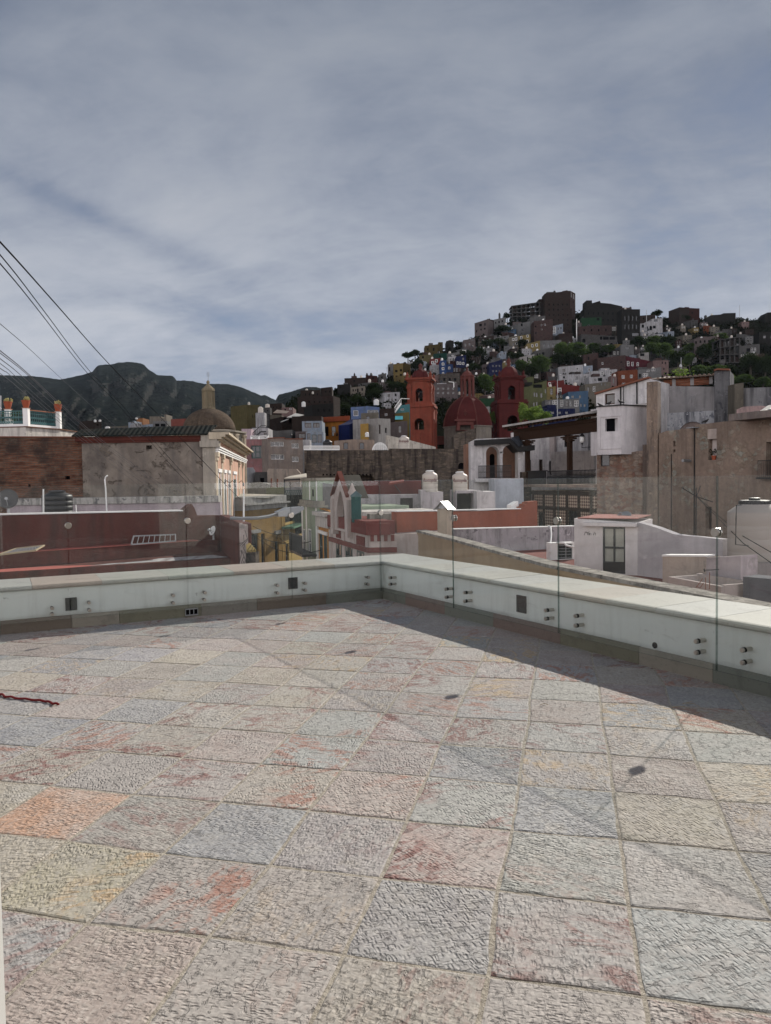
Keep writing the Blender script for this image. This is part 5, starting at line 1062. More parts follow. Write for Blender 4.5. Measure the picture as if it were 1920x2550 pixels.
def sheet(name, label, px4, mat, d4, cat='roof sheet', th=.08):
    b = MB(); p = [P(x, y, d) for (x, y), d in zip(px4, d4)]; q = [v+Vector((0, 0, th)) for v in p]; b.face(p[::-1]); b.face(q)
    for i in range(4): b.face([p[i], p[(i+1) % 4], q[(i+1) % 4], q[i]])
    return tag(b.build(name, M[mat], at=p[0]), label, cat)
sheet('roof_sheet', 'bright corrugated sheet roof over the brown brick house', [(714, 1040), (735, 1040), (757, 1034), (736, 1030)], 'corr_gray', [138, 138, 143, 143]); sheet('roof_sheet', 'long brownish corrugated roof left of the bright sheet', [(680, 1029), (712, 1030), (720, 1025), (690, 1021)], 'corr_brown', [146, 146, 152, 152]); sheet('roof_sheet', 'tilted gray sheet canopy below the brown brick house', [(698, 1052), (716, 1046), (720, 1043), (703, 1049)], 'corr_gray', [136, 136, 139, 139])
B('house', 'gray rendered wall house under the brown brick one', 666, 128, 728, 128, [(666, 1069), (690, 1073), (728, 1070)], -6, 'gray', [(669, 1082, 674, 1090, 'b')], grp=G2)
B('house', 'white and blue house with two square windows', 753, 130, 803, 130, (1049, 1048), -6, 'lblue', [(759, 1053, 775, 1065, 'b'), (780, 1053, 795.5, 1065, 'b')], grp=G2)
B('house', 'brown parapet house behind the white and blue one', 728, 137, 802, 137, (1037, 1036), -6, 'brown', (), grp=G2)
B('house', 'pale blue ground floor house with tall glazed doors', 762, 124, 806, 124, (1076, 1075), -6, 'lblue', [(765, 1079, 773, 1100, 'b'), (776, 1082, 789, 1103, 'g'), (791, 1082, 801, 1102, 'b')], grp=G2, th=4)
B('house', 'dull pink house with a red window left of the pale blue doors', 736, 126, 763, 126, (1075, 1074), -6, 'pinkgray', [(743, 1079, 760, 1092, 'b')], grp=G2)
B('house', 'small white wall house at the balustrade', 754, 118, 771, 118, (1095, 1095), -6, 'white', (), th=3, grp=G2)
B('house', 'orange house with dark posts and a red roof edge', 804, 142, 872, 142, (1052, 1048), -6, (plaster((.27, .105, .02), .5)), [(808, 1062, 818, 1086, 'o'), (826, 1062, 836, 1086, 'b'), (848, 1060, 853, 1085, 'o'), (832, 1077, 841, 1086, 'o')], cop=(plaster((.16, .04, .018), .4), .9, .7), grp=G2)
B('house', 'deep blue wall house between orange and yellow', 871, 136, 900, 138, [(871, 1057), (886, 1050), (900, 1042)], -6, plaster((.008, .014, .065), .4), (), th=3, grp=G2)
B('house', 'plain yellow ochre wall house', 898, 128, 918, 128, (1056, 1054), -6, plaster((.28, .17, .05), .5), (), th=3, grp=G2)
B('house', 'tall beige house with a dark shuttered window', 900, 132, 944, 132, (1029, 1027), -6, 'beige', [(912, 1036, 921, 1053, 'b')], th=5, grp=G2)
B('house', 'white gray house with two narrow windows right of the tall beige one', 943, 129, 973, 133, (1042, 1043), -6, 'pale', [(943.8, 1058, 948, 1080, 'b'), (959, 1066, 964, 1078, 'o')], th=5, grp=G2)
B('house', 'light blue house with a covered roof terrace', 875, 150, 946, 150, [(875, 1014), (911, 1012), (912, 1011), (946, 1014)], -6, plaster((.095, .135, .25), .5), [(880, 1022, 892, 1036, 'w'), (915, 1021, 942, 1029, 'w')], grp=G2)
B('house', 'brown block house with roof clutter behind the white gray one', 946, 146, 984, 146, (1019, 1016), -6, 'brick_dull', [(957, 1028, 966, 1036, 'b')], grp=G2)
B('house', 'turquoise house with a white outside stair', 982, 150, 1022, 150, [(982, 1026), (994, 1010), (1022, 1006)], -6, 'turq', [(998, 1017, 1006, 1022, 'w')], th=3, grp=G2)
B('house', 'brown house with turquoise panels beside the left red tower', 983, 147, 1020, 147, (1030, 1026), -6, plaster((.12, .09, .03), .3), (), th=4, grp=G2)
B('house', 'dull gray pink house at the foot of the left red tower', 972, 140, 1015, 140, (1052, 1048), -6, 'pinkgray', [(992, 1060, 1000, 1078, 'b')], grp=G2)
f = Fac(983, 146.2, 1006, 146.2, 1040); b = MB(); r = rect(f, 984, 1036, 1003, 1045)
b.box(f.w(r[0][0], -.1, r[0][1]), f.e.to_3d()*(r[1][0]-r[0][0]), f.n.to_3d()*.08, (0, 0, r[2][1]-r[1][1])); tag(b.build('wall_panel', plaster(COL['turq'], .1), at=f.w(r[0][0], 0, r[0][1])), 'turquoise panel hung on the brown house beside the tower', 'panel')
t = thing('outside_stair', P(983, 1028, 148), 'white sloping outside stair of the turquoise house', 'stair'); b = MB(); a, c_ = P(983, 1027, 148), P(999, 1005, 148); b.bar(a, c_, .5, .3); b.bar(a+Vector((0, 0, 1)), c_+Vector((0, 0, 1)), .1)
for k in range(6): q = a.lerp(c_, k/5); b.bar(q, q+Vector((0, 0, 1)), .08)
b.bar(c_+Vector((0, 0, 1)), P(1020, 1001, 148)+Vector((0, 0, .6)), .1); b.build('flight', M['white_paint'], t)
B('house', 'tan weathered wall house with two dark windows above the long stone wall', 832, 112, 931, 112, [(832, 1098), (880, 1094), (931, 1095)], -6, plaster((.24, .185, .15), .5), [(855, 1102, 867, 1119, 'b'), (895, 1102, 907, 1119, 'b')], th=4, grp=G2)
B('wall', 'pale streaked concrete wall behind the tank with red lettering', 966, 108, 1085, 112, [(966, 1084), (1020, 1096), (1085, 1113)], -6, plaster((.48, .44, .38), .5), (), th=.6, cat='wall')
# lattice vault
t = thing('roof_vault', P(945, 1121, 108), 'white lattice vault skylight above the long stone wall', 'skylight'); b = MB(); ca = P(946, 1121, 108); ra = 18.5*108/FPX
for y_ in (0, 3):
    for k in range(12):
        a0, a1 = math.pi*k/12, math.pi*(k+1)/12; b.bar(ca+Vector((math.cos(a0)*ra, y_, math.sin(a0)*ra)), ca+Vector((math.cos(a1)*ra, y_, math.sin(a1)*ra)), .09)
for k in range(1, 8):
    x = -ra+2*ra*k/8; h = math.sqrt(ra*ra-x*x); b.bar(ca+Vector((x, 0, 0)), ca+Vector((x, 0, h)), .07); z = ra*k/8
    if k < 7: w = math.sqrt(ra*ra-z*z); b.bar(ca+Vector((-w, 0, z)), ca+Vector((w, 0, z)), .07)
b.build('lattice', M['white_paint'], t)
for px, yt, yb, w, d, lb, mt in ((756, 1000, 1013, 10, 185, 'white roof tank standing high in front of the dark slope', 'tank_white'), (666, 1006, 1015, 11, 151, 'beige roof tank on the gray block tower', 'tank_beige'), (649, 1013, 1028, 13, 139.5, 'beige roof tank on the white stair tower', 'tank_beige'), (764, 968, 975, 6, 236, 'small pale roof tank on the distant brown block', 'tank_beige'), (779, 975, 981, 5, 224, 'small brown roof tank by the distant brown block', 'tank_beige'), (937, 994, 1009, 13, 152, 'white roof tank in a frame above the light blue house', 'tank_white'), (914, 1076, 1088, 10, 118, 'small white tank against the yellow ochre wall', 'tank_white'), (620, 1001, 1009, 6, 176, 'small tank on the yellow green house', 'tank_beige')):
    tank(px, yt, yb, w, d, lb, mt, n_=16)
tank(816, 1095, 1122, 23, 105, 'big black tank on the balustrade above the long stone wall', 'tank_black'); tank(1006, 1085, 1119, 27, 101, 'beige tank with dark red lettering on the long stone wall', 'tank_beige', True)
tank(725, 1080, 1090, 6, 125, 'small dark round tank behind the tan building', 'tank_black')

# pink house with stair and balustrade, tan building, long stone wall
PK = plaster((.25, .125, .125), .6); root, f = B('house', 'dusky pink house with a green grid window and lattice balustrade', 602, 112, 669, 112, (1094, 1094), -8, PK, [(626, 1109, 657, 1142, 'g')], th=7)
b = MB(); z1 = f.uz(626, 1094)[1]; 
for px in (626, 645, 667): p = f.pw(px, 1101); b.bx(p.x-.12, p.x+.12, p.y-.1, p.y+.15, z1, z1+.55)
for k in range(12):
    for s_ in (1, -1): p = f.pw(627+k*3.3, 1100); b.bar((p.x-.12*s_, p.y, z1), (p.x+.12*s_, p.y, z1+.42), .05)
p0, p1 = f.pw(625, 1094), f.pw(669, 1094); b.bx(p0.x, p1.x, p0.y-.1, p0.y+.15, z1+.42, z1+.52); b.build('balustrade', M['white_paint'], root)
B('house', 'white house behind the black steel stair', 628, 120, 668, 120, (1066, 1066), -8, 'white', [(657, 1078, 665, 1094, 'b')], th=5, grp=G2)
B('house', 'narrow lilac wall house left of the black stair', 602, 117, 626, 117, (1068, 1068), -8, plaster((.42, .33, .36), .3), [(604, 1080, 612, 1092, 'd')], th=5, grp=G2)
t = thing('steel_stair', P(628, 1094, 113.5), 'black steel stair with railings above the pink house', 'stair'); b = MB(); a, c_ = P(629, 1094, 114), P(650, 1075, 114); b.bar(a, c_, .25, .2); b.bar(a+Vector((0, 0, .9)), c_+Vector((0, 0, .9)), .09); l_ = P(663, 1075, 114); b.bar(c_, l_, .4, .2); b.bar(c_+Vector((0, 0, .9)), l_+Vector((0, 0, .9)), .09); l2 = P(624, 1064, 116); b.bar(l2, P(662, 1064, 116), .08)
for k in range(6): q = a.lerp(c_, k/5); b.bar(q, q+Vector((0, 0, .9)), .05)
b.build('flight', M['blackmetal'], t)
root, f = B('house', 'plain tan concrete building with four white framed windows', 668, 110, 754, 113, [(668, 1092), (708, 1091), (709, 1094), (754, 1094)], -8, plaster((.215, .175, .15), .6), [(674, 1100, 707, 1111, 'w'), (675, 1132, 708, 1144, 'w'), (726, 1104, 744, 1116, 'w'), (727, 1137, 744, 1150, 'w')], th=8, cop=('rust', .12, .15))
rubble('stone_wall', [(.09, .075, .062), (.17, .135, .105), (.12, .10, .088), (.24, .19, .14)], (.07, .06, .052), 1.7, .04, .9, (.012, .011, .012), (1, 3.0, 1))
root, f = B('wall', 'long dark rubble stone wall with black damp streaks and a row of small holes', 757, 92, 1180, 92, [(757, 1121), (968, 1121), (969, 1117), (1180, 1118)], -9, 'stone_wall', [(1141, 1152, 1158, 1168, 'o', 'a')]+[(803+9*k, 1180, 807+9*k, 1184, 'o') for k in range(14)], th=1.2, cat='wall')
t = thing('balustrade', P(790, 1121, 92.5), 'low white balustrade with red ends on the long stone wall', 'balustrade'); b = MB(); a, c_ = P(757, 1121, 92.4), P(845, 1121, 92.4); b.bar(a+Vector((0, 0, .5)), c_+Vector((0, 0, .5)), .2, .1); b.bar(a+Vector((0, 0, .05)), c_+Vector((0, 0, .05)), .2, .1)
for k in range(34): q = a.lerp(c_, k/33); b.bar(q, q+Vector((0, 0, .46)), .07)
b.build('baluster_row', M['white_paint'], t)
B('wall', 'broken stone wall block in front of the church dome', 1130, 118, 1186, 118, [(1130, 1086), (1143, 1077), (1185, 1066), (1186, 1066)], -8, 'stone_wall', (), th=4, cat='wall')

# left background houses below the mountain
G3 = 'far houses below the mountain'
B('house', 'far brick house low on the left above the green roof', 198, 215, 232, 215, (1057, 1056), -8, 'brick_dull', (), grp=G3); B('house', 'far brown block with two white tanks', 236, 205, 254, 207, (1047, 1047), -8, 'brown', [(241, 1055, 245, 1060, 'o')], grp=G3)
B('house', 'far white house with a row of three windows', 336, 205, 355, 206, (1054, 1053), -8, 'white', [(338, 1056, 341, 1063, 'd'), (343, 1056, 352, 1063, 'd')], grp=G3); B('house', 'far white house with a blue upper floor', 321, 210, 337, 210, (1052, 1048), -8, 'lblue', [(325, 1050, 333, 1054, 'd')], grp=G3)
B('house', 'far low white house with one square window', 355, 207, 382, 207, (1058, 1056), -8, 'lblue', [(368, 1061, 373, 1066, 'd')], grp=G3); B('house', 'far orange brick block behind the white houses', 342, 216, 357, 216, (1043, 1041), -8, plaster((.20, .09, .04), .3), (), grp=G3)
B('house', 'far cream cube house with a raised corner', 374, 215, 416, 215, [(374, 1037), (401, 1037), (402, 1042), (409, 1041), (409.5, 1032), (416, 1032)], -8, 'cream', [(401, 1045, 404, 1048, 'd')], grp=G3); B('house', 'far gray house with open balcony in front of the cream cube', 382, 204, 417, 204, (1049, 1048), -8, 'lgray', [(386, 1055, 397, 1062, 'o'), (400, 1055, 412, 1062, 'o')], grp=G3)
B('house', 'far dark red wall house left of the stone dome', 427, 200, 470, 200, (1044, 1042), -8, plaster((.15, .05, .04), .3), (), grp=G3); B('house', 'far low tan house in the middle of the left background', 262, 220, 322, 222, (1063, 1060), -8, 'beige', A(266, 1063, 318, 1068, 5, 1, 'd', .4, .5), grp=G3)
for px, yt, yb, w, lb in ((237, 1045, 1051, 6, 'first white tank on the far brown block'), (249, 1045, 1050, 6, 'second white tank on the far brown block, right one'), (340, 1040, 1044, 6, 'white tank on the far orange brick block'), (268, 1062, 1069, 12, 'white round tank in the left background')): tank(px, yt, yb, w, 204, lb, 'tank_white', n_=12)
# ------------------------------------------------------------------ near buildings, left
brick('old_brick', (.17, .075, .048), (.235, .118, .074), (.14, .11, .087), .36, .12, .024, stain=.75)
n = NT('worn_render'); v = n.uv(); a = n.noise(v, .6, 8, .68, .4); fine = n.noise(v, 6, 5, .65); st = n.noise(n.uv((1.6, .2, 1)), 1, 6, .6)
c = n.mix(n.ramp(a, [(.36, 0), (.62, 1)]), (.105, .088, .075), (.245, .212, .175)); c = n.mix(n.math('MULTIPLY', n.ramp(st, [(.46, 0), (.64, 1)]), .6), c, (.085, .078, .075))
edge = n.noise(n.uv((1, 1.25, 1), 0, (3.6, 1, 0)), .8, 9, .72, .7); c = n.mix(n.ramp(edge, [(.555, 0), (.57, 1)]), c, n.mix(n.noise(n.uv((3, 9, 1)), 1, 3), (.055, .048, .042), (.20, .165, .13)))
c = n.mix(n.math('MULTIPLY', fine, .3), c, (.11, .10, .095)); n.bump(n.math('ADD', fine, n.math('MULTIPLY', n.ramp(edge, [(.555, 1), (.57, 0)]), 3)), .8, .03); M['worn_render'] = n.fin(c, .95, 0, .08)
G4 = None
B('building', 'long building with a bare dark red brick wall on the left', -420, 40.2, 206, 40.2, [(-420, 1088), (206, 1090)], -9, 'old_brick', [(162, 1185, 174, 1194, 'o'), (70, 1206, 76, 1214, 'o')], th=11, cat='building', cop=('rust', .06, .06))
D0 = 40.0; sf = Fac(205, D0, 537, D0, 1150)
th_ = thing('building', sf.w(sf.L/2, 4, -9), 'ornate pink fronted building with a worn gray side wall and dark green sheet roof', 'building')
zt_ = sf.uz(300, 1098)[1]; b = MB(); plate(b, sf, [(0, -9), (sf.L, -9), (sf.L, zt_), (0, zt_)], [rect(sf, 364, 1109, 378, 1119)], 0, .5, .3); b.build('side_wall', M['worn_render'], th_)
zr = sf.uz(300, 1087)[1]; b = MB(); b.box(sf.w(-.3, -.12, zt_+.002), sf.e.to_3d()*(sf.L+.1), sf.n.to_3d()*.7, (0, 0, zr-zt_)); b.box(sf.w(-.05, -.07, zt_-.1), sf.e.to_3d()*(sf.L-.4), sf.n.to_3d()*.2, (0, 0, .098)); b.build('fascia', plaster((.085, .028, .022), .5), th_)
b = MB(); q = [sf.w(-.4, -.3, zr+.003), sf.w(sf.L-.35, -.3, zr+.003), P(541, 1061, 40.75), P(201, 1072, 40.55)]; q2 = [p+Vector((0, 0, .07)) for p in q]; b.face(q[::-1]); b.face(q2)
for i in range(4): b.face([q[i], q[(i+1) % 4], q2[(i+1) % 4], q2[i]])
b.build('roof', M['corr_dark'], th_)
b = MB(); A_ = sf.w(sf.L, 0, 0); q = [P(537, 1085, D0+.1), P(537, 1063, 47.5), P(545, 1075, 47.5), P(543, 1082, 43)]
pf = Fac.xy(sf.w(sf.L, 0, 0).xy, P(609, 1150, 65).xy)
# corner pier, frieze, cornice and pilasters of the receding front
ZP = dict(cor1=3.98, cor0=3.62, en1=3.28, en0=2.95)
b = MB(); doors = []
for x0, x1, y0, y1 in ((545, 550, 1190, 1300), (559, 563, 1192, 1300), (569.3, 572.3, 1193, 1300), (582, 588.7, 1195, 1310)):
    u0, u1 = pf.uz(x0, 1240)[0], pf.uz(x1, 1240)[0]; doors.append([(u0, -2.2), (u1, -2.2), (u1, 1.55), (u0, 1.55)])
plate(b, pf, [(0, -9), (pf.L, -9), (pf.L, ZP['cor0']), (0, ZP['cor0'])], doors, 0, .45, .4); PINKF = plaster((.50, .32, .24), .35, (.20, .14, .11), .8); b.build('front_wall', PINKF, th_)
CRM = plaster((.52, .45, .34), .35, (.16, .13, .10)); e = pf.e.to_3d(); nn = pf.n.to_3d()
b = MB()
for w, z0, z1 in ((.75, ZP['cor1']-.12, ZP['cor1']), (.55, ZP['cor1']-.24, ZP['cor1']-.121), (.35, ZP['cor0'], ZP['cor1']-.241)): b.box(pf.w(-.25, -w, z0), e*(pf.L+.5), nn*(w+.3), (0, 0, z1-z0))
b.build('cornice', CRM, th_)
b = MB()
for k in range(3): z0 = ZP['en0']+.11*k; b.box(pf.w(-.05, -.16-.05*k, z0), e*(pf.L+.1), nn*.3, (0, 0, .085))
b.build('entablature', M['white_paint'], th_)
GRN = plaster((.30, .32, .26), .4)
for x in (539, 553.5, 574, 595, 604):
    u = pf.uz(x, 1200)[0]; b = MB(); b.box(pf.w(u-.3, -.05, -9), e*.6, nn*.06, (0, 0, ZP['en0']-.45+9)); b.box(pf.w(u-.36, -.12, ZP['en0']-.449), e*.72, nn*.13, (0, 0, .2)); b.box(pf.w(u-.42, -.18, ZP['en0']-.248), e*.84, nn*.19, (0, 0, .24)); b.build('pilaster', CRM, th_)
for h in doors:
    u0, u1 = h[0][0], h[1][0]; b = MB(); b.box(pf.w(u0-.28, -.03, -2.2), e*.27, nn*.05, (0, 0, 4.1)); b.box(pf.w(u1+.01, -.03, -2.2), e*.27, nn*.05, (0, 0, 4.1)); b.box(pf.w(u0-.35, -.08, 1.9), e*(u1-u0+.7), nn*.1, (0, 0, .2)); fr_ = b.build('door_surround', M['white_paint'], th_)
    b = MB(); b.box(pf.w(u0+.02, .02, -2.2), e*(u1-u0-.04), nn*.08, (0, 0, 3.72)); b.box(pf.w((u0+u1)/2-.02, .005, -2.2), e*.04, nn*.03, (0, 0, 3.7)); b.build('shutter', M['greenmetal'], th_)
b = MB()
for x in (551, 566, 590):
    u = pf.uz(x, 1220)[0]; c_ = pf.w(u, -.15, 1.3); b = MB(); b.tube([c_, c_+Vector((.2, -.1, .15)), c_+Vector((.36, -.15, 0))], .022, 5); b.lathe(c_+Vector((.36, -.15, -.25)), [(.05, 0), (.08, .15), (.02, .26)], 8); b.build('lamp_bracket', M['blackmetal'], th_)
b = MB(); u0 = sf.uz(506, 1150)[0]; b.box(sf.w(u0, -.1, -9), sf.e.to_3d()*(sf.L-u0+.02), sf.n.to_3d()*.1, (0, 0, zt_+9-.4)); b.box(sf.w(u0-.1, -.28, zt_-.4), sf.e.to_3d()*(sf.L-u0+.35), sf.n.to_3d()*.4, (0, 0, .32)); b.box(sf.w(u0-.05, -.2, zt_-.08), sf.e.to_3d()*(sf.L-u0+.2), sf.n.to_3d()*.4, (0, 0, .4)); b.build('corner_pier', plaster((.34, .31, .26), .5), th_)

# stone dome behind
dth = thing('dome', P(521, 1200, 78), 'weathered brown stone dome with a slim lantern and an aerial', 'dome'); kd = 78/FPX; c_ = P(521, 1073, 78); R = 64.5*kd; zq = lambda y: P(521, y, 78).z
rubble('dome_stone', [(.10, .075, .055), (.14, .105, .075), (.085, .065, .05)], (.09, .07, .055), 3.2, .04, .4, (.03, .026, .022))
b = MB(); H_ = zq(1017)-zq(1073); b.lathe((c_.x, c_.y, c_.z), [(R, 0)]+[(R*math.cos(math.pi/2*i/12), H_*math.sin(math.pi/2*i/12)) for i in range(1, 12)]+[(R*.1, H_)], 32); b.build('dome_shell', M['dome_stone'], dth, True)
DRM = plaster((.27, .245, .20), .5); b = MB(); b.lathe((c_.x, c_.y, -8), [(R*1.30, 0), (R*1.30, zq(1083)+8), (R*1.42, zq(1080)+8), (R*1.42, zq(1076)+8), (R*1.05, zq(1073)+8)], 8, rot=math.radians(10)); dm_ = b.build('drum', DRM, dth)
for k in range(8):
    for s_ in (-.12, .12):
        a = math.radians(10)+math.pi/4*k+s_; b = MB(); p = Vector((c_.x+math.cos(a)*R*1.34, c_.y+math.sin(a)*R*1.34, -8)); b.tube([p, p+Vector((0, 0, zq(1092)+8))], .16, 8); b.lathe(p+Vector((0, 0, zq(1092)+8)), [(.18, 0), (.26, .2), (.26, .32)], 8); b.build('column', CRM, dm_)
    a = math.radians(10)+math.pi/4*(k+.5); cdir = Vector((math.cos(a), math.sin(a), 0)); tdir = Vector((-math.sin(a), math.cos(a), 0)); mid = Vector((c_.x, c_.y, 0))+cdir*R*1.30*math.cos(math.pi/8)
    f = Fac.xy((mid-tdir*.6).xy, (mid+tdir*.6).xy); b = MB(); b.face([f.w(u, -.02 if f.n.dot(cdir.xy) < 0 else .02, z) for u, z in arch(.15, 1.05, -2, zq(1105), 8)]); b.build('niche', M['worn_render'], dm_)
b = MB(); rl = 14.5*kd; z0, z1 = zq(1018)-.1, zq(976); b.lathe((c_.x, c_.y, z0), [(rl*1.15, 0), (rl*1.15, .2), (rl*.95, .25), (rl*.95, z1-z0), (rl*1.15, z1-z0+.08), (rl*1.1, z1-z0+.3), (rl*.7, z1-z0+.5), (rl*.35, z1-z0+.7), (rl*.22, z1-z0+.85), (rl*.3, z1-z0+1.0), (rl*.2, z1-z0+1.12), (.02, z1-z0+1.2)], 8)
for k in range(8):
    a = math.pi/4*k; b.tube([(c_.x+math.cos(a)*rl, c_.y+math.sin(a)*rl, z0+.2), (c_.x+math.cos(a)*rl, c_.y+math.sin(a)*rl, z1)], .07, 6)
b.build('lantern', plaster((.20, .165, .11), .6), dth)
b = MB(); a = P(519, 956, 78); b.tube([a, P(518, 926, 78)], .025, 5)
for z in (0, -.18, -.3): b.tube([P(514, 929, 78)+Vector((0, 0, z)), P(522, 929, 78)+Vector((0, 0, z))], .018, 4)
b.build('aerial', M['graymetal'], dth)

# white balcony terrace with flower pots, far left
bt = thing('terrace_balcony', P(64, 1087, 52), 'white roof terrace corner with turquoise iron railings', 'balcony'); WT = plaster((.58, .55, .50), .55)
c0 = P(64, 1060, 52).xy; c1 = P(150, 1060, 55).xy; c1 = Vector((c1.x, c1.y)); fl = Fac.xy(P(-420, 1060, 52.5).xy, c0); fr_ = Fac.xy(c0, c1)
zb0, zb1, zr0, zr1 = P(64, 1100, 52).z, P(64, 1064, 52).z, P(64, 1060, 52).z, P(64, 1021, 52).z
b = MB()
def prism(b, poly, z0, z1, m=0):
    lo = [Vector((p[0], p[1], z0)) for p in poly]; hi = [Vector((p[0], p[1], z1)) for p in poly]; b.face(lo[::-1], m); b.face(hi, m)
    for i in range(len(poly)): b.face([lo[i], lo[(i+1) % len(poly)], hi[(i+1) % len(poly)], hi[i]], m)
poly = [fl.A, c0, c1, c1+fl.n*6, fl.A+fl.n*9]; prism(b, poly, zb0-6, zb1); b.build('wall', WT, bt)
b = MB(); prism(b, [p+(p-Vector((-40, 56))).normalized()*.12 for p in poly], zb1+.002, zr0-.04); b.build('ledge', plaster((.17, .09, .06), .4), bt)
b = MB()
for f in (fl, fr_): b.box(f.w(0, .02, zr0-.035), f.e.to_3d()*f.L, f.n.to_3d()*.22, (0, 0, .16))
b.build('kerb', M['white_paint'], bt)
def post(p, nm):
    b = MB(); b.bx(p[0]-.17, p[0]+.17, p[1]-.02, p[1]+.32, zr0-.03, zr1+.12); b.build(nm, M['white_paint'], bt); b = MB(); b.bx(p[0]-.21, p[0]+.21, p[1]-.06, p[1]+.36, zr1+.122, zr1+.17); b.build('post_cap', plaster((.36, .17, .11), .2), bt)
posts = [c0, c1-fr_.e*.25, P(18, 1040, 52.6).xy, P(-60, 1040, 52.6).xy]
for p in posts: post(p, 'post')
simple('turq_iron', (.03, .11, .115), .5)
for f, L0 in ((fl, fl.L-9), (fr_, 0)):
    b = MB(); L1 = f.L; k = L0
    b.bar(f.w(L0, .12, zr1-.05), f.w(L1, .12, zr1-.05), .06); b.bar(f.w(L0, .12, zr0+.2), f.w(L1, .12, zr0+.2), .05); b.bar(f.w(L0, .12, zr0+.32), f.w(L1, .12, zr0+.32), .03); b.bar(f.w(L0, .12, zr1-.2), f.w(L1, .12, zr1-.2), .03)
    while k < L1:
        b.bar(f.w(k, .12, zr0+.15), f.w(k, .12, zr1-.05), .03); b.lathe(f.w(k+.09, .12, (zr0+zr1)/2+.05), [(.07, -.015), (.07, .015), (.045, .015), (.045, -.015)], 8, axis=f.n.to_3d()); b.lathe(f.w(k+.09, .12, zr0+.26), [(.05, -.012), (.05, .012)], 6, axis=f.n.to_3d()); k += .18
    b.build('railing', M['turq_iron'], bt)
b = MB(); b.box(fr_.w(.2, .05, zr1), fr_.e.to_3d()*(fr_.L-.5), fr_.n.to_3d()*.16, (0, 0, .07)); b.build('handrail', plaster((.36, .17, .11), .2), bt)
simple('terracotta', (.30, .07, .03), .8); leafmat('leaf_cactus', (.20, .18, .06), (.50, .46, .24))
for i, (p, lb) in enumerate(zip(posts[:3], ('terracotta pot with a pale cactus on the middle white post', 'terracotta pot with a pale yellow cactus on the right white post', 'terracotta pot with a pale cactus on the left white post'))):
    c_ = Vector((p[0], p[1]+.15, zr1+.17)); t = thing('flower_pot', c_, lb, 'flower pot', 'pots on the balcony posts')
    b = MB(); b.lathe(c_, [(.16, 0), (.24, .25), (.26, .42), (.28, .42), (.28, .5), (.22, .5)], 14); b.build('pot', M['terracotta'], t)
    b = MB(); rr = random.Random(i)
    for k in range(16): q = c_+Vector((rr.uniform(-.22, .22), rr.uniform(-.2, .2), .5+rr.uniform(0, .2))); b.lathe(q, [(.02, -.06), (.07, 0), (.06, .06), (.01, .1)], 6)
    b.build('plant', M['leaf_cactus'], t)
for i, (px, py, lb) in enumerate(((26, 1052, 'green leafy plant behind the turquoise railing'), (6, 1056, 'leafy plant behind the railing at the left edge'))):
    p = P(px, py, 53); t = thing('potted_plant', p, lb, 'potted plant'); rr = random.Random(40+i); b = MB()
    for k in range(220):
        q = p+Vector((rr.gauss(0, .35), rr.gauss(0, .2), rr.uniform(.1, .8))); u = Vector((rr.gauss(0, 1), rr.gauss(0, 1), rr.gauss(0, 1))).normalized()*.09; w = Vector((rr.gauss(0, 1), rr.gauss(0, 1), rr.gauss(0, 1))).normalized()*.06; b.face([q-u, q-w, q+u, q+w])
    b.build('leaves', M['leaf_mid'], t); b = MB(); b.lathe(p+Vector((0, 0, -.2)), [(.14, 0), (.2, .35)], 10); b.build('pot', M['white_paint'], t)
t = thing('antenna_mast', P(2, 1070, 52.4), 'white antenna mast cut by the left photo edge', 'aerial'); b = MB(); b.tube([P(2, 1070, 52.4), P(2, 985, 52.4)], .03, 6); b.bar(P(-4, 1015, 52.4), P(4, 1017, 52.4), .05); b.build('mast', M['white_paint'], t)

# roofs just below the terrace on the left
LIL = plaster((.38, .325, .345), .35, (.12, .10, .11)); STW = plaster((.40, .385, .36), 1.0, (.05, .05, .052), 1.6)
fw = Fac(16, 36.5, 548, 36.5, 1250); rt_ = thing('wall', fw.w(fw.L/2, 0, -9), 'low lilac roof wall with a black stained white coping', 'wall'); b = MB(); z1 = fw.uz(300, 1254)[1]; z2 = fw.uz(300, 1238)[1]; plate(b, fw, [(0, -9), (fw.L, -9), (fw.L, z1), (0, z1)], [], 0, .5); b.build('wall_body', LIL, rt_); b = MB(); b.box(fw.w(-.1, -.12, z1+.002), fw.e.to_3d()*(fw.L+.05), fw.n.to_3d()*.7, (0, 0, z2-z1)); b.build('coping', STW, rt_)
RDD = plaster((.105, .034, .028), .75, (.04, .022, .02), .9); RDL = plaster((.40, .12, .10), .4, (.16, .07, .06), .8); DKB = 'old_brick'
fa = Fac(-260, 18.2, 548, 23.5, 1300); rb_ = thing('building', fa.w(fa.L*.6, -1, -9), 'dark red roof building with parapet walls directly below the left glass', 'building')
tp = [(-260, 1290), (42, 1282), (455, 1273), (462, 1268), (470, 1261), (478, 1255), (485, 1266), (491, 1284), (548, 1283)]; tz = [fa.uz(*t_) for t_ in tp]; tz[0] = (0, tz[0][1]); tz[-1] = (fa.L, tz[-1][1])
b = MB(); plate(b, fa, [(0, -9), (fa.L, -9)]+tz[::-1], [], 0, .35); b.build('back_parapet', RDD, rb_)
b = MB()
for i in range(2): a, c_ = fa.w(tz[i][0], -.03, tz[i][1]+.002), fa.w(tz[i+1][0], -.03, tz[i+1][1]+.002); b.box(a, c_-a, fa.n.to_3d()*.42, (0, 0, .035))
b.build('coping', M['white_paint'], rb_)
zs0 = -.40; zs1 = -.76
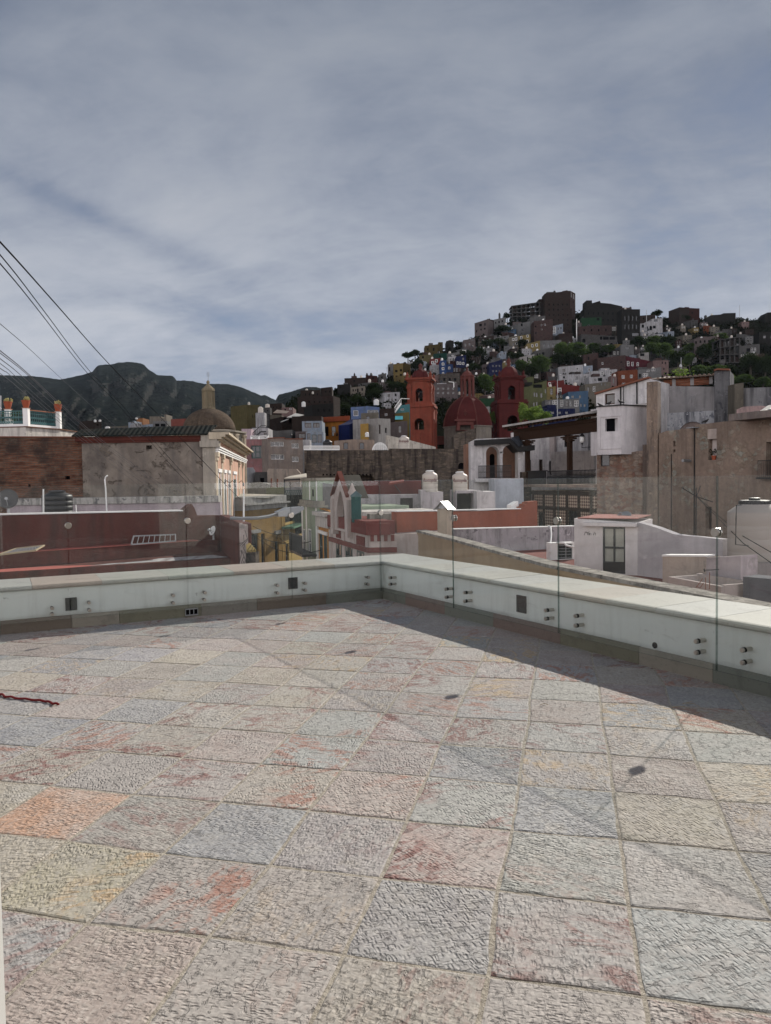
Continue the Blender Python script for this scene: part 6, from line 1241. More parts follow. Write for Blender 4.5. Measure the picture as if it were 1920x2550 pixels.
b = MB(); b.box(fa.w(0, -.32, zs1-.3), fa.e.to_3d()*(fa.L-.25), fa.n.to_3d()*.318, (0, 0, zs0-zs1+.3)); b.build('step_wall', plaster((.115, .037, .031), .75, (.05, .03, .026), .9), rb_)
b = MB(); b.box(fa.w(0, -.36, zs0+.002), fa.e.to_3d()*(fa.L-.9), fa.n.to_3d()*.35, (0, 0, .03)); b.build('step_edge', RDL, rb_)
ff = Fac(-260, 17.4, 596, 21.1, 1420)
b = MB(); q = [ff.w(0, 0, 0), ff.w(ff.L, 0, 0), fa.w(fa.L, -.3, 0), fa.w(0, -.3, 0)]; prism(b, [p.xy for p in q], zs1-.25, zs1); b.build('roof_slab', RDD, rb_); b = MB(); q = [ff.w(0, .01, zs1+.003), ff.w(ff.uz(150, 1400)[0], .01, zs1+.003), ff.w(ff.uz(260, 1400)[0], .25, zs1+.003), ff.w(ff.uz(140, 1400)[0], .75, zs1+.003), ff.w(0, .8, zs1+.003)]; b.face(q); b.build('painted_sunlight', RDL, rb_)  # lighter red strip paints the sunlit front of the roof
b = MB(); u0, u1 = ff.uz(222, 1400)[0], ff.uz(452, 1396)[0]; u2 = ff.uz(575, 1392)[0]
q = [ff.w(u0, .25, zs1+.004), ff.w(u1, .22, zs1+.004), ff.w(u2, .3, zs1+.004), ff.w(u2-.2, 1.2, zs1+.004), ff.w(u1-.4, 1.1, zs1+.004), ff.w(u0+1.6, .7, zs1+.004), ff.w(u0+.4, .45, zs1+.004)]; b.face(q); b.build('roof_coating', plaster((.46, .46, .46), .7, (.14, .12, .12), 1.3), rb_)
b = MB(); plate(b, ff, [(0, -9), (ff.L, -9), (ff.L, zs1-.252), (0, zs1-.252)], [], .05, .4); b.build('front_wall', M[DKB], rb_)
fs = Fac.xy(fa.w(fa.L+.002, -.0, 0).xy, P(600, 1330, 18.7).xy); b = MB(); z0, z1 = fa.uz(548, 1282)[1], P(600, 1304, 18.7).z; plate(b, fs, [(0, -9), (fs.L, -9), (fs.L, z1), (fs.L*.5, z1+.02), (0, z0)], [], 0, .26); b.build('side_parapet', RDD, rb_)
b = MB(); fe = Fac.xy(P(596, 1330, 18.65).xy, P(616, 1330, 18.65).xy); plate(b, fe, [(0, -9), (fe.L, -9), (fe.L, z1-.03), (0, z1+.01)], [], 0, .3); b.build('end_face', plaster((.40, .34, .32), .8, (.10, .09, .085), 2.0), rb_)
# things on that roof
r_ = [P(327, 1356, 20.6), P(437, 1347, 21.3), P(437, 1331, 21.9), P(333, 1335, 21.2)]; t = thing('skylight_grille', r_[0], 'white framed bar grille leaning on the dark red roof wall', 'grille'); b = MB()
for i in range(4): b.bar(r_[i], r_[(i+1) % 4], .035)
b.build('frame', M['graymetal'], t); b = MB()
for k in range(1, 8): b.bar(r_[0].lerp(r_[1], k/8), r_[3].lerp(r_[2], k/8), .018)
b.build('bars', M['graymetal'], t)
simple('dish_dark', (.07, .07, .072), .6)
dish(P(531, 1322, 21.5), .14, (-.9, -.9, .5), 'tank_white', 'small white satellite dish on the dark red roof wall', .25)
dish(P(20, 1243, 20), .26, (.3, -1, .2), 'dish_dark', 'dark gray satellite dish at the left edge', .5)
tank(144, 1221, 1284, 72, 27, 'black water tank with a gray shoulder behind the dark red wall', 'tank_black', n_=28)
pole(108, 1218, 1283, 22.5, .028, 'white_paint', 'post', 'short white post beside the black water tank', 'post')
b = MB(); b.tube([P(266, 1276, 35), P(263, 1215, 35), P(261, 1195, 35), P(263, 1188, 35), P(268, 1184, 35)], .035, 6); tag(b.build('pipe', M['white_paint'], at=P(266, 1276, 35)), 'thin white bent vent pipe against the worn gray wall', 'pipe')
b = MB(); b.tube([P(190, 1277, 25), P(189, 1257, 25)], .02, 5); tag(b.build('pipe', M['white_paint'], at=P(190, 1277, 25)), 'short white pipe stub right of the black water tank', 'pipe')
# rooftop air duct at the left edge
t = thing('wooden_pallet', P(40, 1378, 18.3), 'small wire crate lying on the dark red roof at the left', 'crate'); b = MB(); a, c_ = P(-6, 1382, 18.2), P(88, 1371, 18.6); b.bar(a, c_, .05, .04); b.bar(P(40, 1366, 18.8), P(110, 1358, 19.2), .04, .03); b.bar(c_, P(110, 1358, 19.2), .04, .03); b.bar(a, P(40, 1366, 18.8), .04, .03); b.build('frame', M['straw'], t); b = MB()
for k in range(12): b.bar(a.lerp(c_, k/11), P(40, 1366, 18.8).lerp(P(110, 1358, 19.2), k/11), .012)
for k in range(5): b.bar(a.lerp(P(40, 1366, 18.8), k/4), c_.lerp(P(110, 1358, 19.2), k/4), .012)
b.build('mesh', M['graymetal'], t)
# street lamp on a long arm, white pole, little awning
t = thing('street_lamp', P(596, 1305, 18.8), 'long curved gray street lamp reaching over the street', 'street lamp'); b = MB(); b.tube([P(573, 1289, 18.9), P(600, 1290, 19), P(640, 1289, 19.3), (P(668, 1285, 19.6)), P(694, 1277, 19.9)], .03, 8); b.tube([P(573, 1292, 18.9), P(600, 1293, 19), P(640, 1292, 19.3), P(668, 1288, 19.6), P(690, 1281, 19.9)], .022, 8); b.build('arm', M['graymetal'], t)
b = MB(); a, c_ = P(688, 1279, 19.9), P(751, 1264, 20.4); d_ = (c_-a).normalized(); sd_ = d_.cross(Vector((0, 0, 1))).normalized(); up = sd_.cross(d_)
for s0, s1, w0, w1, h0, h1 in ((0, .45, .09, .16, .05, .09), (.45, 1, .16, .12, .09, .03)):
    L = (c_-a).length; p0, p1 = a+d_*L*s0, a+d_*L*s1
    v0 = [p0+sd_*w0+up*h0, p0-sd_*w0+up*h0, p0-sd_*w0-up*h0*1.6, p0+sd_*w0-up*h0*1.6]; v1 = [p1+sd_*w1+up*h1, p1-sd_*w1+up*h1, p1-sd_*w1-up*h1*1.6, p1+sd_*w1-up*h1*1.6]; b.face(v0[::-1]); b.face(v1)
    for i in range(4): b.face([v0[i], v0[(i+1) % 4], v1[(i+1) % 4], v1[i]])
b.build('lamp_head', M['graymetal'], t)
pole(607, 1218, 1300, 19.6, .025, 'white_paint', 'pole', 'slim bright white pole in front of the pink facade', 'pole')
t = thing('awning', P(616, 1380, 18.4), 'small yellowish tiled awning with tangled cables at the wall end', 'awning'); b = MB(); q = [P(612, 1350, 18.9), P(614, 1376, 18.3), P(638, 1374, 18.3), P(620, 1354, 18.9)]; q2 = [p+Vector((0, 0, .05)) for p in q]; b.face(q[::-1]); b.face(q2)
for i in range(4): b.face([q[i], q[(i+1) % 4], q2[(i+1) % 4], q2[i]])
b.build('roof', plaster((.34, .25, .09), .5), t); b = MB(); a = P(612, 1378, 18.6); b.bx(a.x, a.x+.24, a.y, a.y+.5, a.z-1.2, a.z); b.build('wall', M['stone_wall'], t); b = MB(); rr = random.Random(8)
for k in range(14):
    p = P(rr.uniform(600, 634), rr.uniform(1320, 1400), 18.25); b.tube([p, p+Vector((rr.uniform(-.1, .1), 0, rr.uniform(-.25, -.1))), p+Vector((rr.uniform(-.2, .2), 0, rr.uniform(-.5, -.2)))], .007, 5)
b.build('cables', M['cable'], t)

# ------------------------------------------------------------------ the street gap
OCH = plaster((.26, .155, .04), .5, (.09, .06, .03)); GRE = plaster((.30, .30, .29), .6)
root, f = B('building', 'ochre yellow street building with a gray entablature', 600, 52, 706, 58, (1268, 1266), -9, OCH, [(620, 1329, 643, 1420, 'g'), (652, 1328, 659, 1420, 'k'), (688, 1327, 692, 1343, 'k'), (685.5, 1347, 694, 1420, 'g')], th=8, cat='building')
b = MB(); za = f.uz(650, 1268)[1]; b.box(f.w(-.1, -.15, za+.002), f.e.to_3d()*(f.L+.2), f.n.to_3d()*4, (0, 0, .35)); b.box(f.w(-.2, -.4, za+.353), f.e.to_3d()*(f.L+.4), f.n.to_3d()*4, (0, 0, .12)); b.box(f.w(-.1, -.1, za+.474), f.e.to_3d()*(f.L+.2), f.n.to_3d()*4, (0, 0, .45)); b.build('entablature', GRE, root)
b = MB(); z2 = za+.93; q = [f.w(-.2, .05, z2), f.w(f.L*.45, -.3, z2-.12), f.w(f.L+.2, .05, z2), f.w(f.L, 8, z2+.3), f.w(-.2, 8, z2+.3)]; b.face(q); b.face([p-Vector((0, 0, .06)) for p in q][::-1]); b.build('roof', plaster((.50, .47, .40), .4), root)
for px in (618, 685): 
    b = MB(); r = rect(f, px, 1326, px+(27 if px < 650 else 10), 1330); b.box(f.w(r[0][0]-.1, -.12, r[0][1]), f.e.to_3d()*(r[1][0]-r[0][0]+.2), f.n.to_3d()*.13, (0, 0, .25)); b.build('lintel', GRE, root)
root, f = B('building', 'yellow street corner building with a green balcony', 699, 57.5, 750, 66, (1270, 1269), -9, plaster((.36, .25, .08), .4), [(709, 1352, 719, 1420, 'k'), (708, 1274, 748, 1304, 'o')], th=6, cat='building')
b = MB(); b.box(f.w(-.2, -.9, f.uz(705, 1316)[1]), f.e.to_3d()*f.L, f.n.to_3d()*.9, (0, 0, .15)); b.build('balcony_slab', plaster((.10, .20, .13), .3), root); b = MB(); z0 = f.uz(705, 1316)[1]+.15
for k in range(24): b.bar(f.w(-.2+f.L*k/24, -.85, z0), f.w(-.2+f.L*k/24, -.85, z0+.95), .03)
b.bar(f.w(-.2, -.85, z0+.95), f.w(f.L-.2, -.85, z0+.95), .05); b.build('railing', M['greenmetal'], root)
root, f = B('building', 'dark teal sheet clad rooftop room with a lattice truss', 705, 62, 757, 63, (1233, 1232), -3, 'corr_dark', (), th=7, cat='building')
b = MB(); z0 = f.uz(730, 1233)[1]; b.bar(f.w(0, -.1, z0+.4), f.w(f.L, -.1, z0+.4), .06)
for k in range(10): b.bar(f.w(f.L*k/10, -.1, z0), f.w(f.L*(k+.5)/10, -.1, z0+.4), .05); b.bar(f.w(f.L*(k+.5)/10, -.1, z0+.4), f.w(f.L*(k+1)/10, -.1, z0), .05)
b.build('truss', M['greenmetal'], root)
B('wall', 'low white wall under the pale canopy', 708, 70, 757, 70, (1214, 1212), -3, 'white', (), th=.4, cat='wall')
t = thing('canopy', P(709, 1228, 69), 'pale flat canopy on thin dark posts', 'canopy'); b = MB(); q = [P(708, 1193, 68), P(764, 1190, 69), P(763, 1181, 74), P(722, 1188, 74)]; q2 = [p+Vector((0, 0, .1)) for p in q]; b.face(q[::-1]); b.face(q2)
for i in range(4): b.face([q[i], q[(i+1) % 4], q2[(i+1) % 4], q2[i]])
b.build('roof', plaster((.52, .48, .40), .2), t); b = MB(); b.bar(q[0], P(709, 1232, 68), .1); b.bar(q[1], P(762, 1225, 69), .1); b.bar(q[0]-Vector((0, 0, .1)), q[1]-Vector((0, 0, .1)), .12); b.build('post', M['blackmetal'], t)
B('house', 'small white gabled house with a shadowed side behind the pink facade', 594, 96, 634, 98, [(594, 1166), (630, 1164), (634, 1172)], -9, 'white', (), th=6); B('house', 'roofless beige wall house with rust stained poles', 664, 96, 746, 96, [(664, 1172), (668, 1167), (738, 1168), (746, 1178)], -9, plaster((.36, .30, .25), .5), (), th=1)
B('house', 'dim gray house below the white gabled one', 632, 97, 666, 97, (1176, 1175), -9, 'gray', [(648, 1190, 658, 1204, 'o')], th=4)
B('wall', 'gray crumbling parapet wall above the ochre building', 598, 82, 666, 80, [(598, 1204), (640, 1201), (660, 1203), (666, 1206)], -9, plaster((.27, .25, .22), .6), (), th=.5, cat='wall'); B('house', 'low olive block house beside the gray parapet', 660, 78, 706, 78, (1214, 1213), -9, plaster((.17, .17, .10), .5), (), th=4)
pole(676, 1191, 1214, 79, .1, 'rust', 'pole', 'left rusty pole on the olive block', 'pole'); pole(691, 1192, 1214, 79, .1, 'rust', 'pole', 'right rusty pole on the olive block', 'pole')
# right side of the street: three fronts in one line
SA, SB = Vector((-.67-1.93*2.62, 30+6*2.62)), Vector((-.67, 30)); S_ = lambda x0, x1: (SA, SB)
SFl = Fac.xy(SA, SB)
def part_fac(x0, x1, py=1300): a, b_ = SFl.uz(x0, py)[0], SFl.uz(x1, py)[0]; return Fac.xy(SFl.A+SFl.e*a, SFl.A+SFl.e*b_)
GRNW = plaster((.30, .36, .27), .35, (.14, .16, .13)); f = part_fac(752, 790.5); zc = f.uz(788, 1264)[1]; zu = f.uz(788, 1197)[1]
root = thing('building', f.w(f.L/2, 2, -9), 'pale green street building with a taller set back upper floor', 'building'); b = MB(); wn_s = [rect(f, 755.5, 1318, 760, 1375), rect(f, 769.5, 1318, 775, 1385)]; plate(b, f, [(0, -9), (f.L, -9), (f.L, zc), (0, zc)], wn_s, 0, 5, .08); plate(b, f, [(.1, zc+.35), (f.L, zc+.35), (f.L, zu), (.1, zu)], [rect(f, 777, 1219, 781, 1236, .03)], .03, 1.25, .06); b.build('wall', GRNW, root)
for h in wn_s: window(root, f, h, 'w', .08)
window(root, f, rect(f, 777, 1219, 781, 1236, .03), 'o', .06, .03)
b = MB(); e = f.e.to_3d(); nn = f.n.to_3d(); b.box(f.w(-.1, -.2, zc+.002), e*(f.L+.2), nn*1.6, (0, 0, .12)); b.box(f.w(-.05, -.12, zc+.123), e*(f.L+.1), nn*1.5, (0, 0, .22)); b.box(f.w(.0, -.05, zu+.002), e*(f.L+.05), nn*1.4, (0, 0, .14)); b.build('cornice', plaster((.30, .29, .24), .6), root)
b = MB()
for px in (752.6, 764, 788.5): u = f.uz(px, 1330)[0]; b.box(f.w(max(0, u-.13), -.02, -9), e*.26, nn*.03, (0, 0, zc+9-.02))
for px in (770.5, 787.5): u = f.uz(px, 1230)[0]; b.box(f.w(u-.1, .01, zc+.36), e*.2, nn*.035, (0, 0, zu-zc-.38))
b.build('pilaster', M['white_paint'], root)
b = MB(); zb_ = f.uz(770, 1372)[1]; b.box(f.w(.2, -.8, zb_-.12), e*(f.L-.4), nn*.8, (0, 0, .12))
for k in range(40): b.bar(f.w(.2+(f.L-.4)*k/39, -.78, zb_), f.w(.2+(f.L-.4)*k/39, -.78, zb_+.95), .025)
b.bar(f.w(.2, -.78, zb_+.95), f.w(f.L-.2, -.78, zb_+.95), .05); b.build('balcony', M['blackmetal'], root)
# gray side wall facing the viewer
fg = Fac.xy(f.w(f.L+.02, .3, 0).xy, f.w(f.L+.02, .3, 0).xy+Vector((1.35, .0))); b = MB(); zg = zu-.12; plate(b, fg, [(0, -9), (fg.L, -9), (fg.L, zg-.25), (fg.L*.5, zg-.1), (0, zg)], [], 0, .6); b.build('side_wall', plaster((.17, .17, .165), .7), root)
f = part_fac(791, 822); ORG = plaster((.42, .19, .045), .4, (.16, .10, .05)); zc = f.uz(806, 1285)[1]; z2 = f.uz(806, 1268)[1]; root = thing('building', f.w(f.L/2, 2, -9), 'orange street building with tall dark shutters and white trim', 'building'); b = MB(); wn_s = [rect(f, 797.5, 1330, 803, 1392), rect(f, 808.5, 1334, 814, 1397)]
e = f.e.to_3d(); nn = f.n.to_3d(); plate(b, f, [(0, -9), (f.L, -9), (f.L, zc), (0, zc)], wn_s, 0, 6, .08); b.build('wall', ORG, root); b = MB(); plate(b, f, [(0, zc+.3), (f.L, zc+.22), (f.L, z2-.12), (0, z2)], [], .12, .3); b.build('roof_parapet', ORG, root)
for h in wn_s: window(root, f, h, 'g', .08); b = MB(); b.box(f.w(h[0][0]-.18, -.08, h[2][1]+.02), e*(h[1][0]-h[0][0]+.36), nn*.1, (0, 0, .16)); b.build('lintel', M['white_paint'], root)
b = MB(); b.box(f.w(-.05, -.28, zc+.002), e*(f.L+.1), nn*6, (0, 0, .2)); b.box(f.w(.05, -.12, zc-.55), e*(f.L-.1), nn*.11, (0, 0, .5)); b.box(f.w(0, -.03, -9), e*.2, nn*.03, (0, 0, zc+8.4)); b.box(f.w(f.L-.2, -.03, -9), e*.2, nn*.03, (0, 0, zc+8.4)); b.build('cornice', plaster((.55, .52, .48), .5), root)
f = part_fac(822.5, 918); CW = plaster((.52, .45, .41), .4, (.20, .15, .13)); MR = plaster((.17, .045, .038), .4); e = f.e.to_3d(); nn = f.n.to_3d(); zt1 = f.uz(900, 1295)[1]
root = thing('building', f.w(f.L/2, 2, -9), 'white and maroon street building with pointed arches and a tall pinnacle gable', 'building'); b = MB()
wn_s = [archpx(f, 838.5, 1349, 851, 1420, 0, .5), archpx(f, 862, 1352, 878, 1420, 0, .5), archpx(f, 890, 1375, 907, 1420, 0, .5)]
plate(b, f, [(0, -9), (f.L, -9), (f.L, zt1-.55), (0, zt1-.55)], wn_s, 0, 6, .08); fe = f.end(3.0); L2 = (P(987, 1300, 30.05).xy-SB).length; f2 = Fac.xy(SB+Vector((.004, 0)), P(987, 1300, 30.05).xy); plate(b, f2, [(0, -9), (L2, -9), (L2, zt1-.55), (0, zt1-.55)], [], 0, .3); b.build('wall', CW, root)
for h in wn_s: window(root, f, h, 'g', .08)
b = MB()
b.box(f.w(-.05, -.14, zt1-.548), e*(f.L+.14), nn*1.2, (0, 0, .55)); b.box(f2.w(0, -.1, zt1-.548), f2.e.to_3d()*(L2-.25), f2.n.to_3d()*1.2, (0, 0, .46))
for k in range(4): b.box(f2.w(.05+k*.27, -.06, zt1-.80), f2.e.to_3d()*.14, f2.n.to_3d()*.05, (0, 0, .25))
b.box(f.w(-.05, -.1, zt1-1.25), e*(f.L+.1), nn*.1, (0, 0, .2)); b.box(f2.w(0, -.08, zt1-1.25), f2.e.to_3d()*L2, f2.n.to_3d()*.08, (0, 0, .2)); b.build('maroon_band', MR, root)
b = MB()
for x0, x1, y0, y1 in ((838, 849, 1318, 1338), (861, 873, 1308, 1334), (889, 909, 1338, 1362)): r = rect(f, x0, y0, x1, y1); b.box(f.w(r[0][0], -.03, r[0][1]), e*(r[1][0]-r[0][0]), nn*.029, (0, 0, r[2][1]-r[0][1]))
b.build('maroon_panel', MR, root)
b = MB()
for px in (826, 856, 882, 914): u = f.uz(px, 1340)[0]; b.box(f.w(u-.16, -.035, -9), e*.32, nn*.034, (0, 0, zt1-.56+9))
b.build('pilaster', CW, root)
# pinnacle gable
u0, u1 = f.uz(841, 1270)[0], f.uz(878, 1270)[0]; zg0, zg1, zg2 = zt1-.6, f.uz(860, 1240)[1], f.uz(862, 1188)[1]; um = (u0+u1)/2
b = MB(); w_ = u1-u0; plate(b, f, [(u0, zg0), (u1, zg0), (u1, zg1), (um, zg2), (u0, zg1)], [arch(u0+w_*.24, u1-w_*.24, zg0+.1, zg1+.35, 12, .9)], -.2, .5, .3); 
for u in (u0, u1): b.box(f.w(u-.2, -.3, zg0-.2), e*.4, nn*.65, (0, 0, zg1-zg0+.15)); b.lathe(f.w(u, 0, zg1-.05), [(.3, 0), (.3, .12), (.12, .45), (.03, .7)], 4)
g_ = b.build('pinnacle_gable', CW, root); b = MB()
for s_, ua in ((1, u0-.1), (-1, u1+.1)): p0, p1 = f.w(ua, -.32, zg1+.05), f.w(um, -.32, zg2+.18); d_ = p1-p0; b.box(p0, d_, nn*.2, (0, 0, .09))
b.build('gable_coping', plaster((.15, .055, .042), .4), g_)
b = MB(); r0 = [f.w(um, -.1, zg2+.1), f.w(u1+.1, -.1, zg1), f.w(u0-.1, -.1, zg1)]; r1 = [p+f.n.to_3d()*.8 for p in r0]; b.face([r0[0], r0[1], r1[1], r1[0]]); b.face([r0[2], r0[0], r1[0], r1[2]]); b.face(r1); b.build('gable_roof', plaster((.085, .08, .065), .5), g_)
b = MB(); a = P(887, 1283, 31.5); hw = .20
b.bx(a.x-hw, a.x+hw, a.y, a.y+.45, a.z-.3, P(887, 1237, 31.5).z); tt = b.build('turret', plaster((.03, .085, .08), .9, (.45, .46, .45), 2.2), root); b = MB(); b.lathe((a.x, a.y+.22, P(887, 1237, 31.5).z), [(.32, 0), (.32, .06), (.02, .24)], 4, rot=math.pi/4); b.build('turret_cap', plaster((.10, .15, .16), .5), tt)
# old white parapet piece on the side wall
B('wall', 'short mossy white parapet above the maroon band', 918, 31.6, 988, 32, (1280, 1279), -3, plaster((.30, .29, .25), .9, (.06, .06, .05), 1.6), (), th=.4, cat='wall')

# ------------------------------------------------------------------ roofs beyond the right parapet
RB = plaster((.27, .085, .05), .35, (.10, .04, .03), .8)
root, f = B('wall', 'long red brown rooftop wall with a white edge and a stepped right end', 985, 31, 1337, 36, [(985, 1275), (1200, 1273), (1299, 1268), (1300, 1262), (1306, 1261), (1307, 1255), (1313, 1254), (1314, 1250), (1321, 1249), (1337, 1247)], -9, RB, (), th=.35, cat='wall')
b = MB(); za, zb_ = f.uz(985, 1275), f.uz(1296, 1268); a, c_ = f.w(0, -.04, za[1]+.002), f.w(zb_[0], -.04, zb_[1]+.002); b.box(a, c_-a, f.n.to_3d()*.43, (0, 0, .04)); b.build('coping', M['white_paint'], root)
b = MB(); a, c_ = f.uz(1289, 1268), f.uz(1306, 1250); f_ = Fac.xy(f.w(a[0], .2, 0).xy, f.w(a[0], .2, 0).xy+Vector((.35, .12))); plate(b, Fac.xy(f.w(f.uz(1289, 1266)[0], .38, 0).xy, f.w(f.uz(1313, 1266)[0], .38, 0).xy), [(0, -1), (.45, -1), (.45, f.uz(1310, 1248)[1]), (0, f.uz(1288, 1258)[1])], [], 0, .3); b.build('stair_side', M['white_paint'], root)
B('wall', 'gray lilac weathered wall with black damp streaks behind the old coping', 1128, 28.6, 1433, 30.5, (1319, 1311), -9, plaster((.36, .335, .35), 1.0, (.055, .05, .055), 1.1), (), th=.35, cat='wall', cop=('white_paint', .03, .03))
LW = plaster((.46, .43, .445), .45); WW = plaster((.60, .58, .58), .3)
root, f = B('house', 'lilac white rooftop house with a barred window and maroon upper wall', 872, 44, 1080, 44, (1233, 1231), -9, LW, [(997, 1240, 1028, 1270, 'k')], th=5)
b = MB(); plate(b, Fac(880, 46, 1049, 46, 1200), [(0, 0), (Fac(880, 46, 1049, 46, 1200).L, 0), (Fac(880, 46, 1049, 46, 1200).L, P(1000, 1197, 46).z), (0, P(1000, 1197, 46).z)], [], 0, 3); b.build('upper_wall', plaster((.12, .025, .022), .3), root)
b = MB(); p = P(967, 1210, 44); r = [P(968, 1208, 44), P(1006, 1202, 44), P(1006, 1198, 45.6), P(972, 1203, 45.6)]; q2 = [v+Vector((0, 0, .1)) for v in r]; b.face(r[::-1]); b.face(q2)
for i in range(4): b.face([r[i], r[(i+1) % 4], q2[(i+1) % 4], q2[i]])
b.build('tile_awning', plaster((.18, .04, .03), .3), root); b = MB(); b.tube([P(998, 1228, 44.5), P(983, 1208, 44.2)], .03, 5); b.build('awning_bracket', M['blackmetal'], root)
B('house', 'white cube rooftop house holding up the left lettered tank', 1046, 42.5, 1102, 42.5, [(1046, 1221), (1059, 1221), (1060, 1226), (1102, 1225)], -9, LW, (), th=3); B('house', 'gray roof porch house with a dark recess under the right lettered tank', 1134, 43.5, 1190, 43.5, (1222, 1221), -9, LW, [(1138, 1228, 1184, 1275, 'o')], th=4, rev=2.5)
B('house', 'white box rooftop house beside the blue white wall', 1186, 42, 1232, 42, [(1186, 1223), (1203, 1223), (1204, 1225), (1232, 1224)], -9, WW, (), th=3)
tank(1071, 1171, 1228, 38, 43.6, 'left of two beige tanks with dark red lettering on the white rooftop', 'tank_beige', True, n_=28); tank(1145.5, 1174, 1226, 38, 44.5, 'right of two beige tanks with dark red lettering on the white rooftop', 'tank_beige', True, n_=28)
# chimney
t = thing('chimney', P(1113, 1335, 27.0), 'square chimney with a small gabled metal cap', 'chimney'); cn = P(1113, 1300, 27.0).xy; sd_ = .385; th2 = math.radians(32); z1 = P(1113, 1268, 27.0).z
cf = Fac.xy(cn+Vector((-math.cos(th2), math.sin(th2)))*sd_, cn); b = MB(); plate(b, cf, [(0, -4), (cf.L, -4), (cf.L, z1), (0, z1)], [], 0, sd_); b.build('stack', plaster((.42, .36, .28), .35), t)
b = MB(); e = cf.e.to_3d(); nn = cf.n.to_3d(); zt2 = z1+.27; mid = cf.L/2
for s_ in (-1, 1): p0 = cf.w(mid, -.1, zt2); p1 = cf.w(mid+s_*(cf.L*.5+.11), -.1, z1-.03); b.box(p0, p1-p0, nn*(sd_+.2), (0, 0, .014))
b.face([cf.w(mid, .02, zt2-.01), cf.w(mid-cf.L*.5, .02, z1+.03), cf.w(mid+cf.L*.5, .02, z1+.03)]); b.build('cap', M['graymetal'], t)
# old curved parapet of the neighbouring roof
PTS = [(1062, 1319), (1100, 1328), (1150, 1339), (1270, 1370), (1400, 1402), (1500, 1421), (1600, 1440), (1760, 1470), (1920, 1501), (2300, 1570)]
ZT = -.40; pb = [Pz(x, y, ZT).xy for x, y in PTS]
t = thing('old_parapet', (pb[3].x, pb[3].y, -9), 'old curving parapet with crumbling gray coping and tan wall beyond the right glass', 'parapet')
def offs(pts, w):
    r = []
    for i in range(len(pts)):
        d_ = (pts[min(i+1, len(pts)-1)]-pts[max(i-1, 0)]).normalized(); r.append(pts[i]+Vector((d_.y, -d_.x))*w)
    return r
fo, fi = offs(pb, .36), offs(pb, .30)
def strip(b, A_, B_, z0, z1):
    for i in range(len(A_)-1):
        p = [A_[i].to_3d(), A_[i+1].to_3d(), B_[i+1].to_3d(), B_[i].to_3d()]; lo = [v+Vector((0, 0, z0)) for v in p]; hi = [v+Vector((0, 0, z1)) for v in p]
        b.face(hi); b.face(lo[::-1]); b.face([lo[0], lo[1], hi[1], hi[0]]); b.face([lo[2], lo[3], hi[3], hi[2]])
        if i == 0: b.face([lo[3], lo[0], hi[0], hi[3]])
n = NT('old_coping'); v = n.obj(); a = n.noise(v, 3.2, 8, .7, .5); f1 = n.noise(v, 22, 5, .65); c = n.mix(n.ramp(a, [(.38, 0), (.62, 1)]), (.12, .105, .09), (.42, .39, .34)); c = n.mix(n.ramp(n.noise(v, 5, 7, .75), [(.57, 0), (.60, 1)]), c, (.02, .019, .018)); c = n.mix(n.math('MULTIPLY', f1, .4), c, (.20, .18, .155)); n.bump(n.math('ADD', a, f1), 1, .03); M['old_coping'] = n.fin(c, .95)
off1 = offs(pb, 1.0); sgn = 1 if off1[3].x < pb[3].x else -1
fo, fi, fm = offs(pb, .38*sgn), offs(pb, .30*sgn), offs(pb, .345*sgn)
TAN = plaster((.42, .31, .19), .25, (.20, .14, .09), .7)
b = MB(); strip(b, pb, fo, ZT-.07, ZT); b.build('coping', M['old_coping'], t); b = MB(); strip(b, pb, fi, -9, ZT-.072); b.build('wall', TAN, t); b = MB(); strip(b, pb, fm, ZT-.16, ZT-.0725); b.build('moulding', TAN, t)
rf = MB(); e0 = P(1062, 1319, 26); prism(rf, [p for p in pb]+[Vector((12, pb[-1].y)), Vector((12, 40)), Vector((pb[0].x+.3, 40))], -1.62, -1.5); tag(rf.build('neighbour_roof', plaster((.20, .06, .05), .4)), 'dull red flat roof behind the old parapet', 'roof', kind='structure')
# air conditioner
t = thing('air_conditioner', P(1402, 1395, 26), 'white air conditioner unit against the streaked lilac wall', 'air conditioner'); a = P(1371, 1397, 26); c_ = P(1431, 1397, 26.2); zt3 = P(1400, 1352, 26).z
f = Fac.xy(a.xy, c_.xy); b = MB(); h_ = [(.28, a.z+.05), (.82, a.z+.05), (.82, zt3-.05), (.28, zt3-.05)]; plate(b, f, [(0, a.z), (f.L, a.z), (f.L, zt3), (0, zt3)], [h_], 0, .32, .05); b.build('casing', M['white_paint'], t); b = MB(); b.lathe(f.w(.55, .04, (a.z+zt3)/2), [(.26, 0), (.26, .01)], 20, axis=f.n.to_3d())
b.face([f.w(u, .045, z) for u, z in h_]); b.build('grille', M['void'], t); b = MB()
for k in range(5): z = a.z+.1+k*(zt3-a.z-.2)/4; b.bar(f.w(.28, .02, z), f.w(.82, .02, z), .012)
b.bar(f.w(.58, .01, a.z+.03), f.w(.58, .01, zt3-.03), .02); b.build('guard', M['graymetal'], t)
b = MB(); b.tube([P(1366, 1310, 27.5), P(1371, 1312, 27.2), P(1373, 1330, 27), P(1371, 1352, 26.4), P(1370, 1375, 25.9)], .03, 7); tag(b.build('pipe', M['white_paint'], at=P(1370, 1375, 25.9), smooth=True), 'white hose hanging down the streaked lilac wall', 'hose')
b = MB(); b.tube([P(1385, 1352, 25.9), P(1405, 1352, 25.9), P(1410, 1358, 25.8), P(1432, 1364, 25.6)], .035, 7); tag(b.build('pipe', M['white_paint'], at=P(1405, 1352, 25.9), smooth=True), 'white pipe running from the air conditioner to the hut', 'pipe')
